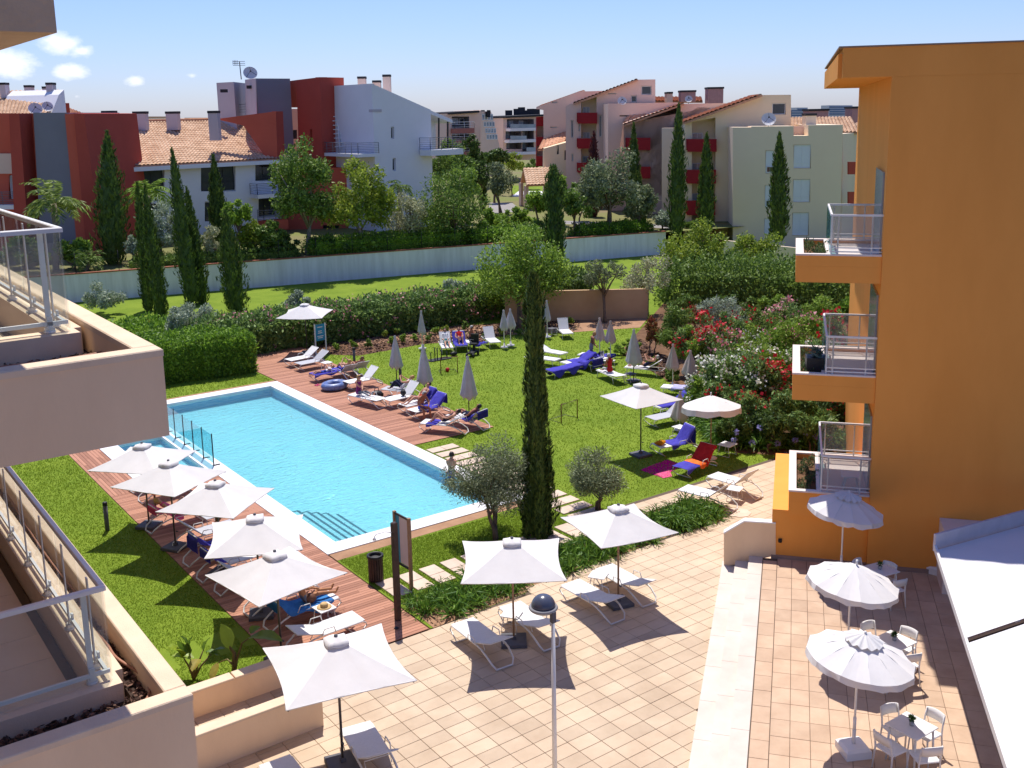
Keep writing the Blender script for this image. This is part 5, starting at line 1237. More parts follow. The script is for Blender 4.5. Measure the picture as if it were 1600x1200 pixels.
LO['l'] = LP((703, 660), (752, 670), .6, 'lounger at the deck corner with a blue towel and a man in a black cap', z0=.04, group=gd)
towel(LO['c'], .0, 1.8, 'blue towel under the child on the far deck lounger', m_blue, seed=2)
towel(LO['i'], 1.0, 1.86, 'blue towel on the raised back behind the person in dark red shorts', m_blue, hang=.3, seed=3)
towel(LO['j'], .6, 1.87, 'bright blue towel hanging over the back beside the bare chested man', m_blue, hang=.45, seed=4)
towel(LO['l'], .9, 1.87, 'blue towel on the corner lounger under the black capped man', m_blue, hang=.35, seed=5)
towel(LO['k'], .3, .75, 'folded blue towel under the reclining woman nearest on the right deck', m_blue, seed=6)
# left deck: heads to the lawn side, two under each parasol
LD = {}
gleft = 'loungers along the left side of the pool'
for i, (fx, fy, an, bk, lab, kd) in enumerate((
    (11.2, 35.6, 0.10, .7, 'empty lounger farthest along the left deck behind the lifebuoy', 'A'), (11.15, 34.3, .06, .62, 'white lounger just behind the lifebuoy post', 'A'),
    (10.55, 31.6, .10, .62, 'lounger carrying the sunbather on the pink towel', 'A'), (10.75, 29.6, .06, .72, 'empty lounger next to the black parasol base, left deck', 'G'),
    (10.65, 28.4, .08, .75, 'lounger with blue towel and the woman seated behind the parasol', 'A'), (10.6, 27.1, .06, .7, 'empty lounger half covered by the parasol with a blue cloth on its back', 'A'),
    (10.7, 26.0, .06, .62, 'empty lounger third from the patio end of the left deck', 'G'), (10.85, 24.3, .06, .55, 'lounger beside the man in navy shirt near the deck end', 'A'), (10.95, 23.25, .06, .6, 'lounger under the azure towel of the blonde woman', 'A'), (10.9, 21.75, .04, .3, 'lounger at the patio end of the left deck half under the nearest parasol', 'A'))):
    LD[i] = lounger(Vector((fx, fy, 0)), math.pi/2+an, bk, lab, kd, .04, gleft)
towel(LD[2], .9, 1.86, 'pink towel over the raised back of the left deck lounger', m_pinkc, hang=.25, seed=7)
towel(LD[4], .5, 1.86, 'blue towel behind the woman seated under the parasol', m_blue, hang=.5, seed=8)
towel(LD[5], 1.3, 1.86, 'dark blue cloth over the back of the half covered lounger', m_blue, hang=.3, seed=9)
towel(LD[8], .2, 1.85, 'azure towel draped over the blonde woman\'s lounger', m_azure, hang=.3, over=.2, seed=10)
# patio
LO['p1'] = LP((722, 992), (792, 1047), .38, 'white patio lounger left of the parasol beside the lamp post, half in shade', z0=.03, group=gp)
LO['p2'] = LP((796, 965), (858, 1012), .33, 'white patio lounger behind the lamp post', z0=.03, group=gp)
LO['p3'] = LP((890, 930), (960, 970), .3, 'white patio lounger left of the pair beside the planted bed', z0=.03, group=gp)
LO['p4'] = LP((942, 905), (1012, 945), .3, 'white patio lounger right of the pair beside the planted bed', z0=.03, group=gp)
LO['p5'] = LP((556, 1158), (590, 1216), .55, 'white lounger with armrests at the bottom edge under the nearest parasol', z0=.03, group=gp)
LO['p6'] = LP((430, 1214), (470, 1270), .55, 'white lounger cut by the bottom edge below the planter wall', z0=.03, group=gp)
LO['p7'] = LP((1066, 778), (1140, 797), .72, 'white lounger front one of the pair on the far patio corner', z0=.03, group=gp)
LO['p8'] = LP((1112, 757), (1184, 779), .78, 'white lounger rear one of the pair on the far patio corner', z0=.03, group=gp)
# lawn
for k, ft, rr_, bk, lab in (('q1', (700, 554), (689, 532), .9, 'lawn lounger of the man in a white shirt by the far mulch bed'), ('q2', (722, 551), (712, 533), .8, 'lawn lounger with a blue towel under the person in red'), ('q3', (757, 547), (735, 544), .0, 'flat lawn lounger under the bare backed seated man'),
    ('q4', (775, 545), (752, 528), .95, 'empty lawn lounger with raised back beside the closed parasol pair'), ('q5', (888, 531), (872, 516), 1.0, 'lone empty lawn lounger near the tan wall'),
    ('q6', (872, 573), (838, 568), .7, 'empty lawn lounger left of the cypress top, front of the far group'), ('q7', (882, 563), (845, 556), .35, 'empty lawn lounger behind the cypress in the far group'),
    ('q8', (858, 591), (898, 583), .1, 'lawn lounger fully covered by a blue towel nearest the cypress'), ('q9', (880, 578), (925, 571), .5, 'lawn lounger with a blue towel second in the covered row'), ('q10', (897, 571), (938, 582), .45, 'lawn lounger with a blue towel hanging to the grass'), ('q11', (906, 563), (950, 568), .1, 'lawn lounger with a blue towel in front of the standing woman'),
    ('q12', (940, 588), (972, 602), .1, 'lawn lounger under the seated tanned woman in white trousers'), ('q13', (978, 583), (1012, 586), .6, 'lawn lounger with the reclining person behind the big closed parasol'),
    ('q14', (1034, 615), (1070, 618), 1.0, 'lawn lounger with a lilac towel before the oleanders'), ('q15', (1024, 648), (1066, 640), .5, 'lawn lounger with blue towels behind the brownish closed parasol')):
    LO[k] = LP(ft, rr_, bk, lab, 'L', 0.0, gl_)
LO['q16'] = LX((1014, 668), EX-.08, .55, 'greyish lounger turned sideways left of the brownish closed parasol', 'G', 0.0, gl_)
LO['q17'] = LP((1023, 712), (1078, 702), .95, 'lawn lounger with blue towel over its back and a mustard bag at the foot', 'A', 0.0, gl_)
LO['q18'] = LP((1062, 748), (1110, 728), .75, 'lawn lounger covered with red, orange and blue cloths beside the magenta mat', 'A', 0.0, gl_)
for k, a, b_, m, lab, hg in (('q2', .0, 1.8, m_blue, 'blue towel under the person in red by the mulch bed', 0), ('q3', .0, .6, m_blue, 'blue towel beside the seated bare backed man', 0), ('q8', -.05, 1.86, m_blue, 'large blue towel covering the lawn lounger nearest the cypress', .3), ('q9', .4, 1.86, m_blue, 'blue towel on the second covered lawn lounger', .2), ('q10', .5, 1.86, m_blue, 'blue towel hanging to the grass from the third covered lounger', .5), ('q11', .2, 1.86, m_blue, 'blue towel on the lounger in front of the standing woman', .15),
    ('q14', .5, 1.86, m_lilac, 'lilac patterned towel over the raised lounger by the oleanders', .4), ('q15', .1, 1.86, m_blue, 'blue towel on the lounger behind the brownish closed parasol', .4), ('q17', .55, 1.87, m_blue, 'blue towel over the lounger with the mustard bag', .75), ('q18', 1.1, 1.87, m_redc, 'red towel on the raised back above the magenta mat', .1), ('q18', .0, .7, m_blue, 'blue towel hanging from the foot of the red backed lounger', 0), ('q18', .72, 1.08, m_orangec, 'orange cloth in the middle of the red backed lounger', 0)):
    towel(LO[k], a, b_, lab, m, wd=.68, over=.32 if k in ('q8', 'q10') else .14, hang=hg, seed=hash(lab) % 50 if False else len(lab))
b = MB(); pts = [G(*p, .012) for p in ((1000, 734), (1042, 718), (1066, 726), (1034, 746))]; b.slab(pts, (0, 0, 1), .01); o = b.build('beach_mat', m_magenta); tag(o, 'magenta beach mat spread on the grass in the parasol shade', 'mat')
b = MB(); pts = [G(*p, .02) for p in ((1024, 740), (1046, 733), (1050, 744), (1036, 747))]; b.slab(pts, (0, 0, 1), .012); o = b.build('towel', m_pinkc); tag(o, 'small pink towel at the corner of the magenta mat', 'towel')
def blob(name, p, r, label, cat, m, sq=(1, 1, .7), mats2=None, rz=0, seed=0):
    rr = random.Random(seed); b = MB(); vs = []; fs = []; a_, q_ = 10, 7
    for i in range(q_+1):
        ph = math.pi*i/q_
        for k in range(a_): th = 2*math.pi*k/a_; f_ = 1+.12*math.sin(3*th+seed)*math.sin(ph)+rr.uniform(-.06, .06); vs.append((r*sq[0]*math.sin(ph)*math.cos(th)*f_, r*sq[1]*math.sin(ph)*math.sin(th)*f_, r*sq[2]*(1-math.cos(ph))*(1 if i < q_ else 1)))
    for i in range(q_):
        for k in range(a_): fs.append((i*a_+k, i*a_+(k+1) % a_, (i+1)*a_+(k+1) % a_, (i+1)*a_+k))
    b.add(vs, fs, 0, True)
    o = thing(name, p, label, cat, None, rz); b.build('body', m, o); h = MB(); t = 2*r*sq[2]
    h.tube([(-r*.4, 0, t*.8), (-r*.3, 0, t*1.25), (r*.3, 0, t*1.25), (r*.4, 0, t*.8)], r*.06, 5); h.build('handle', m, o); return o
blob('bag', lounge_pt(LO['q17'], 0, .25), .2, 'mustard bag lying on the foot of the blue draped lounger', 'bag', m_mustard, (1.3, .8, .4), seed=1)
blob('bag', lounge_pt(LO['h'], .05, .95), .16, 'dark bag on the seat of the white lounger in the deck row', 'bag', m_black, (.8, .8, .9), seed=2)
blob('bag', G(589, 624, .04), .3, 'big black bag on the deck beside the woman in purple', 'bag', m_black, (1, .8, .7), seed=3)
blob('bag', G(709, 556), .2, 'black bag on the grass at the foot of the sunbathers\' loungers', 'bag', m_black, (1, .7, .6), seed=4)
blob('bag', lounge_pt(LD[8], -.1, .75), .17, 'brown black bag between the blonde woman and the man in navy', 'bag', mat('leather', (.16, .07, .04), rough=.6), (1, .8, .8), seed=5)
blob('bag', lounge_pt(LO['q11'], .1, 1.3), .18, 'dark bag on the blue lounger in front of the standing woman', 'bag', m_black, (1, .8, .7), seed=6)
# tables
def side_table(p, rz, label, z0=0.0, m=m_white, h=.42, s=.46):
    t = thing('side_table', (p.x, p.y, z0), label, 'table', 'small side tables', rz); b = MB(); b.box((0, 0, h), (s, s, .025), 0, 0, .008); b.build('top', m, t)
    for q in (-1, 1): b = MB(); b.tube([(q*s*.4, -s*.3, h-.01), (q*s*.47, -s*.46, .015), (q*s*.47, s*.46, .015), (q*s*.4, s*.3, h-.01)], .014, 5); b.build('leg', m_frame, t)
    return t
side_table(G(800, 983, .03), .6, 'small white table between the two loungers by the lamp post', .028)
side_table(G(935, 921, .03), .55, 'small white table between the loungers beside the planted bed', .028)
side_table(G(1148, 782, .03), .4, 'small white table between the pair on the far patio corner', .028)
side_table(G(1136, 711), .2, 'small white table on the grass beside the lilac flowers', 0, s=.55)
side_table(G(1062, 683), .0, 'small table with white top and dark legs beside the sideways lounger', 0, m_whitec)
side_table(Vector((10.35, 22.6, 0)), .1, 'small white table carrying the straw hat', .04)
side_table(Vector((10.3, 30.5, 0)), .1, 'small grey white table left of the sunbather on the pink towel', .04, m_slinggreyshade)
side_table(G(511, 580), .1, 'round edged white table at the far end of the deck', .04)
side_table(G(941, 572), .1, 'white table with bottles behind the standing woman', 0)
side_table(G(952, 576), .3, 'white table right of the standing woman', 0)
side_table(G(862, 524), .1, 'dark low table next to the lone lawn lounger', 0, m_base)
side_table(G(985, 597), .1, 'dark low table under the big closed parasol', 0, m_base)
ht = thing('straw_hat', (10.35, 22.6, .04+.435), 'straw hat lying on the small white table', 'hat'); b = MB(); b.lathe([(.19, .0), (.19, .012), (.1, .02)], (0, 0, 0), 18); b.build('brim', m_straw, ht); b = MB(); b.lathe([(.1, .015), (.098, .09), (.07, .115), (.01, .12)], (0, 0, 0), 18); b.build('crown', m_straw, ht)
# café set on the terrace
def make_chair():
    r_ = bpy.data.objects.new('plastic_chair', None); C.objects.link(r_); WL[r_] = Vector((0, 0, 0))
    b = MB(); b.box((0, 0, .445), (.43, .42, .03), 0, 0, .012); b.build('seat', m_white, r_)
    for x, y, q in ((-.19, -.19, 1), (.19, -.19, 1), (-.2, .2, 0), (.2, .2, 0)):
        b = MB()
        if q: b.tube([(x*1.12, y*1.12, 0), (x, y, .44)], [.014, .02], 6)
        else: b.tube([(x*1.1, y*1.2, 0), (x, y, .44), (x*.98, y*1.12, .62), (x*.95, y*1.3, .8)], [.014, .02, .018, .014], 6)
        b.build('leg', m_white, r_)
    b = MB(); vs = []; fs = []
    for i in range(9):
        t = -1+2*i/8; x = .2*t; y = .26+.03*(1-t*t)+.0
        for z, o_ in ((.62+.03*(1-t*t)*0, .0), (.72, .015), (.80+.02*(1-t*t), .03)): vs.append((x, y+o_-.02, z))
        for z, o_ in ((.62, .02), (.72, .035), (.80+.02*(1-t*t), .048)): vs.append((x, y+o_-.02, z))
    for i in range(8):
        a_ = i*6; q = a_+6
        for j in (0, 1): fs += [(a_+j, a_+j+1, q+j+1, q+j), (a_+3+j, q+3+j, q+4+j, a_+4+j)]
        fs += [(a_, q, q+3, a_+3), (a_+2, a_+5, q+5, q+2)]
    fs += [(0, 3, 4, 1), (1, 4, 5, 2), (48, 49, 52, 51), (49, 50, 53, 52)]
    b.add(vs, fs, 0, True); b.build('backrest', m_white, r_)
    return r_
chair0 = make_chair(); cu = [False]
def chair(p, rz, label):
    o = copy_tree(chair0) if cu[0] else chair0; cu[0] = True; o.location = (p.x, p.y, ZR); o.rotation_euler = (0, 0, rz); tag(o, label, 'chair', 'white chairs at the café tables'); return o
def cafe(corners, lab, pot_lab):
    ps = [G(*c, ZR+.73) for c in corners]; c_ = sum(ps, Vector())/4; d = ps[1]-ps[0]; rz = math.atan2(d.y, d.x)
    t = thing('cafe_table', (c_.x, c_.y, ZR), lab, 'table', 'café tables', rz); b = MB(); b.box((0, 0, .735), (.68, .68, .025), 0, 0, .01); b.build('top', m_white, t)
    for sx in (-1, 1):
        for sy in (-1, 1): b = MB(); b.tube([(sx*.27, sy*.27, .73), (sx*.3, sy*.3, 0)], [.024, .018], 7); b.build('leg', m_white, t)
    pt = thing('potted_plant', (c_.x, c_.y, ZR+.749), pot_lab, 'plant', 'table plants'); b = MB(); b.lathe([(.04, 0), (.05, .09), (.043, .09), (.04, .08)], (0, 0, 0), 12); b.build('pot', mat('grey_pot', (.35, .37, .4), rough=.7), pt)
    k = 60; p = np.zeros((k, 3))+[0, 0, .13]; ax = unit(rng.normal(size=(k, 3))+[0, 0, .8]); v, f = leaf_geo(p+ax*.05, ax, np.full(k, .11), .22); npmesh('leaves', v, f, leafm('succulent', (.1, .2, .05), (.04, .1, .03)), parent=pt)
    return c_, rz
T = cafe([(1382.5, 1129), (1417, 1110), (1469, 1142), (1429, 1158)], 'white café table nearest the camera, half in parasol shade', 'small potted green plant on the nearest café table')
def chair_at(cx, cy, face, lab, zz=.8):                 # back-top picture position
    p = G(cx, cy, ZR+zz); d = Vector((face.x-p.x, face.y-p.y, 0)).normalized(); rz = math.atan2(-(-d.x), -d.y) if False else math.atan2(d.x, -d.y)
    q = p+d*.24; chair(Vector((q.x, q.y, 0)), rz, lab)
for cx, cy, lab in ((1391, 1103, 'white chair beyond the nearest café table, on its left'), (1461, 1112, 'white chair beyond the nearest café table, on its right'), (1380, 1147, 'white chair on the left near side of the nearest café table'), (1456, 1166, 'white chair on the right near side of the nearest café table')): chair_at(cx, cy, T[0], lab)
T = cafe([(1365, 994), (1387, 984), (1430, 1009), (1408, 1020)], 'white café table in the middle of the terrace behind the vented parasol', 'small potted green plant on the middle café table')
for cx, cy, lab in ((1357, 973, 'white chair left of the middle café table'), (1420, 983, 'white chair beyond the middle café table'), (1426, 1021, 'white chair on the near right side of the middle café table'), (1372, 1026, 'white chair on the near left of the middle café table, hidden by the parasol')): chair_at(cx, cy, T[0], lab)
T = cafe([(1348, 886), (1371, 880), (1400, 893), (1380, 902)], 'white café table in shade by the orange wall', 'small potted plant on the shaded café table')
for cx, cy, lab in ((1340, 875, 'white chair left of the shaded café table'), (1390, 880, 'white chair beyond the shaded café table'), (1406, 905, 'white chair on the near right of the shaded café table')): chair_at(cx, cy, T[0], lab)
# ------------------------------------------------------------------ street furniture and small things
pt_ = G(864, 958, 4.15); lp = thing('lamp_post', (pt_.x, pt_.y, .028), 'tall grey lamp post with a dark dome light on the patio', 'lamp')
b = MB(); b.tube([(0, 0, 0), (0, 0, 4.1)], [.05, .032], 10); b.build('pole', m_alu, lp); b = MB(); b.lathe([(.09, 0), (.09, .03), (.05, .1)], (0, 0, 0), 10); b.build('foot', m_alu, lp)
dv = (G(846, 950, 4.15)-pt_); dv.z = 0; dv *= .23/max(dv.length, .01); dv *= 1.0
b = MB(); b.box((0, 0, 4.05), (.08, .08, .2)); b.bar((0, 0, 4.14), (dv.x, dv.y, 4.14), .06, .07); b.build('bracket', m_base, lp)
b = MB(); b.lathe([(.24, 4.12), (.26, 4.15), (.24, 4.18)], (dv.x, dv.y, 0), 24); b.build('ring', mat('lamp_ring', (.3, .29, .29), rough=.4), lp)
b = MB(); b.lathe([(.215*math.cos(i*math.pi/16), 4.18+.21*math.sin(i*math.pi/16)) for i in range(9)], (dv.x, dv.y, 0), 24); b.build('dome', mat('lamp_dome', (.07, .08, .12), rough=.25, spec=.5), lp)
b = MB(); b.lathe([(.2, 4.09), (.21, 4.12)], (dv.x, dv.y, 0), 20); b.build('diffuser', m_winl, lp)
p = G(622, 968, .04); sh = thing('shower_post', (p.x, p.y, .03), 'dark square poolside shower post with a thin curved arm', 'shower', rz=.1)
b = MB(); b.box((0, 0, 1.32), (.13, .13, 2.64), 0, 0, .02); b.build('post', mat('dark_wood', (.06, .035, .028), (.035, .02, .018), scale=6, rough=.5), sh)
dl = (G(592, 836, 2.35)-p); b = MB(); b.tube([(0, 0, 2.35), (-.2, .1, 2.42), (-.42, .2, 2.38), (-.46, .22, 2.3)], .012, 6); b.lathe([(.05, 0), (.03, .05), (.01, .07)], (-.46, .22, 2.24), 10); b.build('shower_arm', m_alu, sh)
b = MB(); b.box((-.3, -.35, .02), (.1, .1, .012)); b.build('drain', m_black, sh)
# notice board behind it
pa_, pb_ = G(643, 921), G(622, 908); bd = thing('notice_board', pa_, 'pool rules board of teal and white panels between two timber posts', 'sign'); u_ = (pb_-pa_).normalized(); Lb = .72
nb_ = Vector((-u_.y, u_.x, 0))
for k in (0, 1): q = MB(); c_ = pa_+u_*Lb*k; q.bar(c_, c_+Vector((0, 0, 2.05)), .08, .08); q.build('post', m_wpole, bd, True)
for (t0, t1, z0_, z1_, m) in ((.06, .98*Lb-.04, .62, 1.98, mat('board_white', (.62, .55, .57), (.56, .5, .52), scale=3, rough=.5)),):
    q = MB(); q.slab([pa_+u_*t0+Vector((0, 0, z0_)), pa_+u_*t1+Vector((0, 0, z0_)), pa_+u_*t1+Vector((0, 0, z1_)), pa_+u_*t0+Vector((0, 0, z1_))], nb_, .03); q.build('board', m, bd, True)
q = MB(); q.slab([pa_+u_*(Lb*.68)+nb_*.004+Vector((0, 0, .62)), pa_+u_*(Lb*.93)+nb_*.004+Vector((0, 0, .62)), pa_+u_*(Lb*.93)+nb_*.004+Vector((0, 0, 1.98)), pa_+u_*(Lb*.68)+nb_*.004+Vector((0, 0, 1.98))], nb_, .038); q.build('teal_strip', mat('board_teal', (.02, .3, .36), (.03, .2, .4), scale=2, rough=.5), bd, True)
for z0_ in (.57, 2.0): q = MB(); q.bar(pa_+u_*.04+Vector((0, 0, z0_)), pa_+u_*(Lb-.04)+Vector((0, 0, z0_)), .04, .05); q.build('rail', m_black, bd, True)
# blue notice board at the far end of the deck
pa_, pb_ = G(494, 556), G(510, 553); bd = thing('notice_board', pa_, 'blue notice board on white posts behind the far parasol', 'sign'); u_ = (pb_-pa_).normalized(); Lb = (pb_-pa_).length; nb_ = Vector((u_.y, -u_.x, 0))
for k in (0, 1): q = MB(); c_ = pa_+u_*Lb*k; q.bar(c_, c_+Vector((0, 0, 1.75)), .06, .06); q.build('post', m_white, bd, True)
q = MB(); q.slab([pa_+u_*.03+Vector((0, 0, .8)), pb_-u_*.03+Vector((0, 0, .8)), pb_-u_*.03+Vector((0, 0, 1.7)), pa_+u_*.03+Vector((0, 0, 1.7))], nb_, .03); q.build('board', mat('board_blue', (.02, .2, .4), (.04, .3, .5), scale=3, rough=.4), bd, True)
for k, (z0_, w_) in enumerate(((1.52, .5), (1.3, .35), (1.2, .4), (1.02, .6), (.93, .45))):
    q = MB(); s_ = pa_+u_*(Lb*(1-w_)/2)+nb_*.012; e_ = pa_+u_*(Lb*(1+w_)/2)+nb_*.012; q.slab([s_+Vector((0, 0, z0_)), e_+Vector((0, 0, z0_)), e_+Vector((0, 0, z0_+.05)), s_+Vector((0, 0, z0_+.05))], nb_, .014); q.build('print_line', m_whitec, bd, True)
p = G(588, 908); bn = thing('litter_bin', (p.x, p.y, 0), 'round dark slatted litter bin on the grass beside the deck', 'bin')
for k in range(18): th = 2*math.pi*k/18; q = MB(); q.box((.19*math.cos(th), .19*math.sin(th), .38), (.03, .05, .66), th); q.build('slat', bpy.data.materials['dark_wood'], bn)
b = MB(); b.lathe([(.2, .7), (.235, .72), (.235, .78), (.19, .8), (.16, .76), (.16, .2)], (0, 0, 0), 20); b.build('rim', m_black, bn); b = MB(); b.lathe([(.17, .03), (.17, .6)], (0, 0, 0), 16); b.build('liner', m_black, bn)
def bollard(base, lab, h=.85):
    p = G(*base); o = thing('bollard_light', (p.x, p.y, 0), lab, 'bollard', 'dark bollard lights on the lawn'); b = MB(); b.tube([(0, 0, 0), (0, 0, h-.12)], .07, 10); b.build('post', m_base, o); b = MB(); b.lathe([(.07, h-.12), (.075, h-.1), (.075, h-.02), (.06, h), (.01, h+.01)], (0, 0, 0), 10); b.build('cap', m_black, o)
bollard((168, 829), 'dark bollard on the shaded left lawn beside the deck', .95); bollard((554, 571), 'dark bollard on the grass behind the far deck loungers', .95); bollard((626, 599), 'dark bollard right beside the leftmost grey closed parasol', .95)
def goal(pts, lab, hgt, dep=.7):
    a_, b_ = G(*pts[0]), G(*pts[1]); u = b_-a_; n_ = Vector((-u.y, u.x, 0)).normalized()*dep
    if n_.dot(a_) < 0: n_ = -n_
    o = thing('football_goal', a_, lab, 'goal', 'small football goals'); Z = Vector((0, 0, hgt)); b = MB()
    b.tube([a_, a_+Z, b_+Z, b_], .025, 6); b.build('frame', mat('goal_red', (.12, .02, .015), rough=.5), o, True); b = MB(); b.tube([a_, a_+n_, b_+n_, b_], .02, 5); b.build('ground_bar', m_black, o, True)
    b = MB()
    for k in range(1, 12): t = k/12; b.tube([a_+u*t+Z, a_+u*t+n_], .004, 3)
    for k in range(1, 8): t = k/8; b.tube([a_.lerp(a_+n_, t)+Z*(1-t), b_.lerp(b_+n_, t)+Z*(1-t)], .004, 3)
    b.build('net', m_black, o, True, kind='stuff'); return a_, b_, n_
g1 = goal([(689, 584), (715, 582)], 'small football goal behind the deck with a red ball in it', .82)
goal([(877, 661), (902, 653)], 'small football goal in the middle of the lawn', .8)
p = (g1[0]+g1[1])/2+Vector((0, 0, 0)); b = MB(); b.lathe([(.11*math.sin(math.pi*i/8), .11-.11*math.cos(math.pi*i/8)) for i in range(9)], (0, 0, 0), 14)
pb_ = g1[0]*.65+g1[1]*.35; o = thing('ball', (pb_.x+.2, pb_.y+.25, .0), 'red football resting in the far goal', 'ball'); b.build('body', m_redp, o); q = MB(); q.tube([(.112*math.cos(t*.5), 0, .11+.112*math.sin(t*.5)) for t in range(13)], .006, 4); q.build('seam', m_black, o)
# lifebuoy on its stand
p = Vector((9.45, 33.2, .04)); o = thing('lifebuoy', (p.x, p.y, p.z+.55), 'red lifebuoy with white bands hanging on a post beside the left deck', 'lifebuoy', rz=.9)
b = MB(); R_, r_ = .3, .075; vs = []; fs = []; mi = []
for i in range(24):
    th = 2*math.pi*i/24
    for k in range(8): ph = 2*math.pi*k/8; vs.append(((R_+r_*math.cos(ph))*math.cos(th), r_*math.sin(ph), (R_+r_*math.cos(ph))*math.sin(th)+.35))
for i in range(24):
    for k in range(8): b_ = ((i+1) % 24); fs.append((i*8+k, i*8+(k+1) % 8, b_*8+(k+1) % 8, b_*8+k)); mi.append(1 if i % 6 == 0 else 0)
b.v = vs; b.f = fs; b.m = mi; b.smooth = [True]*len(fs); b.build('ring', [m_redp, m_whitec], o); q = MB(); q.tube([(R_*1.2*math.cos(t*.26), .03, R_*1.2*math.sin(t*.26)+.35) for t in range(24)], .01, 4); q.build('rope', m_whitec, o)
o = thing('buoy_post', (p.x-.0, p.y+.12, 0.03), 'slim dark post carrying the red lifebuoy', 'post'); b = MB(); b.tube([(0, 0, 0), (0, 0, 1.5)], .035, 8); b.build('post', m_dpole, o); b = MB(); b.tube([(0, 0, 1.2), (-.3, .1, 1.55)], .015, 5); b.tube([(0, -.02, 1.15), (0, -.16, 1.15)], .015, 5); b.build('hook', m_dpole, o)
# pool glass fence: six posts, five panes
o = thing('pool_fence', (12.56, 39, .035), 'low glass safety fence between the children pool and the main pool', 'fence'); y0, y1 = 36.35, 41.7
for k in range(6):
    y = y0+(y1-y0)*k/5; q = MB(); q.box((12.56, y, .035+.62), (.035, .035, 1.24)); q.build('post', m_black, o, True)
    q = MB(); q.box((12.66, y, .05), (.26, .06, .03)); q.build('foot', m_black, o, True)
    if k < 5: q = MB(); q.box((12.56, y+(y1-y0)/10, .68), (.012, (y1-y0)/5-.05, 1.1)); q.build('pane', g_pool, o, True)
# drain cover, scooter, flip flops, ring
o = thing('drain_cover', G(1153, 801, .03), 'octagonal pale drain cover set in the patio tiles', 'cover'); b = MB(); b.lathe([(.42, 0), (.42, .012)], (0, 0, 0), 8, 0, False); b.build('plate', m_slab, o); 
for s in (-1, 1): q = MB(); q.box((s*.05, 0, .016), (.04, .02, .012)); q.build('slot', m_black, o)
p = G(738, 556); o = thing('mobility_scooter', (p.x, p.y, 0), 'black electric scooter parked on the grass beside the seated bare backed man', 'scooter', rz=-.9)
b = MB(); b.box((0, .05, .2), (.36, .8, .1), 0, 0, .03); b.build('deck', m_black, o); b = MB(); b.box((0, .35, .6), (.42, .4, .1), 0, 0, .03); b.box((0, .55, .85), (.42, .08, .5), 0, 0, .03); b.box((0, .35, .4), (.12, .12, .4)); b.build('seat', m_black, o)
b = MB(); b.tube([(0, -.38, .25), (0, -.3, .95)], .03, 6); b.tube([(-.2, -.3, .95), (.2, -.3, .95)], .02, 5); b.build('steering_column', m_base, o)
for x, y in ((-.22, .35), (.22, .35), (-.18, -.4), (.18, -.4)): q = MB(); q.tube([(x-.04, y, .11), (x+.04, y, .11)], .11, 12); q.build('wheel', m_black, o)
def shoes(p, rz, lab, m):
    o = thing('flip_flops', p, lab, 'shoes', None, rz)
    for s in (-1, 1):
        q = MB(); q.lathe([(.05, 0), (.05, .02)], (0, 0, 0), 10); q.v = [(x*.9+s*.08, y*2.4, z) for x, y, z in q.v]; q.tube([(s*.08-.045, .0, .02), (s*.08, .07, .06), (s*.08+.045, .0, .02)], .01, 4); q.build('shoe', m, o)
shoes(Vector((11.5, 30.4, .042)), .6, 'pair of dark sandals on the deck by the sunbather with the pink towel', m_black)
shoes(G(496, 602, .042), .4, 'pink sandals on the deck beside the inflatable ring', m_pinkc)
p = G(523, 607, .05); o = thing('inflatable_ring', p, 'blue grey inflatable ring lying on the far deck', 'pool float', rz=.3); b = MB(); vs = []; fs = []
for i in range(20):
    th = 2*math.pi*i/20
    for k in range(8): ph = 2*math.pi*k/8; vs.append(((.42+.17*math.cos(ph))*math.cos(th)*1.2, (.42+.17*math.cos(ph))*math.sin(th), .17+.17*math.sin(ph)))
for i in range(20):
    for k in range(8): b_ = (i+1) % 20; fs.append((i*8+k, i*8+(k+1) % 8, b_*8+(k+1) % 8, b_*8+k))
b.add(vs, fs, 0, True); b.build('tube', m_bluep, o); q = MB(); q.lathe([(.02, .33), (.025, .36)], (.5, 0, 0), 6); q.build('valve', m_whitec, o)
o = thing('bar_set', G(686, 562), 'dark metal stand with upright bars on the lawn below the slim parasol', 'stand'); b = MB(); b.box((0, 0, .03), (1.3, .5, .03)); b.build('foot', m_black, o)
for x, h_ in ((-.5, .45), (-.25, .7), (-.1, .65), (.15, .6), (.5, .35)): q = MB(); q.tube([(x, 0, .03), (x, 0, h_)], .03, 5); q.build('bar', m_black, o)
for i, (x, y) in enumerate(((939, 561), (943, 560))):
    o = thing('bottle', G(x, y, .0)+Vector((0, 0, .434)) if False else Vector((G(941, 572).x-.08+.16*i, G(941, 572).y, .434)), ('tall clear' if i else 'shorter white')+' bottle on the table behind the standing woman', 'bottle'); q = MB(); q.lathe([(.04, 0), (.04, .16+.05*i), (.015, .22+.05*i), (.015, .27+.05*i)], (0, 0, 0), 8); q.build('body', m_whitec, o); q = MB(); q.lathe([(.018, .27+.05*i), (.018, .3+.05*i)], (0, 0, 0), 6); q.build('cap', m_bluep, o)
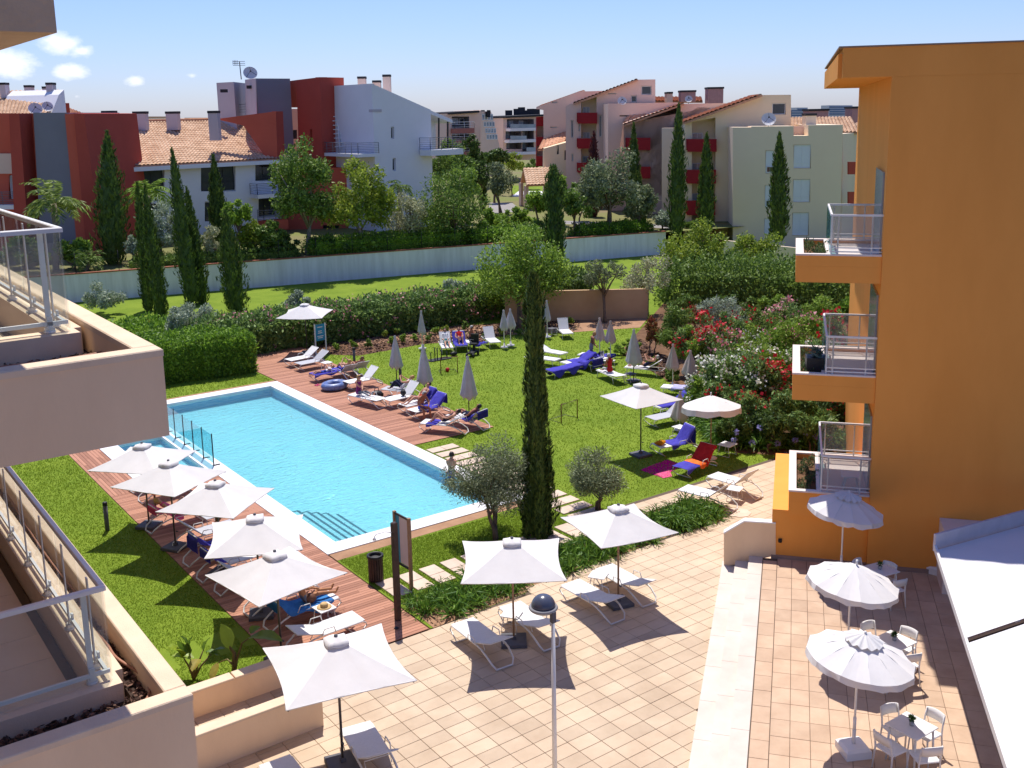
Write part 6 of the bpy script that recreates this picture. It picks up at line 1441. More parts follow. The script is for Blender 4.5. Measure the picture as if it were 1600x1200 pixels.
# ------------------------------------------------------------------ planting
l_cyp = leafm('cypress_leaf', (0.14, 0.2, 0.035), (0.055, 0.1, 0.022), .15, 2.0)
l_cypred = leafm('copper_cypress_leaf', (0.174, 0.0508, 0.0435), (0.095, 0.0285, 0.0285), .15, 2.0)
l_dk = leafm('dark_green_leaf', (0.131, 0.203, 0.0435), (0.0475, 0.095, 0.0228), .25)
l_md = leafm('mid_green_leaf', (0.217, 0.319, 0.058), (0.0855, 0.152, 0.0285), .3)
l_yl = leafm('yellow_green_leaf', (0.348, 0.42, 0.0508), (0.152, 0.228, 0.0285), .35)
l_lt = leafm('light_green_leaf', (0.319, 0.464, 0.0653), (0.133, 0.228, 0.0285), .35)
l_ol = leafm('olive_leaf', (0.29, 0.334, 0.174), (0.133, 0.171, 0.0855), .25)
l_gr = leafm('grey_green_leaf', (0.435, 0.493, 0.362), (0.228, 0.285, 0.19), .25)
l_pale = leafm('pale_olive_leaf', (0.493, 0.493, 0.304), (0.285, 0.304, 0.162), .25)
l_hd = leafm('hedge_leaf', (0.232, 0.392, 0.0362), (0.076, 0.162, 0.019), .35)
l_old = leafm('oleander_leaf', (0.232, 0.348, 0.087), (0.095, 0.171, 0.0475), .3)
l_palm = leafm('palm_leaf', (0.319, 0.406, 0.087), (0.133, 0.19, 0.0475), .3)
l_strap = leafm('strap_leaf', (0.189, 0.334, 0.0435), (0.0665, 0.152, 0.0228), .3, 3)
l_red = leafm('red_leaf', (0.29, 0.0725, 0.0435), (0.228, 0.152, 0.038), .3)
f_red = mat('red_blossom', (.62, .03, .04), (.5, .015, .03), rough=.7, trans=.2, island=True)
f_pink = mat('pink_blossom', (.78, .38, .4), (.65, .22, .28), rough=.7, trans=.2, island=True)
f_white = mat('white_blossom', (.82, .8, .72), (.7, .68, .55), rough=.7, trans=.2, island=True)
f_lil = mat('lilac_blossom', (.4, .4, .75), (.3, .28, .62), rough=.7, trans=.2, island=True)
m_trunk = mat('trunk', (.23, .16, .11), (.12, .08, .055), scale=5, rough=.95, bump=.6, bscale=15)
m_trunkg = mat('grey_trunk', (.3, .26, .21), (.17, .14, .11), scale=5, rough=.95, bump=.6, bscale=15)
m_core = mat('shade_core', (.02, .035, .01), rough=1.0, spec=0)
def depth_of(p): return float(RC[2] @ np.array([p[0], p[1], p[2]-H]))
def at(x, y, dep): return W(x, y, dep)
def ellclumps(c, rw, rh, k, rr, fill=.62, squash=1.0):
    out = []
    for i in range(k):
        d = unit(rr.normal(size=(1, 3)))[0]; t = (fill+(1-fill)*rr.random()**.7)*rr.uniform(.62, .98)
        if d[2] < -.35: d[2] *= .5
        out.append((c[0]+d[0]*rw*t, c[1]+d[1]*rw*t*squash, c[2]+d[2]*rh*t, min(rw, rh)*rr.uniform(.17, .42)))
    out.append((c[0], c[1], c[2], min(rw, rh)*.5)); return out
def wall_dep(x):
    d = Vector(ray(x, 420)); t = WA.dot(wn)/d.dot(wn); return t
def tree(label, base, crown, n, leaf, lm, z0=2.0, dep=None, clumps=16, trunk=.14, tm=None, seed=1, cat='tree', name='tree', width=.5, stems=1, group=None, shell=.5, blossoms=None, out=.5):
    rr = np.random.default_rng(seed)
    if z0 == 2.0: dep = max(dep or 0, wall_dep(base[0])+1.3+crown[2]*.012)
    p = at(base[0], base[1], dep) if dep else G(base[0], base[1], z0); p = Vector((p.x, p.y, z0)); dp = depth_of(p); sc_ = dp/FOC
    cx, cy, rw, rh = crown; c = at(cx, cy, dp); rw *= sc_*1.13; rh *= sc_*1.1; n = int(n*1.25)
    t = thing(name, p, label, cat, group); c0 = np.array(c)-np.array(p)
    cl_ = ellclumps(c0, rw, rh, clumps, rr)
    v, f = cloud(cl_, n, leaf, width, shell=min(shell, .35), out=out)
    ok = v.reshape(-1, 4, 3)[:, :, 2].min(1) > .02; f = f[ok]; npmesh('crown', v, f, lm, parent=t)
    if trunk:
        for s in range(stems):
            b = MB(); off = Vector((rr.uniform(-.15, .15), rr.uniform(-.15, .15), 0)) if stems > 1 else Vector((0, 0, 0)); top = Vector(c0)+Vector((rr.uniform(-.3, .3)*rw, rr.uniform(-.3, .3)*rw, -rh*.25))
            mid = (off+top)/2+Vector((rr.uniform(-.1, .1), rr.uniform(-.1, .1), 0)); b.tube([off, off*.8+Vector((0, 0, .3)), mid, top], [trunk*1.25, trunk, trunk*.75, trunk*.4], 7)
            for k in range(6):
                q = cl_[rr.integers(len(cl_)-1)]; st = mid.lerp(top, rr.random()); e = Vector(q[:3]); b.tube([st, st.lerp(e, .5)+Vector((0, 0, .08*rh)), e], [trunk*.45, trunk*.3, trunk*.12], 5)
            b.build('trunk', tm or m_trunk, t)
    if blossoms:
        bm_, bn, bs = blossoms; bn = int(bn*1.6); bs *= 1.3; idx = rr.choice(len(cl_)-1, max(2, len(cl_)*2//3), replace=False); pts = []
        for i in idx:
            q = cl_[i]
            for k in range(max(1, bn//len(idx)//6)):
                d = unit(rr.normal(size=(1, 3)))[0]; d[2] = abs(d[2])*.8+.1; ctr = np.array(q[:3])+d*q[3]*1.02; pts.append(ctr+rr.normal(size=(6, 3))*bs*.9)
        pts = np.concatenate(pts); k = len(pts); v, f = leaf_geo(pts, unit(rr.normal(size=(k, 3))), bs*(.7+.6*rr.random(k)), .9); npmesh('blossoms', v, f, bm_, parent=t, kind='stuff')
    return t
def cypress(label, base, top, wpx, z0=2.0, n=4200, lm=None, prof=None, seed=1, leaf=.34, dep=None, group='slim cypress trees', lw=.3):
    rr = np.random.default_rng(seed); p = at(base[0], base[1], dep) if dep else G(base[0], base[1], z0); p = Vector((p.x, p.y, z0)); dp = depth_of(p); tp = at(top[0], top[1], dp); ax = tp-p; h = ax.length; R_ = wpx/2*dp/FOC
    t = thing('cypress', p, label, 'cypress tree', group)
    pf = prof or [(0, .45), (.06, .8), (.2, 1), (.4, .98), (.6, .82), (.8, .5), (.93, .24), (1, .03)]
    ts = np.array([a for a, _ in pf]); rs = np.array([b for _, b in pf])
    tt = rr.random(n); keep = rr.random(n) < np.interp(tt, ts, rs)*.85+.15; tt = tt[keep]; k = len(tt); th = rr.random(k)*2*np.pi
    ridge = .13*np.sin(th*5+tt*5+seed)+.1*np.sin(th*9-tt*14+2*seed)+.09*np.sin(tt*31+th*3)+.07*np.sin(tt*57-th*2)
    rad = np.interp(tt, ts, rs)*R_*(.9+ridge*1.35)*(1-.3*rr.random(k)**3)
    pts = np.stack([np.cos(th)*rad, np.sin(th)*rad, np.zeros(k)], 1)+np.array(ax)[None]*tt[:, None]
    axl = unit(np.stack([np.cos(th)*.35, np.sin(th)*.35, np.ones(k)], 1)+rr.normal(size=(k, 3))*.28); nr = unit(np.stack([np.cos(th), np.sin(th), .2*np.ones(k)], 1)+rr.normal(size=(k, 3))*.35)
    v, f = leaf_geo(pts, axl, leaf*(.6+.8*rr.random(k)), lw, nr); npmesh('crown', v, f, lm or l_cyp, parent=t)
    b = MB(); b.tube([(0, 0, -.05), (0, 0, .35)], .09, 6); b.build('trunk', m_trunk, t)
    b = MB(); 
    vs = []; fs = []; m_ = 8; tl_ = np.linspace(.03, .97, 14)
    for i, q in enumerate(tl_):
        r_ = float(np.interp(q, ts, rs))*R_*.66; c_ = ax*float(q)
        for j in range(m_): a_ = 2*math.pi*j/m_; vs.append((c_.x+r_*math.cos(a_), c_.y+r_*math.sin(a_), c_.z))
    for i in range(13):
        for j in range(m_): fs.append((i*m_+j, i*m_+(j+1) % m_, (i+1)*m_+(j+1) % m_, (i+1)*m_+j))
    b.add(vs, fs); b.build('inner_growth', l_cyp if not lm else lm, t); return t
def hedge(label, plan, z0, z1, n, leaf, lm, seed=1, rough=.14, blossoms=None, cat='hedge', name='hedge', group=None, top=True):
    """plan: four corners, the first two along the front"""
    rr = np.random.default_rng(seed); P = [Vector((p[0], p[1], 0)) for p in plan]; t = thing(name, Vector((P[0].x, P[0].y, z0)), label, cat, group); o = np.array([P[0].x, P[0].y, 0])
    A, B_, C_, D = [np.array(p)-o for p in P]; hh = z1-z0; segs = [(A, B_), (B_, C_), (D, A)]; areas = [np.linalg.norm(b-a)*hh for a, b in segs]+[np.linalg.norm(B_-A)*np.linalg.norm(D-A)]; 
    pr_ = np.array(areas)/sum(areas); w_ = rr.choice(4, n, p=pr_); u = rr.random(n); v_ = rr.random(n); pts = np.zeros((n, 3)); nr = np.zeros((n, 3))
    for i in range(3):
        m = w_ == i; a, b = segs[i]; d = b-a; nn = np.array([d[1], -d[0], 0])/max(np.linalg.norm(d), .01); pts[m] = a+d*u[m][:, None]; pts[m, 2] = v_[m]*hh; nr[m] = nn
    m = w_ == 3; pts[m] = A+(B_-A)*u[m][:, None]+(D-A)*v_[m][:, None]; pts[m, 2] = hh; nr[m] = (0, 0, 1)
    bulge = .5+.5*np.sin(pts[:, 0]*1.9+seed)*np.sin(pts[:, 1]*2.1+seed*2)+.35*np.sin(pts[:, 0]*4.7+pts[:, 2]*3)*np.sin(pts[:, 1]*5.1+1)
    pts += nr*(bulge*rough+rr.normal(size=n)*rough*.6)[:, None]
    ax = unit(nr*.5+rr.normal(size=(n, 3))*.7+np.array([0, 0, .5])); v, f = leaf_geo(pts, ax, leaf*(.6+.8*rr.random(n)), .45, unit(nr+rr.normal(size=(n, 3))*.6)); npmesh('foliage', v, f, lm, parent=t)
    b = MB(); c_ = (A+B_+C_+D)/4; b.prism([tuple((c_+(q-c_)*.93)[:2]) for q in (A, B_, C_, D)], 0, hh*.93); b.build('inner_growth', lm, t)
    if blossoms:
        bm_, k, bs = blossoms; ii = rr.choice(n, k); q = np.repeat(pts[ii]+nr[ii]*.06, 4, 0)+rr.normal(size=(4*k, 3))*bs*.8; v, f = leaf_geo(q, unit(rr.normal(size=(4*k, 3))), bs*(.7+.6*rr.random(4*k)), .9); npmesh('blossoms', v, f, bm_, parent=t, kind='stuff')
    return t
def palm(label, base, crown, L_, n, z0=2.0, dep=None, trunk=.2, seed=1, lm=None):
    rr = np.random.default_rng(seed); p = at(base[0], base[1], dep) if dep else G(base[0], base[1], z0); p = Vector((p.x, p.y, z0)); dp = depth_of(p); c = at(crown[0], crown[1], dp)-p; t = thing('palm', p, label, 'palm tree')
    if trunk: b = MB(); b.tube([(0, 0, 0), c*.5+Vector((.1, 0, 0)), c], [trunk*1.2, trunk, trunk*1.1], 9); b.build('trunk', m_trunkg, t)
    for k in range(n):
        az = 2*math.pi*k/n*1.618*3+rr.uniform(-.2, .2); el = rr.uniform(.05, 1.25); ln_ = L_*rr.uniform(.8, 1.1); q0 = np.array(c); pts = []
        d = np.array([math.cos(az)*math.cos(el), math.sin(az)*math.cos(el), math.sin(el)]); pos = q0.copy(); step = ln_/14
        for i in range(15): pts.append(pos.copy()); pos = pos+d*step; d = d+np.array([0, 0, -.115-.02*i*.3]); d = d/np.linalg.norm(d)
        P_ = np.array(pts); lv = []; la = []; ls = []
        for i in range(2, 15):
            tg = P_[i]-P_[i-1]; tg /= np.linalg.norm(tg); sd = np.cross(tg, [0, 0, 1]); sd /= max(np.linalg.norm(sd), .01); le = L_*.26*math.sin(math.pi*min(.97, (i+1)/16))**.6
            for s in (-1, 1):
                for h_ in (0, .5):
                    a_ = unit((sd*s*.85+tg*.5+np.array([0, 0, -.35])+rr.normal(size=3)*.12)[None])[0]; o_ = P_[i]-tg*step*h_; lv.append(o_+a_*le/2); la.append(a_); ls.append(le)
        v, f = leaf_geo(np.array(lv), np.array(la), np.array(ls), .16); npmesh('frond', v, f, lm or l_palm, parent=t)
    return t
# tall cypress in front of the lawn
cypress('tall narrow cypress standing alone in the middle of the lawn', (841, 838), (833, 425), 54, 0.0, 17000, None, [(0, .8), (.05, .95), (.15, 1), (.27, .9), (.36, .72), (.45, .66), (.55, .62), (.62, .6), (.68, .42), (.74, .55), (.82, .58), (.9, .5), (.96, .35), (1, .08)], 5, .2, lw=.26)
for i, (bx, by, tx, ty, w_, z0, lab) in enumerate(((232, 486, 214, 283, 22, 0, 'thin leaning cypress left of the grey shrub, first of the left pair'), (252, 503, 226, 288, 27, 0, 'leaning cypress right one of the left pair, in front of the grey olive'), (301, 478, 268, 230, 33, 0, 'tallest leaning cypress of the left group before the white wall'), (316, 474, 291, 292, 27, 0, 'shorter cypress pressed against the tallest leaning one'), (371, 490, 351, 328, 40, 0, 'bushy based cypress at the right of the left group'))):
    cypress(lab, (bx, by), (tx, ty), w_, z0, 4200, None, None, 11+i, .3)
for i, (bx, by, tx, ty, w_, dep, lab, lm) in enumerate(((178, 420, 167, 205, 50, 79, 'broad dark cypress in front of the terracotta red pier', None), (345, 372, 333, 243, 28, 84, 'cypress in front of the dark upstairs windows of the tiled house', None), (1057, 357, 1061, 162, 29, 92, 'tallest dark cypress in front of the cream blocks', None), (1103, 354, 1104, 208, 25, 92, 'cypress before the red balconies of the nearest cream block', None), (1217, 372, 1218, 207, 31, 86, 'lone cypress before the white shutters', None), (993, 330, 990, 192, 20, 103, 'slim cypress behind the big olive tree', None), (926, 300, 928, 206, 24, 108, 'copper coloured cypress before the farthest red balconies', l_cypred), (754, 300, 753, 238, 12, 118, 'small cypress beside the far conifers', None), (1000, 350, 996, 268, 22, 100, 'short dark cypress right behind the big olive crown', None))):
    cypress(lab, (bx, by), (tx, ty), w_, 2.0, 3600, lm, None, 31+i, .42, dep)
cypress('ragged climbing cypress above the white wall end', (868, 390), (864, 258), 34, 2.0, 3000, l_dk, [(0, .7), (.2, 1), (.5, .8), (.7, .9), (.9, .6), (1, .2)], 51, .4, 77)
# trees behind the white wall
tree('tall loose tree with pale trunk before the slate tower', (482, 422), (472, 305, 52, 84), 6500, .30, l_md, trunk=.22, tm=m_trunkg, seed=61, clumps=26)
tree('dense yellow green tree before the white block', (573, 400), (563, 316, 48, 72), 6500, .27, l_yl, trunk=.22, tm=m_trunkg, seed=62, clumps=26)
tree('pale silvery olive left of the rounded green olive', (645, 392), (640, 345, 32, 38), 3200, .2, l_pale, trunk=.14, tm=m_trunkg, seed=63, stems=3)
tree('large rounded olive green tree before the right balcony', (708, 396), (703, 328, 58, 62), 6500, .24, l_ol if False else l_md, trunk=.16, seed=64, stems=3, clumps=24)
tree('leafy tree under the railed balcony of the white block', (712, 320), (708, 252, 30, 30), 2600, .38, l_md, dep=112, seed=65)
tree('dark spiky conifer beside the far pink block', (738, 300), (739, 243, 15, 34), 1500, .6, l_dk, dep=120, seed=66, width=.22, out=1.2)
tree('dark rounded pine before the far grey block', (772, 300), (771, 244, 24, 18), 1800, .45, l_dk, dep=128, seed=67)
tree('silver olive tree at the bend of the drive', (781, 318), (780, 286, 26, 28), 2600, .3, l_ol, dep=112, seed=68, stems=2)
tree('big bright green tree spilling over the white wall', (812, 512), (815, 425, 66, 66), 9000, .2, l_lt, z0=0.0, trunk=.14, seed=69, stems=3, clumps=34)
tree('lower bright bush at the left foot of the big green tree', (768, 500), (768, 452, 30, 36), 2600, .18, l_lt, z0=0.0, trunk=.06, seed=70)
tree('large grey green olive before the cream blocks', (952, 362), (955, 294, 50, 54), 5500, .3, l_ol, dep=86, seed=71, stems=3, clumps=24)
tree('green bushy tree left of the large olive', (898, 352), (896, 322, 24, 26), 2200, .28, l_md, dep=86, seed=72)
tree('bright vine covered bush above the drive', (845, 350), (840, 318, 26, 24), 1800, .3, l_lt, dep=92, seed=90)
tree('thin branched olive before the tan wall', (944, 504), (941, 430, 29, 27), 2600, .14, l_ol, z0=0.0, trunk=.09, seed=73, stems=2)
tree('pale olive tree at the right end of the tan wall', (1012, 492), (1010, 437, 38, 34), 2400, .16, l_pale, z0=0.0, trunk=.08, seed=74, stems=2)
tree('round yellow green tree before the service road', (1088, 462), (1087, 398, 52, 42), 4800, .2, l_yl, z0=0.0, trunk=.12, seed=75, stems=2, clumps=22)
tree('round yellow green tree below the lone cypress', (1180, 452), (1179, 396, 42, 36), 4200, .2, l_yl, z0=0.0, trunk=.12, seed=76, stems=2, clumps=20)
tree('glossy small tree behind the garden of the tiled house', (368, 385), (370, 335, 20, 28), 1500, .3, l_lt, dep=80, seed=77)
tree('yellow bush before the ground floor of the tiled house', (402, 398), (400, 372, 28, 26), 2200, .26, l_yl, dep=79, seed=78)
tree('silver olive behind the left cypress pair', (255, 410), (258, 365, 34, 40), 2800, .24, l_gr, dep=80, seed=79)
tree('brownish shrub between the leaning cypresses and the wall', (328, 415), (328, 382, 20, 34), 1700, .22, l_pale, dep=79, seed=80)
tree('silver bush between the cypresses above the wall', (205, 415), (207, 385, 14, 20), 900, .22, l_gr, dep=78, seed=81)
for i, (x, y, rw, rh, lm, lab) in enumerate(((780, 370, 50, 28, l_lt, 'bright bush cluster right of the rounded olive'), (840, 372, 40, 26, l_md, 'dark bush cluster left of the ragged cypress'), (905, 372, 26, 12, l_lt, 'low bright ground cover right of the ragged cypress'), (1010, 372, 30, 14, l_gr, 'grey bush above the white wall end'), (960, 374, 26, 9, l_yl, 'low yellow shrub patch above the white wall'), (1120, 372, 30, 10, l_md, 'low hedge row before the nearest cream block'), (1265, 372, 30, 14, l_md, 'shrubs at the foot of the shuttered block'), (690, 378, 26, 22, l_md, 'dark shrub under the rounded olive'), (620, 395, 26, 14, l_md, 'low shrub under the pale olive'), (520, 385, 30, 20, l_dk, 'dark shrub before the red base wall'), (440, 385, 24, 18, l_dk, 'dark shrub under the tall loose tree'))):
    tree(lab, (x, y+rh+4), (x, y, rw, rh), int(18*rw*rh**.5), .25, lm, dep=80, trunk=0, seed=100+i, cat='shrub', name='shrub', clumps=12)
# hedge lines on top of the wall
def wpt(px, off): p = ray(px, 400); a = WA; return None
for i, (u0, u1, hh, lm, lab) in enumerate(((.10, .34, .55, l_md, 'low clipped hedge above the white wall, left stretch'), (.36, .62, 1.1, l_hd, 'clipped hedge above the white wall before the red house base'), (.63, .76, .9, l_hd, 'clipped hedge above the white wall below the rounded olive'), (.84, .98, .7, l_hd, 'loose green hedge above the right end of the white wall'))):
    a, b_ = WA+wdir*Lw*u0+wn*.8, WA+wdir*Lw*u1+wn*.8; hedge(lab, [a, b_, b_+wn*2.2, a+wn*2.2], 2.0, 2.0+hh, 5200, .22, lm, 120+i, .2)
palm('feathery palm before the slate grey panel', (86, 412), (84, 318), 2.9, 26, dep=76, seed=3)
palm('bright feathery palm behind the left cypress pair', (230, 410), (232, 305), 2.6, 24, dep=82, seed=4, lm=l_lt)
palm('squat palm above the left end of the white wall', (135, 440), (138, 408), 1.7, 24, z0=2.0, dep=76, trunk=.15, seed=5, lm=l_md)
palm('small palm half hidden beside the white block wall', (622, 380), (625, 292), 1.6, 16, dep=95, seed=6, lm=l_md)
# hedges and shrubs of the pool garden
HY0 = 53.2
hedge('long tall oleander hedge with pink flowers behind the lawn', [(18.5, 53.4), (38.5, 52.8), (38.5, 55.2), (18.5, 55.8)], 0, 1.65, 24000, .22, l_old, 131, .28, (f_pink, 260, .15))
hedge('dark tall hedge right of the tan wall behind the big green tree', [(39.2, 51.6), (42.6, 50.0), (43.6, 52.4), (40, 54)], 0, 2.3, 5000, .22, l_dk, 132, .3)
hedge('clipped block hedge beside the far end of the pool', [(14.2, 49.9), (19.6, 49.3), (19.9, 53.0), (13.0, 53.4)], 0, 1.9, 15000, .17, l_hd, 133, .13)
hedge('clipped hedge half hidden by the balcony parapet', [(8, 50.5), (14.0, 50.0), (12.9, 53.4), (8, 54)], 0, 1.75, 7000, .18, l_hd, 134, .15)
hedge('bright clipped hedge below the leaning cypresses', [(9.5, 57.5), (18.3, 57.2), (18.3, 60.5), (9.5, 61)], 0, 1.3, 9000, .2, l_hd, 135, .2, (f_red, 30, .1))
hedge('bright low hedge strip along the far lawn', [(18.4, 57.6), (36, 57.0), (36, 58.6), (18.4, 59.2)], 0, .95, 9000, .2, l_lt, 136, .2)
hedge('dark high hedge behind the oleander bed', [G(1050, 478), G(1420, 492), G(1420, 470), G(1050, 458)], 0, 2.2, 20000, .24, l_md, 137, .55)
tree('grey green round shrub by the left end of the white wall', (160, 492), (160, 467, 32, 26), 2600, .17, l_gr, z0=0, trunk=0, seed=141, cat='shrub', name='shrub')
tree('silvery olive shrub above the clipped block hedge', (303, 533), (302, 503, 44, 30), 4200, .17, l_gr, z0=0, trunk=.06, seed=142, cat='shrub', name='shrub', clumps=22, dep=58)
tree('slim grey shrub growing out of the oleander hedge, left one', (464, 520), (465, 478, 19, 26), 1700, .17, l_gr, z0=0, dep=62, trunk=.05, seed=143, cat='shrub', name='shrub')
tree('slim grey shrub growing out of the oleander hedge, right one', (705, 510), (705, 455, 20, 28), 1700, .17, l_gr, z0=0, dep=66, trunk=.05, seed=144, cat='shrub', name='shrub')
# oleander bed
fl = [('red', f_red, l_old), ('pink', f_pink, l_old), ('white', f_white, l_lt)]
ob_ = [((1018, 555), (1020, 522, 15, 30), 1200, l_red, None, 'reddish narrow shrub at the left end of the oleander bed'), ((1050, 560), (1048, 515, 30, 45), 2600, l_md, None, 'tall glossy green shrub at the left of the oleander bed'),
 ((1095, 540), (1085, 493, 18, 18), 900, l_red, (f_red, 60, .12), 'dark red leaved shrub behind the oleanders'), ((1130, 535), (1130, 492, 40, 30), 2600, l_gr, None, 'grey green bush at the back of the oleander bed'),
 ((1110, 590), (1105, 535, 40, 46), 3000, l_old, (f_red, 330, .13), 'tall oleander with clear red flowers left in the bed'), ((1140, 600), (1138, 548, 34, 42), 2400, l_old, (f_pink, 150, .11), 'oleander with pale pink flowers next to the red one'),
 ((1190, 560), (1190, 508, 32, 36), 2200, l_md, (f_red, 70, .12), 'green shrub with few red flowers at the back'), ((1235, 545), (1235, 498, 42, 36), 3000, l_old, (f_pink, 360, .11), 'broad pink oleander at the back of the bed'),
 ((1290, 545), (1282, 500, 34, 34), 2400, l_lt, None, 'light green shrub behind the middle balcony'), ((1330, 540), (1332, 490, 30, 24), 1800, l_hd, None, 'round clipped bright shrub beside the orange building'),
 ((1175, 605), (1172, 550, 44, 44), 3200, l_lt, (f_white, 220, .1), 'yellowish green oleander with white flowers in mid bed'), ((1235, 600), (1232, 552, 44, 42), 3200, l_lt, (f_pink, 150, .1), 'oleander with faint pink flowers left of the middle balcony'),
 ((1120, 640), (1120, 590, 42, 42), 3200, l_old, (f_white, 380, .1), 'white oleander over the closed beige parasols'), ((1165, 655), (1163, 596, 40, 44), 3000, l_old, (f_white, 300, .1), 'white oleander in the middle of the bed front'),
 ((1215, 655), (1205, 606, 42, 46), 3200, l_old, (f_red, 420, .14), 'oleander with big deep red clusters below the middle balcony'), ((1130, 668), (1128, 630, 36, 34), 2400, l_old, (f_red, 60, .11), 'low oleander behind the round beach parasol'),
 ((1180, 685), (1180, 645, 40, 36), 2600, l_old, (f_red, 120, .12), 'dark low oleander at the bed front'), ((1240, 690), (1240, 645, 42, 42), 2800, l_old, None, 'leafy oleander without flowers below the red clusters'),
 ((1300, 680), (1300, 630, 46, 50), 3200, l_dk, (f_red, 30, .12), 'dark bush below the middle balcony'), ((1270, 620), (1270, 570, 40, 44), 2600, l_old, (f_white, 120, .1), 'oleander half hidden by the middle balcony'), ((1310, 600), (1318, 535, 40, 50), 2600, l_old, (f_red, 240, .13), 'oleander with red and pink flowers seen through the middle balcony glass'), ((1360, 640), (1360, 570, 40, 60), 2200, l_dk, None, 'dark tall shrub beside the orange wall')]
for i, (bs, cr, n_, lm, bl, lab) in enumerate(ob_): tree(lab, bs, cr, n_, .2, lm, z0=0, trunk=.04, stems=2, seed=150+i, cat='shrub', name='oleander' if bl else 'shrub', width=.32, clumps=14, blossoms=bl, group='shrubs of the oleander bed')
# strap leaved clumps
def strap_mesh(seed, n=70, L_=.5, up=.9):
    rr = np.random.default_rng(seed); a_ = unit(np.stack([rr.normal(size=n), rr.normal(size=n), np.abs(rr.normal(size=n))*up+.25], 1)); p = a_*L_*.45+np.stack([rr.normal(size=n)*.06, rr.normal(size=n)*.06, np.zeros(n)], 1)
    v1, f1 = leaf_geo(p, a_, L_*(.7+.5*rr.random(n)), .1); e = p+a_*L_*.42; d = unit(a_+np.array([0, 0, -.9])); v2, f2 = leaf_geo(e+d*L_*.16, d, np.full(n, L_*.42), .14); return merge([(v1, f1), (v2, f2)])
protos = []
def strap(p, label, group, sc_=1.0, seed=0, z0=0.0):
    k = seed % 4
    if len(protos) <= k:
        v, f = strap_mesh(k); me = npmesh('strap_plant', v, f, l_strap); protos.append(me.data); o = me
    else: o = link('strap_plant', protos[k])
    o.location = (p.x, p.y, z0); o.rotation_euler = (0, 0, seed*1.3); s = sc_*random.uniform(.8, 1.25); o.scale = (s, s, s*random.uniform(.85, 1.15)); tag(o, label, 'plant', group); return o
i = 0
for x in np.arange(12.7, 20.6, .46):
    for y in (21.15, 21.62, 22.08):
        if 15.9 < x < 16.4 and y < 21.5: continue
        if y < 21.5 and x < 13: continue
        i += 1; strap(Vector((x+random.uniform(-.14, .14), y+random.uniform(-.12, .12)+.012*(x-12), 0)), 'clump of strappy green leaves in the bed between the lawn and the patio', 'strappy clumps in the patio bed', 1.0, i)
for k in range(34): i += 1; p = G(1072, 815); strap(Vector((p.x+random.uniform(-1.3, 1.0), p.y+random.uniform(-.5, .55), 0)), 'clump of fresh green leaves in the dense mound ending the patio bed', 'dense green mound by the patio', 1.05, i)
for k in range(60):
    t = random.random(); a = G(1085, 640) if t < .35 else G(1150, 704); b_ = G(1150, 704) if t < .35 else G(1345, 706); q = a.lerp(b_, random.random())+Vector((random.uniform(.0, .9), random.uniform(.1, 1.1), 0)); i += 1; strap(q, 'dark strappy clump along the front edge of the oleander bed', 'strappy clumps fronting the oleanders', 1.35, i)
ORD = ['leftmost', 'second', 'third', 'fourth', 'fifth', 'sixth', 'seventh', 'eighth', 'ninth', 'rightmost']; AX = (1150, 1147, 1188, 1175, 1260, 1215, 1243, 1227, 1296, 1275)
for k, (x, y) in enumerate(((1150, 675), (1147, 688), (1188, 668), (1175, 692), (1260, 676), (1215, 693), (1243, 688), (1227, 712), (1296, 684), (1275, 682))):
    p = at(x, y+28, depth_of(G(x, 712))); d_ = depth_of(G(x, 708)); c = at(x, y, d_); o = thing('agapanthus', Vector((c.x, c.y, 0)), 'lilac agapanthus bloom on a bare stalk, '+ORD[sorted(AX).index(x)]+' of ten from the left', 'flower', 'lilac agapanthus blooms')
    b = MB(); b.tube([(0, 0, 0), (0, 0, c.z)], .01, 5); b.build('stalk', l_strap, o); q = np.zeros((46, 3))+[0, 0, c.z]; a_ = unit(rng.normal(size=(46, 3))); v, f = leaf_geo(q+a_*.09, a_, np.full(46, .12), .4); npmesh('bloom', v, f, f_lil, parent=o)
YX = sorted((525, 553, 575, 612, 630, 648, 668, 720, 738, 600, 620, 655, 678, 695, 725, 760, 785, 812, 880, 893)); OW = 'first second third fourth fifth sixth seventh eighth ninth tenth eleventh twelfth thirteenth fourteenth fifteenth sixteenth seventeenth eighteenth nineteenth last'.split()
for k, (x, y, lm) in enumerate(((525, 545, l_lt), (553, 541, l_lt), (575, 541, l_md), (612, 536, l_lt), (630, 533, l_lt), (648, 530, l_lt), (668, 530, l_md), (720, 524, l_md), (738, 527, l_yl), (600, 524, l_yl), (620, 520, l_lt), (655, 516, l_lt), (678, 519, l_lt), (695, 517, l_yl), (725, 514, l_md), (760, 524, l_md), (785, 522, l_yl), (812, 520, l_md), (880, 505, l_lt), (893, 504, l_lt))):
    tree('young leafy plant in the mulch bed behind the lawn, '+OW[YX.index(x)]+' from the left', (x, y+4), (x, y-3, 7, 8), 260, .12, lm, z0=0, trunk=.015, seed=200+k, cat='plant', name='young_plant', clumps=5, group='young plants in the mulch bed')
for k, (x, y, rw, rh, lm, lab) in enumerate(((965, 545, 26, 10, l_lt, 'low light green plants by the big closed parasol'), (985, 540, 18, 9, l_lt, 'low bright plant clump left of the reddish shrub'), (1022, 567, 14, 10, l_yl, 'yellow striped grass clump in the dark mulch'), (1046, 585, 20, 10, l_md, 'low green plant mat left of the beige parasols'))):
    tree(lab, (x, y+rh), (x, y, rw, rh), 900, .14, lm, z0=0, trunk=0, seed=230+k, cat='plant', name='low_plant', clumps=8)
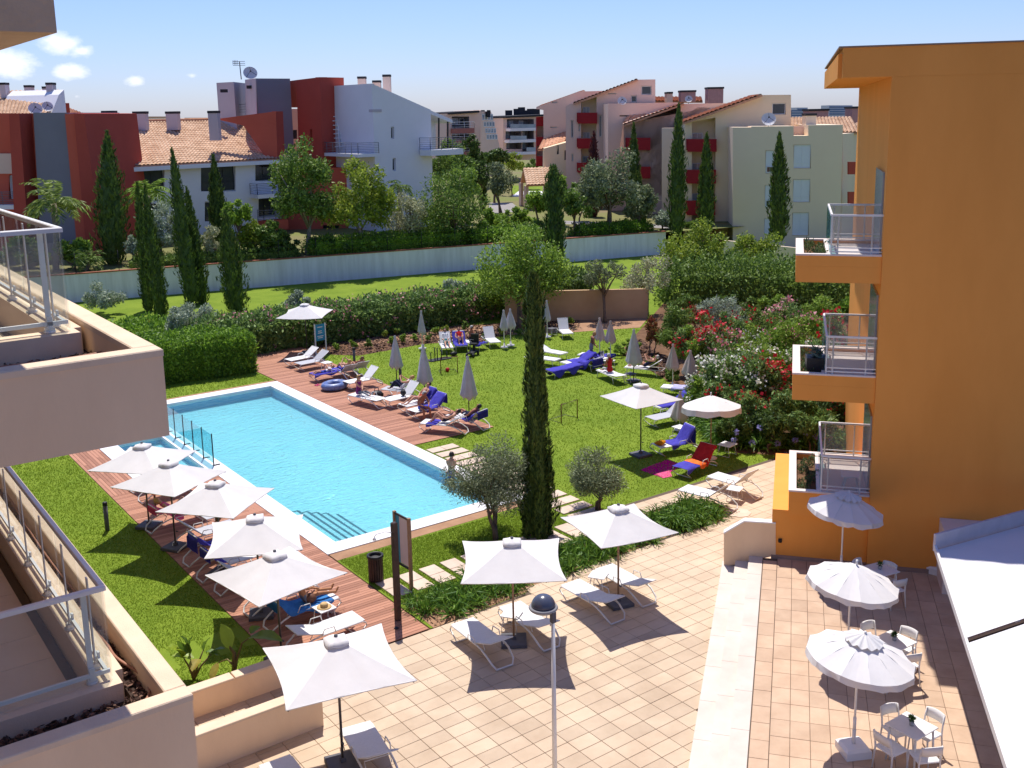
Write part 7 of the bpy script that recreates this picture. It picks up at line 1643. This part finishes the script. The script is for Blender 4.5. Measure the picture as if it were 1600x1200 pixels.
for i, (bx, by, cx, cy, rw, rh, lm, dep, lab) in enumerate(((690, 330, 690, 262, 26, 34, l_md, 108, 'bushy tree pressed against the white block corner'), (728, 330, 728, 290, 26, 26, l_lt, 104, 'light green tree before the far conifer'), (752, 320, 752, 272, 20, 30, l_dk, 116, 'dark tree between the conifer and the silver olive'), (800, 300, 800, 258, 22, 16, l_yl, 140, 'yellow green tree before the far grey block'), (825, 290, 826, 262, 20, 12, l_md, 150, 'low green tree below the far grey block'), (770, 345, 772, 345, 30, 18, l_lt, 96, 'bright bush at the near edge of the drive'), (800, 345, 806, 343, 34, 16, l_lt, 94, 'bright bush mass covering the near end of the drive'), (872, 330, 876, 300, 18, 24, l_lt, 100, 'bright tree right behind the ragged cypress'), (905, 320, 910, 300, 16, 22, l_md, 104, 'green tree left behind the large olive'), (1000, 355, 1002, 320, 26, 36, l_ol, 92, 'olive tree at the right behind the large olive'), (1035, 360, 1038, 345, 22, 16, l_gr, 90, 'grey shrub below the tallest dark cypress'), (1150, 365, 1150, 357, 40, 10, l_lt, 88, 'low light hedge before the pale garden wall'), (1080, 358, 1080, 352, 20, 10, l_md, 90, 'low bush between the two dark cypresses'), (40, 420, 40, 395, 40, 30, l_md, 78, 'dense shrubs before the far left house'), (118, 425, 112, 395, 30, 24, l_lt, 77, 'bright shrubs beside the squat palm'), (560, 395, 560, 384, 34, 14, l_lt, 80, 'bright shrubs under the dense yellow green tree'), (410, 400, 425, 372, 22, 30, l_md, 81, 'green bush left of the tall loose tree trunk'), (660, 390, 672, 384, 34, 16, l_lt, 79, 'bright low bushes under the two olives'))):
    tree(lab, (bx, by), (cx, cy, rw, rh), int(900+rw*rh*1.6), .3, lm, dep=dep, trunk=.08, seed=400+i, cat='tree' if rh > 20 else 'shrub', name='tree' if rh > 20 else 'shrub', clumps=14)
for i, (bx, by, cx, cy, rw, rh, lm, bl, lab) in enumerate(((1080, 590, 1080, 548, 28, 34, l_lt, (f_red, 90, .12), 'bright oleander above the pair of beige parasols'), (1150, 565, 1155, 515, 34, 30, l_old, (f_red, 110, .12), 'red dotted oleander behind the grey green bush'), (1210, 585, 1208, 540, 36, 34, l_lt, (f_white, 100, .1), 'light oleander in the middle back of the bed'), (1262, 590, 1262, 530, 36, 40, l_lt, (f_pink, 120, .1), 'light oleander above the middle balcony planter'), (1090, 655, 1092, 618, 26, 30, l_lt, (f_white, 120, .1), 'white oleander beside the brownish parasol'), (1150, 700, 1148, 668, 30, 26, l_dk, None, 'dark leafy mound at the bed corner'), (1200, 705, 1205, 672, 34, 28, l_dk, None, 'dark leafy mound under the deep red clusters'), (1265, 705, 1268, 668, 34, 32, l_old, None, 'leafy mound left of the lowest balcony'), (1060, 500, 1062, 478, 30, 16, l_md, None, 'low green shrub before the dark high hedge, left'), (1140, 500, 1142, 474, 36, 14, l_md, None, 'low green shrub before the dark high hedge, middle'), (1215, 520, 1216, 480, 30, 20, l_lt, None, 'tufted light shrub before the dark high hedge, right'), (1175, 640, 1180, 575, 40, 40, l_lt, (f_white, 160, .1), 'tall light oleander in the heart of the bed'))):
    tree(lab, (bx, by), (cx, cy, rw, rh), 2600, .2, lm, z0=0, trunk=.04, stems=2, seed=430+i, cat='shrub', name='oleander' if bl else 'shrub', width=.32, clumps=14, blossoms=bl, group='shrubs of the oleander bed')
# two small olives by the stepping slabs
tree('gnarled olive tree beside the pool corner with dark airy crown', (770, 842), (763, 752, 64, 62), 15000, .1, leafm('olive_leaf_near', (0.32, 0.36, 0.2), (0.13, 0.165, 0.08), .2), z0=0, trunk=.07, tm=m_trunk, seed=301, stems=3, clumps=44, width=.26, shell=.2, out=.9)
tree('small airy olive tree between the slabs and the right parasol', (935, 800), (930, 747, 48, 44), 9500, .095, MATS['olive_leaf_near'], z0=0, trunk=.05, tm=m_trunk, seed=302, stems=3, clumps=36, width=.26, shell=.2, out=.9)
# banana like plants by the planter wall: every big leaf its own part
def bigleaf(base, tip, wd, parent, bend=.15, m=None, fold=.2):
    base, tip = Vector(base), Vector(tip); ax = tip-base; L_ = ax.length; side = ax.cross(Vector((0, 0, 1))); side = side.normalized() if side.length > .01 else Vector((1, 0, 0)); nr = side.cross(ax).normalized(); vs = []; fs = []; k = 8
    for i in range(k+1):
        t = i/k; w_ = wd*math.sin(math.pi*min(1, t*.94+.05))**.75*(1-.25*t); c = base+ax*t+nr*bend*L_*math.sin(math.pi*t)*.6-Vector((0, 0, 1))*bend*L_*t*t*.5
        for s in (-1, -.5, 0, .5, 1): vs.append(c+side*w_*s/2+nr*abs(s)*w_*fold+nr*.01*math.sin(i*2.3+s*3))
    for i in range(k):
        for j in range(4): q = i*5+j; fs.append((q, q+1, q+6, q+5))
    b = MB(); b.add(vs, fs, 0, True); b.build('leaf', m or l_ban, parent, recalc=False)
l_ban = mat('banana_leaf', (.36, .46, .05), (.28, .38, .035), scale=4, rough=.4, trans=.4, spec=.4); l_band = mat('banana_leaf_dark', (.15, .25, .035), (.1, .18, .028), scale=4, rough=.4, trans=.3, spec=.4); l_bany = mat('banana_leaf_yellow', (.4, .34, .05), (.3, .22, .04), scale=5, rough=.6, trans=.35)
P0 = G(366, 1052, .0); bp_ = thing('banana_plant', P0, 'banana plant with one upright bright leaf and one broad drooping leaf', 'plant')
dd_ = depth_of(P0)
def rel(x, y, dd=0.0): return at(x, y, dd_+dd)-P0
b = MB(); b.tube([(0, 0, 0), rel(366, 1020), rel(358, 1010)], [.06, .045, .025], 7); b.tube([(0, 0, 0), rel(370, 1030), rel(378, 1005), rel(392, 995)], [.05, .035, .02, .012], 6); b.tube([(0, 0, .2), rel(355, 1030), rel(340, 1036)], [.03, .02, .012], 5); b.build('stem', mat('banana_stem', (.2, .16, .05), (.13, .08, .03), scale=8, rough=.6), bp_)
bigleaf(rel(360, 1012), rel(345, 974), .46, bp_, .05, None, .05); bigleaf(rel(390, 996), rel(441, 999, -.3), .5, bp_, .12, l_band, .12); bigleaf(rel(392, 990), rel(406, 978, .2), .3, bp_, .1, l_band); bigleaf(rel(340, 1036), rel(330, 1066, -.3), .22, bp_, .05, l_bany)
P0 = G(303, 1062, .0); dd_ = depth_of(P0); bp_ = thing('banana_plant', P0, 'darker many leaved banana like plant hugging the balcony corner', 'plant')
b = MB(); 
for e in ((285, 1025), (296, 1020), (302, 1030), (318, 1015), (330, 1022)): b.tube([(0, 0, 0), rel(e[0]*.4+303*.6, e[1]*.5+530), rel(*e)], [.035, .025, .012], 5)
b.build('stem', MATS['banana_stem'], bp_)
for (x0, y0, x1, y1, w_, m) in ((285, 1025, 262, 1010, .5, None), (285, 1025, 276, 1000, .42, l_band), (296, 1020, 300, 994, .4, l_band), (302, 1030, 268, 1024, .4, None), (318, 1015, 328, 995, .18, l_band), (330, 1022, 352, 1012, .2, l_band), (310, 1030, 300, 1048, .3, l_bany), (296, 1022, 282, 992, .36, l_band), (322, 1018, 345, 1024, .2, l_band)): bigleaf(rel(x0, y0), rel(x1, y1, random.uniform(-.4, .3)), w_, bp_, .1, m)
chips('soil_litter', [(3, 8.3, 20.75, 21.5)], .02, 160, None) if False else None
# bark in the garden beds
def scatter_chips(name, poly, n, m, z=.01, size=(.05, .12)):
    P = np.array([(p[0], p[1]) for p in poly]); lo, hi = P.min(0), P.max(0); pts = []
    while len(pts) < n:
        q = rng.uniform(lo, hi, (n, 2)); pts += [a for a in q if inpoly(a, [tuple(p) for p in P])]
    q = np.array(pts[:n]); p = np.column_stack([q, z+rng.random(n)*.03]); ax = unit(rng.normal(size=(n, 3))*np.array([1, 1, .3])); v, f = leaf_geo(p, ax, rng.uniform(*size, n), .5, unit(rng.normal(size=(n, 3))*.6+[0, 0, 1])); o = npmesh(name, v, f, m); o['kind'] = 'stuff'; return o
scatter_chips('bark_mulch', [G(*p) for p in ((470, 552), (560, 556), (660, 538), (760, 530), (850, 512), (905, 512), (905, 500), (800, 504), (640, 514), (500, 528))], 7000, m_bark, .01, (.08, .2))
scatter_chips('bark_mulch', [G(*p) for p in ((968, 552), (1035, 590), (1060, 575), (1020, 545), (1000, 530))], 1800, m_bark, .01, (.08, .2))
scatter_chips('leaf_litter', [(12.5, 20.75), (20.5, 21.1), (20.5, 22.5), (12.5, 22.3)], 3000, mat('litter', (.5, .3, .18), (.2, .11, .06), rough=.9, island=True), .01, (.04, .09))
# ------------------------------------------------------------------ grass blades, thinner with distance
def grass_field(n, zone, zmax_d):
    x0, x1, y0, y1 = zone; q = np.column_stack([rng.uniform(x0, x1, n), rng.uniform(y0, y1, n)]); d = np.hypot(q[:, 0], q[:, 1]); keep = rng.random(n) < np.minimum(1, (24/d)**2.2); return q[keep], d[keep]
def vin(q, poly):
    c = np.zeros(len(q), bool); k = len(poly)
    for i in range(k):
        a, b_ = poly[i], poly[i-1]
        if a[1] == b_[1]: continue
        c ^= ((a[1] > q[:, 1]) != (b_[1] > q[:, 1])) & (q[:, 0] < (b_[0]-a[0])*(q[:, 1]-a[1])/(b_[1]-a[1])+a[0])
    return c
Q = []
for zone, n in (((2.7, 8.55, 21.5, 46), 150000), ((12.4, 19.5, 22.35, 25.85), 60000), ((19.65, 45, 24.0, 60), 520000), ((9.8, 19.5, 47.1, 52), 40000)):
    q, d = grass_field(n, zone, 0); Q.append(q)
q = np.concatenate(Q); bad = np.zeros(len(q), bool)
for poly in ([(19.5, 33.7), (23.5, 33.7), (23.5, 50.65), (24, 56.2), (19.5, 56.2)], [tuple(G(*p).xy) for p in ((968, 552), (1035, 590), (1085, 625), (1100, 660), (1150, 708), (1225, 712), (1420, 700), (1420, 480), (1040, 470))], [tuple(G(*p).xy) for p in ((470, 552), (560, 556), (660, 538), (760, 530), (850, 512), (905, 512), (885, 520), (1000, 512), (1012, 498), (905, 490), (640, 510), (500, 524))]): bad |= vin(q, poly)
yy = (32.7-q[:, 1]) % .66; bad |= (q[:, 0] > 19.71) & (q[:, 0] < 20.91) & (q[:, 1] < 32.95) & (q[:, 1] > 24.1) & ((yy < .25) | (yy > .41))
xx = (q[:, 0]-12.75) % .70; bad |= (q[:, 1] > 22.75) & (q[:, 1] < 23.87) & (q[:, 0] < 20.4) & ((xx < .26) | (xx > .44))
q = q[~bad]; n_ = len(q); d = np.hypot(q[:, 0], q[:, 1]); hgt_ = (.022+.026*rng.random(n_))*np.clip(d/26, 1, 1.5); wd_ = .009*np.clip(d/22, 1, 3.2); an = rng.random(n_)*2*np.pi; ln_ = rng.normal(size=(n_, 2))*.6
b0 = np.column_stack([q[:, 0]-np.cos(an)*wd_, q[:, 1]-np.sin(an)*wd_, np.zeros(n_)]); b1 = np.column_stack([q[:, 0]+np.cos(an)*wd_, q[:, 1]+np.sin(an)*wd_, np.zeros(n_)]); b2 = np.column_stack([q+ln_*hgt_[:, None], hgt_])
v = np.stack([b0, b1, b2], 1).reshape(-1, 3); f = np.arange(n_*3).reshape(-1, 3); o = npmesh('grass', v, f, m_blade); o['kind'] = 'stuff'
# ------------------------------------------------------------------ people: one continuous skin per body
DG = None
def person(loc, rz, label, pose, mats, hair=m_hbrown, hairlen=.0, size=1.0, cap=None, group=None):
    """pose: pelvis, S (spine), F (front), knees, ankles, toes, hands (pairs L/R in local space)"""
    P = Vector(pose['pelvis']); S = Vector(pose['S']).normalized(); F = Vector(pose['F']); F = (F-S*F.dot(S)).normalized(); R_ = F.cross(S).normalized()
    lean = Vector(pose.get('head', (0, 0, 0))); V = []; E = []; rad = []; lab = []
    def v(p, r, r2=None): V.append(Vector(p)); rad.append((r, r2 or r)); return len(V)-1
    def e(a, b_, l_): E.append((a, b_)); lab.append(l_)
    pel = v(P, .125, .095); bel = v(P+S*.2-F*.0, .115, .085); che = v(P+S*.40+F*.015, .135, .095); nb = v(P+S*.51, .065, .06); nk = v(P+S*.57+F*.01+lean*.3, .05); hd = v(P+S*.67+F*.03+lean, .085, .088); ht_ = v(P+S*.77+F*.035+lean*1.25, .075, .08)
    for a, b_, l_ in ((pel, bel, 'hips'), (bel, che, 'chest'), (che, nb, 'upper'), (nb, nk, 'neck'), (nk, hd, 'head'), (hd, ht_, 'head')): e(a, b_, l_)
    hands = []
    for s, i in ((1, 0), (-1, 1)):
        sh = P+S*.47+R_*.17*s; si = v(sh, .058); hnd = Vector(pose['hands'][i]); d = hnd-sh; 
        if d.length > .54: hnd = sh+d.normalized()*.54; d = hnd-sh
        bend = math.sqrt(max(0, .28**2-(d.length/2)**2)); perp = (R_*s*.7-F*.25-S*.55); perp = (perp-d.normalized()*perp.dot(d.normalized())).normalized()
        el = (sh+hnd)/2+perp*bend; ei = v(el, .042); wi = v(hnd, .03, .027); pd = (hnd-el).normalized(); pi_ = v(hnd+pd*.075, .038, .02)
        e(nb, si, 'shoulder'); e(si, ei, 'arm'); e(ei, wi, 'forearm'); e(wi, pi_, 'hand'); hands.append((hnd+pd*.075, pd, s))
        hp = P+R_*.085*s-S*.03; hi = v(hp, .088); kn = Vector(pose['knees'][i]); d = kn-hp; kn = hp+d.normalized()*.43
        an = Vector(pose['ankles'][i]); d = an-kn; an = kn+d.normalized()*.41; ki = v(kn, .056); cf = v(kn.lerp(an, .35), .052); ai = v(an, .035); tv = Vector(pose['toes'][i]).normalized(); hl = v(an+(an-kn).normalized()*.05, .036); to = v(an+(an-kn).normalized()*.055+tv*.15, .03, .022)
        th = v(hp.lerp(kn, .45), .076)
        e(pel, hi, 'hips'); e(hi, th, 'thigh'); e(th, ki, 'lowthigh'); e(ki, cf, 'shin'); e(cf, ai, 'shin'); e(ai, hl, 'foot'); e(hl, to, 'foot')
    V = [p*size for p in V]; rad = [(a*size, b_*size) for a, b_ in rad]
    me = bpy.data.meshes.new('body'); me.from_pydata(V, E, []); o = bpy.data.objects.new('body', me); C.objects.link(o)
    md = o.modifiers.new('skin', 'SKIN'); md.use_smooth_shade = True
    for i, r in enumerate(rad): me.skin_vertices[0].data[i].radius = r
    me.skin_vertices[0].data[0].use_root = True
    sb = o.modifiers.new('sub', 'SUBSURF'); sb.levels = 2; sb.render_levels = 2
    dg = bpy.context.evaluated_depsgraph_get(); ev = o.evaluated_get(dg); m2 = bpy.data.meshes.new_from_object(ev); bpy.data.objects.remove(o)
    # clothing by nearest bone
    fc = np.empty(len(m2.polygons)*3); m2.polygons.foreach_get('center', fc); fc = fc.reshape(-1, 3); best = np.full(len(fc), 9.0); li = np.zeros(len(fc), int); names = sorted(set(lab))
    for (a, b_), l_ in zip(E, lab):
        A, B_ = np.array(V[a]), np.array(V[b_]); ab = B_-A; t = np.clip(((fc-A)@ab)/max(ab@ab, 1e-6), 0, 1); d = np.linalg.norm(fc-A-t[:, None]*ab, axis=1)/(rad[a][0]+rad[b_][0]); m = d < best; best[m] = d[m]; li[m] = names.index(l_)
    slot = [mats['skin']]; mi = np.zeros(len(fc), int)
    for l_, m in mats.items():
        if l_ == 'skin': continue
        for q in l_.split('+'):
            if q in names:
                if m not in slot: slot.append(m)
                mi[li == names.index(q)] = slot.index(m)
    m2.materials.clear()
    for m in slot: m2.materials.append(m)
    import bmesh
    bm = bmesh.new(); bm.from_mesh(m2); bmesh.ops.recalc_face_normals(bm, faces=bm.faces)
    for f, k in zip(bm.faces, mi): f.material_index = int(k); f.smooth = True
    # fingers, nose, ears rooted inside the hand and head
    q = MB(); 
    for h, pd, s in hands:
        sd = pd.cross(F if abs(pd.dot(F)) < .9 else S).normalized()
        for k, ln_ in enumerate((.07, .082, .078, .06)): st = h+sd*(.012*(k-1.5)*1.6)-pd*.02; q.tube([st, st+pd*ln_*.6, st+pd*ln_-F.cross(sd)*0+(-F)*.015], [.009, .0085, .007], 5)
        st = h-pd*.05+sd*.03*s; q.tube([st, st+sd*.03*s+pd*.02, st+sd*.035*s+pd*.05], [.011, .01, .008], 5)
    hc = V[hd]/size; q.tube([hc+F*.08+S*.02, hc+F*.108-S*.015, hc+F*.09-S*.02], [.01, .015, .01], 5)
    for s in (1, -1): q.tube([hc+R_*.08*s-F*.01, hc+R_*.1*s-F*.02+S*.02, hc+R_*.085*s-F*.015-S*.03], [.012, .016, .01], 5)
    vb = [bm.verts.new(Vector(p)*size) for p in q.v]; bm.verts.index_update()
    for f in q.f:
        nf = bm.faces.new([vb[i] for i in f]); nf.smooth = True
    bm.to_mesh(m2); bm.free()
    m2.name = 'person'; r_ = bpy.data.objects.new('person', m2); C.objects.link(r_); WL[r_] = Vector(loc); r_.location = loc; r_.rotation_euler = (0, 0, rz); tag(r_, label, 'person', group)
    # hair (or cap) as a shell over the back and top of the head
    q = MB(); vs = []; fs = []; nA, nB = 14, 8; hcx = P+S*.715+F*.015+lean
    for i in range(nB+1):
        ph = .05+(1.9)*i/nB
        for k in range(nA):
            th = 2*math.pi*k/nA; fr = math.cos(th); lim = 1.0 if fr < .35 else (.62 if fr < .75 else .5); p_ = ph*lim
            drop = hairlen*max(0, (i-nB+2)/2) if fr < .4 and i > nB-2 else 0
            vs.append((hcx+(F*fr*.098+R_*math.sin(th)*.098)*math.sin(p_)+S*(.115*math.cos(p_)-drop)-F*drop*.15)*size)
    for i in range(nB):
        for k in range(nA): fs.append((i*nA+k, i*nA+(k+1) % nA, (i+1)*nA+(k+1) % nA, (i+1)*nA+k))
    fs.append(tuple(range(nA))); q.add(vs, fs, 0, True); q.build('hair' if not cap else 'cap', cap or hair, r_)
    q = MB()
    for s in (1, -1): c_ = (hc+F*.083+R_*.032*s+S*.025)*size; q.add([c_+R_*.012*a+S*.006*b_+F*.006 for a, b_ in ((-1, 0), (0, -1), (1, 0), (0, 1))], [(0, 1, 2, 3)])
    c_ = (hc+F*.082-S*.052)*size; q.add([c_+R_*.022*a+S*.005*b_+F*.008 for a, b_ in ((-1, 0), (0, -1), (1, 0), (0, 1))], [(0, 1, 2, 3)]); q.build('face', m_hdark if hair != m_hblond else m_hbrown, r_)
    return r_
Z0 = HZ+.14
def p_recline(b, knees=.0, hand='side', y0=1.02):
    S = Vector((0, math.cos(b), math.sin(b))); F = Vector((0, -math.sin(b), math.cos(b))); P = Vector((0, y0, Z0)); c = P+S*.3
    kz = Z0+.02+knees*.34; ky = y0-.43*math.cos(math.asin(min(.95, (kz-Z0)/.43)))
    az = Z0-.05; ay = ky-math.sqrt(max(.02, .41**2-(kz-az)**2))
    hands = {'side': [(-.24, y0+.02, Z0), (.24, y0+.02, Z0)], 'read': [tuple(c+F*.36+Vector((-.1, -.05, .0))), tuple(c+F*.36+Vector((.1, -.05, .0)))], 'lap': [tuple(P+F*.13+Vector((-.05, 0, 0))), tuple(P+F*.13+Vector((.05, -.03, 0)))], 'head': [tuple(P+S*.68-F*.02+Vector((-.14, 0, 0))), tuple(P+S*.68-F*.02+Vector((.14, 0, 0)))]}[hand]
    return dict(pelvis=P, S=S, F=F, knees=[(-.1, ky, kz), (.1, ky, kz)], ankles=[(-.1, ay, az), (.11, ay, az)], toes=[(-.1, -.35, .9)]*2 if not knees else [(-.05, -1, .0)]*2, hands=hands, head=tuple(F*.03))
def p_sit_long(y0=.5, lean=.15, sgn=1, cross=False):
    P = Vector((0, y0, Z0)); S = Vector((0, lean*sgn, 1)); F = Vector((0, sgn, 0)); k = .32 if cross else .1
    if cross: return dict(pelvis=P, S=S, F=F, knees=[(-.33*sgn, y0+.28*sgn, Z0+.08), (.33*sgn, y0+.28*sgn, Z0+.08)], ankles=[(.06*sgn, y0+.34*sgn, Z0-.03), (-.06*sgn, y0+.34*sgn, Z0-.03)], toes=[(1*sgn, .3*sgn, 0), (-1*sgn, .3*sgn, 0)], hands=[(-.1*sgn, y0+.3*sgn, Z0+.2), (.1*sgn, y0+.3*sgn, Z0+.2)], head=(0, .05*sgn, -.03))
    return dict(pelvis=P, S=S, F=F, knees=[(-.11*sgn, y0+.42*sgn, Z0+.07), (.11*sgn, y0+.42*sgn, Z0+.07)], ankles=[(-.12*sgn, y0+.83*sgn, Z0-.03), (.12*sgn, y0+.83*sgn, Z0-.03)], toes=[(0, .5*sgn, .8)]*2, hands=[(-.14*sgn, y0+.4*sgn, Z0+.16), (.14*sgn, y0+.4*sgn, Z0+.16)], head=(0, .05*sgn, -.03))
def p_sit_side(y0=.6, s=1, lean=.3):
    P = Vector((s*.12, y0, Z0)); S = Vector((s*lean, 0, 1)); F = Vector((s, 0, 0)); R_ = F.cross(S.normalized())
    def q(f, l_, z): return (P.x+s*f, y0+l_*R_.y/abs(R_.y), z)
    return dict(pelvis=P, S=S, F=F, knees=[q(.42, .16, Z0+.0), q(.42, -.16, Z0)], ankles=[q(.46, .16, .1), q(.46, -.16, .1)], toes=[(s, .1, -.1)]*2, hands=[q(.42, .12, Z0+.12), q(.44, -.1, Z0+.12)], head=(s*.05, 0, -.02))
def p_stand(lean=.12, reach=.3):
    return dict(pelvis=(0, 0, .92), S=(0, lean, 1), F=(0, 1, 0), knees=[(-.09, .03, .5), (.1, .02, .5)], ankles=[(-.1, .0, .09), (.11, -.03, .09)], toes=[(-.1, 1, -.05), (.15, 1, -.05)], hands=[(-.24, reach, .85), (.24, reach*.9, .85)], head=(0, .06, -.03))
def on(L_, label, pose, mats, hair=m_hbrown, hairlen=0.0, size=1.0, cap=None): return person(L_[0], L_[1], label, pose, mats, hair, hairlen, size, cap)
SW = 'hips'
on(LO['f'], 'woman in a purple swimsuit sitting upright on the flat white deck lounger', p_sit_long(.42, -.05, 1), {'skin': m_skin, 'hips+chest': m_purple, 'thigh+lowthigh+shin': m_greyc}, m_hblond, .05)
on(LO['c'], 'blond child in a white top lying on the far deck lounger by the inflatable ring', p_recline(.3, .3, 'read', .8), {'skin': m_skin, 'hips+thigh': m_bluec, 'chest+upper+shoulder': m_whitec}, m_hblond, .0, .78)
on(LO['d'], 'blond person reclining on the left lounger that turns its back to the camera', p_recline(.65, .5, 'read'), {'skin': m_skin, 'hips+chest': m_bluec}, m_hblond, .04)
on(LO['d2'], 'red haired person reclining on the right lounger that turns its back to the camera', p_recline(.65, .2, 'lap'), {'skin': m_tan, 'hips+chest': m_navy}, m_hbrown, .04)
on(LO['g'], 'reader with raised dark knees on the lounger right of the black bag', p_recline(.7, .75, 'read'), {'skin': m_skin, 'chest+upper+hips': m_whitec, 'thigh+lowthigh+shin': m_navy}, m_hblond)
on(LO['i'], 'person in dark red shorts lying with bent legs on the blue backed lounger', p_recline(.8, .35, 'lap'), {'skin': m_skin, 'hips+thigh': m_redc}, m_hdark)
on(LO['j'], 'bare chested man leaning forward on the side of the lounger with the bright blue towel', p_sit_side(.45, 1, .35), {'skin': m_tan, 'hips+thigh': m_bluec}, m_hgrey)
on(LO['k'], 'woman in a dark bikini reclining with bent knees nearest on the right deck', p_recline(.55, .8, 'lap'), {'skin': m_skin, 'hips+chest': m_navy}, m_hdark, .06)
on(LO['l'], 'man wearing a black cap reclining on the lounger at the deck corner', p_recline(.6, .3, 'side'), {'skin': m_tan, 'hips+thigh': m_navy}, m_hdark, 0, 1, m_black)
on(LO['q1'], 'man in a white shirt and teal shorts reclining by the mulch bed', p_recline(.9, .3, 'lap', .9), {'skin': m_skin, 'chest+upper+shoulder+arm': m_whitec, 'hips+thigh+lowthigh': m_teal}, m_hdark)
on(LO['q2'], 'person in a red top with bent knees on the blue covered lawn lounger', p_recline(.8, .8, 'lap', .9), {'skin': m_skin, 'chest+upper+shoulder': m_redc, 'hips+thigh': m_bluec}, m_hbrown)
on(LO['q3'], 'bare backed man sitting upright on the flat lawn lounger beside the scooter', p_sit_long(.9, .0, -1), {'skin': m_tan, 'hips+thigh': m_navy}, m_hgrey)
p = G(924, 569); person((p.x, p.y, 0), -1.9, 'standing fair haired woman in a bikini top and grey skirt on the far lawn', p_stand(.14, .28), {'skin': m_tan, 'chest': m_hbrown, 'hips+thigh+lowthigh': m_greyc}, m_hblond, .03)
on(LO['q12'], 'tanned woman in white trousers sitting cross legged on the lawn lounger', p_sit_long(.8, .05, -1, True), {'skin': m_tan, 'chest+upper+hips': m_redc, 'thigh+lowthigh+shin': m_whitec}, m_hgrey)
on(LO['q13'], 'person with raised dark shoulders reclining behind the big closed parasol', p_recline(.6, .5, 'read'), {'skin': m_skin, 'hips+chest': m_navy}, m_hgrey)
on(LD[2], 'woman with bent knees and striped cloth lying on the pink towel', p_recline(.62, .85, 'side'), {'skin': m_skin, 'chest+upper': m_pinkc, 'hips+thigh': m_stripe}, m_hblond, .05)
on(LD[4], 'brown haired woman in a dark bikini sitting behind the parasol on the left deck', p_sit_long(.95, .05, -1), {'skin': m_tan, 'chest+hips': m_navy}, m_hbrown, .05)
on(LD[8], 'blonde suntanned woman leaning forward on the azure towel', p_sit_long(.85, -.35, -1), {'skin': mat('golden_skin', (.48, .22, .1), rough=.6), 'hips': m_greyc}, m_hblond, .2)
on(LD[7], 'man in a navy shirt and blue shorts sitting beside the blonde woman', p_sit_long(.75, -.2, -1), {'skin': m_tan, 'chest+upper+shoulder': m_navy, 'hips+thigh': m_bluec}, m_hdark)
person(G(706, 762, -.46)-Vector((0, 0, .4)), -HEAD-.2, 'pale backed man in blue shorts standing in the pool corner by the olive tree', p_stand(.05, .15), {'skin': m_skin, 'hips+thigh': m_bluec}, m_hdark)
for pr_, k in ((protoA, 'A'), (protoG, 'G'), (protoL, 'L')):
    if k not in used:
        for ch in list(pr_.children): bpy.data.objects.remove(ch)
        bpy.data.objects.remove(pr_)
